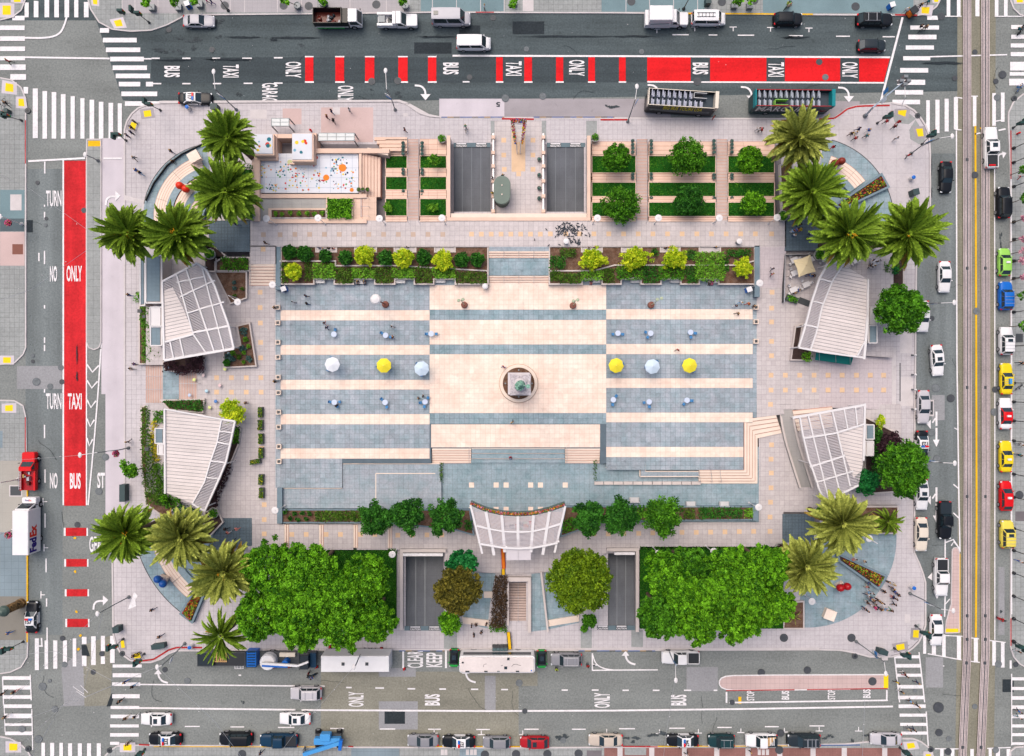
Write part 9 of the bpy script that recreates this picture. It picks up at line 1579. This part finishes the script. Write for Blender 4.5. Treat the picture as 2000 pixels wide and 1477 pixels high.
# upper walkway and beds
p(518,474,0,'black','black','alone at the left end of the upper walkway',z=L1);p(461,438,20,'navy','blue','under the second palm on the blue brick court',z=L1);p(982,344,90,'black','grey','above the green oval kiosk');p(962,378,90,'yellow','white','at the left rail of the green oval kiosk','stand');p(962,349,90,'white','grey','at the left rail above the kiosk','stand');p(1156,348,200,'black','black','sitting at the left end of the middle lawn step','sit',1.6);p(948,279,90,'black','grey','standing in the left garage ramp',label='person in black clothes standing down in the left garage ramp')if False else None
for i,(x,c,t)in enumerate([(624,'blue','red'),(631,'white','black'),(641,'black','white'),(650,'rose','dred')]):p(x,485+i%2,90,c,t,'sitting on the crowded bench, %s'%('leftmost','second','third','rightmost')[i],'sit',L0)
p(698,549,-90,'black','black','sitting left on the bench of the seated pair','sit',L0);p(711,549,-90,'navy','navy','sitting right on the bench of the seated pair','sit',L0);p(795,483,90,'grey','grey','sitting behind the middle lime shrub','sit',L0);p(1155,549,-90,'navy','red','sitting on the lower bench at the left of the right bed','sit',L0);p(1150,485,90,'white','black','sitting behind the first lime shrub of the right bed, left one','sit',L0);p(1161,483,90,'grey','white','sitting behind the first lime shrub of the right bed, right one','sit',L0);p(1300,485,90,'black','grey','sitting left of the bench with an orange neighbour','sit',L0);p(1308,483,90,'orange','black','sitting on the upper side of the right bed','sit',L0);p(1398,483,90,'navy','blue','sitting alone on the upper right bench','sit',L0);p(1387,550,-90,'beige','brown','sitting beside the person in pink','sit',L0);p(1392,550,-90,'pink','pink','sitting on the lower right bench','sit',L0)
p(1555,436,0,'black','black','on the dark brick court, upper left of the group','stand',L1);p(1561,440,90,'black','navy','on the dark brick court, upper right of the group','stand',L1);p(1547,452,30,'sky','white','on the dark brick court, left one','stand',L1);p(1554,449,10,'blue','rose','on the dark brick court, middle one','stand',L1);p(1563,449,200,'yellow','orange','on the dark brick court','stand',L1);p(1551,460,60,'white','denim','on the dark brick court, lowest one','stand',L1);p(1583,457,40,'white','navy','at the right of the dark brick court','stand',L1);p(1579,467,60,'black','black','crouching low at the right of the dark brick court','sit',L1);p(1508,526,100,'navy','grey','on the sloping walkway, upper one of a pair',z=L1-.3);p(1508,536,100,'rose','black','on the sloping walkway, lower one of a pair',z=L1-.6)
p(1584,537,180,'sky','denim','sitting right of the cream umbrella','sit',L0);p(1589,539,200,'black','blue','standing right of the cream umbrella','stand',L0);p(1553,573,90,'black','navy','sitting at the lower terrace table','sit',L0);p(1561,567,180,'blue','denim','sitting right at the lower terrace table','sit',L0)
for i,(x,y,c)in enumerate([(1704,509,'white'),(1714,511,'black'),(1709,519,'white'),(1702,516,'grey')]):p(x,y,i*90,c,'black','sitting at the table behind the upper right pavilion, %s side'%('upper left','upper right','lower','left')[i],'sit',L0)
# plaza
for x,y,a,c,t,w,po in[(598,578,200,'navy','black','on the upper left of the plaza, uppermost','walk'),(600,593,180,'black','denim','on the upper left of the plaza beside the first cream band','walk'),(573,590,200,'white','grey','on the upper left of the plaza','walk'),(536,601,0,'black','black','at the first stone post on the left plaza edge','stand'),(634,631,120,'navy','rose','upper one of the pair near the first table','walk'),(639,640,120,'navy','navy','lower one of the pair near the first table','walk'),(767,638,200,'white','grey','standing above the second table','walk'),(767,658,180,'dred','brown','sitting at the second table','sit'),(657,793,150,'black','navy','sitting at the first table of the lower row','sit'),(817,778,20,'navy','black','left one of the pair beside the third lower table','stand'),(826,774,0,'brown','black','right one of the pair beside the third lower table','stand'),(984,717,200,'red','blue','beside the ring of the monument','walk'),(1000,825,90,'beige','black','on the blue band below the monument','walk'),(997,893,-90,'red','blue','sitting on the blue steps above the stage','sit'),(1441,613,180,'brown','black','on the right cream band','walk'),(1437,598,30,'navy','white','at the upper right of the plaza, lower left one','walk'),(1447,592,10,'white','sky','at the upper right of the plaza, upper one','walk'),(1462,594,200,'orange','red','at the upper right of the plaza','walk'),(1472,598,0,'black','brown','at the right edge of the plaza beside the first post','stand'),(1324,684,210,'red','black','on the second right cream band','walk'),(537,745,10,'black','black','reaching out at the left plaza edge','reach'),(480,787,0,'black','dred','behind the lime tree of the lower left pavilion','stand'),(263,711,0,'purple','black','on the left pavement beside the bark bed','walk'),(256,720,0,'beige','black','on the left pavement by the entrance stairs','walk'),(250,863,90,'black','black','on the left pavement near the lamp over the red lane','walk'),(1245,636,0,'black','black','x','stand')]:
 if w!='x':p(x,y,a,c,t,w,po,LOW+.6 if y>880 and x>900 else L0 if x>300 else ZS)
# lower left
p(440,1033,20,'black','black','on the lower left brick court, left one',z=L0);p(445,1040,30,'rose','white','on the lower left brick court, lower left one',z=L0);p(462,1033,200,'rose','rose','on the lower left brick court, right one',z=L0);p(453,1057,60,'sky','black','on the lower left brick court, lowest one',z=L0);p(556,1063,0,'black','black','at the top edge of the left tree group','stand',L0);p(297,1191,30,'black','navy','on the lower left corner pavement');p(312,1243,40,'black','navy','behind the green bench box',hair=0);p(262,1280,40,'black','brown','at the lower left signal, left one');p(268,1279,30,'yellow','black','at the lower left corner','reach');p(17,1236,20,'blue','blue','at the lower left edge pavement');p(245,1331,40,'navy','blue','on the lower left crosswalk, upper left one',z=0);p(260,1340,50,'black','sky','on the lower left crosswalk, upper right one',z=0);p(234,1369,50,'black','black','on the lower left crosswalk, middle one',z=0,bag='black');p(246,1402,50,'brown','beige','on the lower left crosswalk, lower left one',z=0);p(264,1399,50,'black','white','on the lower left crosswalk, lower right one',z=0);p(250,1452,60,'brown','brown','on the bottom yellow plate','stand');p(28,1351,40,'black','rose','on the left crosswalk, upper one',z=0);p(4,1355,60,'black','black','at the far left end of the left crosswalk',z=0);p(12,1399,40,'black','white','on the left crosswalk, lower one',z=0);p(603,1315,0,'dred','black','beside the dark motorcycle, left one','stand',0);p(610,1323,90,'blue','black','beside the dark motorcycle, lower one','stand',0)
for i,(x,y)in enumerate([(921,1222),(930,1220),(950,1219),(926,1240),(940,1234)]):p(x,y,i*70,'black','black','','stand',label='person in black clothes in the group of five left of the sunken stairs, %s'%('upper left','upper middle','upper right','lowest','lower right')[i])
for x,y,c,w in[(1087,1307,'lime','in a bright green top on the road below the grey suv'),(1148,1300,'red','in a red top on the road left of the white corner marking')]:p(x,y,90,c,'black','','stand',0,label='person '+w)
for i,(x,y)in enumerate([(565,1265),(644,1264),(745,1268),(618,1304),(789,1308),(535,1304),(565,1303)]):
 c=P(x,y,.4);r=thg('traffic_cone','red traffic cone '+('on the pavement behind the boom truck','on the pavement left of the white trailer','on the pavement behind the white trailer','on the road between boom truck and trailer','on the road left of CLEAR','on the road below the drum','on the road below the boom truck middle')[i],'traffic cone',(c[0],c[1],0 if y>1272 else ZS),0,'red traffic cones');b=MB();b.box(-.25,-.25,0,.25,.25,.05);b.mk('base',BLACK,r);b=MB();b.lat([(.2,.05),(.06,.75),(.03,.78)],n=12);b.mk('cone',PT['bright'],r)
# crowd beside the wedge planter at the lower right
CR=[(1734,1136,'black','black'),(1744,1141,'beige','white'),(1695,1138,'denim','grey'),(1693,1146,'rose','beige'),(1743,1148,'navy','grey'),(1696,1156,'sky','white'),(1702,1158,'white','beige'),(1695,1163,'white','navy'),(1726,1155,'black','black'),(1742,1150,'grey','black'),(1747,1156,'blue','black'),(1754,1162,'black','denim'),(1743,1166,'navy','rose'),(1748,1169,'black','denim'),(1699,1168,'denim','white'),(1704,1171,'black','grey'),(1713,1171,'black','black'),(1718,1175,'brown','black'),(1723,1177,'navy','navy'),(1707,1178,'grey','black'),(1693,1176,'black','white'),(1746,1180,'black','black'),(1702,1183,'white','denim'),(1708,1187,'pink','pink'),(1715,1187,'navy','white'),(1720,1190,'black','navy'),(1728,1189,'sky','white'),(1740,1192,'brown','green'),(1688,1188,'navy','denim'),(1693,1193,'black','grey'),(1672,1092,'white','rose'),(1690,1097,'beige','rose')]
seen={}
for i,(x,y,c,t)in enumerate(CR):
 k=(c,t);seen[k]=seen.get(k,0)+1
 w='sitting on the rim of the wedge planter, %s'%('left' if x<1680 else 'right')if y<1100 else 'in the crowd below the flower wedge, %s %s part'%('upper' if y<1152 else 'middle' if y<1172 else 'lower','left' if x<1705 else 'middle' if x<1730 else 'right')
 p(x,y,RNG.integers(0,360),c,t,w,'sit' if y<1100 else('stand','walk')[i%2],ZS+(.5 if y<1100 else .03),group='crowd beside the wedge planter' if y>1100 else None)
# lower right crosswalk and right edge
for x,y,a,c,t,w in[(1764,1314,40,'black','white','uppermost on the lower right crosswalk'),(1769,1320,40,'black','red','second on the lower right crosswalk'),(1752,1333,40,'yellow','black','at the left border of the lower right crosswalk'),(1791,1333,40,'navy','navy','right side of the lower right crosswalk, upper one'),(1759,1350,40,'black','white','left side of the lower right crosswalk, middle one'),(1778,1370,40,'sky','black','middle of the lower right crosswalk, left of a pair'),(1791,1378,40,'black','black','middle of the lower right crosswalk, right of a pair'),(1774,1424,40,'beige','grey','bottom of the lower right crosswalk, left one'),(1784,1425,40,'black','navy','bottom of the lower right crosswalk, right one'),(1989,1389,40,'blue','black','on the far right crosswalk, upper one'),(1989,1401,40,'white','teal','on the far right crosswalk, lower one')]:p(x,y,a,c,t,w,z=0)
p(1960,1212,160,'red','red','riding the red bicycle in the right street','sit',.35);p(1988,1272,40,'black','white','at the lower right edge pavement');p(1994,710,170,'black','black','on the right edge pavement beside the yellow taxi with advert');p(1993,869,180,'white','grey','on the right edge pavement beside the second yellow taxi');p(1990,889,180,'teal','navy','on the right edge pavement below the person in white');p(1992,1097,180,'white','blue','on the right edge pavement below the pale yellow taxi');p(1992,169,60,'sky','blue','riding the bright blue bicycle','sit',.35);p(1994,55,60,'teal','black','riding the dark motorcycle','sit',.4);p(509,1470,30,'navy','black','on the bottom pavement below the timber pickup');p(1464,1466,30,'black','white','on the brick pavement below the white and navy pickup');p(1341,1473,60,'white','black','on the brick pavement below the police car 294');p(1978,1398,0,'black','black','','stand')if False else None
# pigeons on the upper walkway
def pigeon_mesh():
 b=MB();b.blob((0,0,.12),(.15,.075,.075),0,9,6);b.blob((.15,0,.20),(.045,.04,.045),0,7,5);b.tube([(.10,0,.15),(.14,0,.20)],[.05,.035],6);b.pri([(-.12,-.04),(-.30,-.05),(-.30,.05),(-.12,.04)],.09,.12,0,True);b.tube([(.18,0,.20),(.23,0,.19)],[.012,.004],5)
 for s in(-1,1):b.tube([(0,s*.03,.06),(0,s*.03,0)],.01,4);b.pri([(.08,s*.06),(-.2,s*.07),(-.22,s*.03),(.05,s*.02)],.14,.165,0,True)
 return b.mesh('pigeon',[mat('pigeon_grey','4a5058',.7,.3,4)],True)
PG=pigeon_mesh()
def pigeon(x,y):o=ob('pigeon',PG,None,P(x,y,L1),ru(0,6.28));o.scale=(.9,.9,.9);tag(o,'grey pigeon in the flock on the upper walkway','pigeon','pigeons on the upper walkway')
for i in range(62):pigeon(random.gauss(1113,15),min(467,max(436,random.gauss(448,8))))
for i in range(30):pigeon(ru(1084,1152),ru(436,462))
for i in range(20):pigeon(ru(1113,1134),ru(468,479))
for x,y in[(1044,468),(1072,479),(1092,478),(947,347),(1062,400)]:pigeon(x,y)if y>430 else None
# litter and gum spots that make the streets look used
lm=MB()
for i in range(260):
 x,y=random.choice([(ru(60,1790),ru(34,192)),(ru(60,1790),ru(1320,1440)),(ru(52,120),ru(320,1240)),(ru(1792,1866),ru(300,1230)),(ru(1944,1972),ru(300,1240))]);q=blot(x,y,ru(.3,.9),ru(.3,1.0),7,.5);lm.pri(W(q,MZ),MZ-.003,MZ)
o=lm.mk('street_spot',APT,road);o['kind']='stuff'
lm=MB()
for i in range(70):
 x,y=random.choice([(ru(60,1790),ru(34,192)),(ru(60,1790),ru(1320,1440))]);q=blot(x,y,ru(.4,.9),ru(.3,.8),6,.5);lm.pri(W(q,MZ+.012),MZ+.009,MZ+.012)
o=lm.mk('paper_scrap',WI,road);o['kind']='stuff'
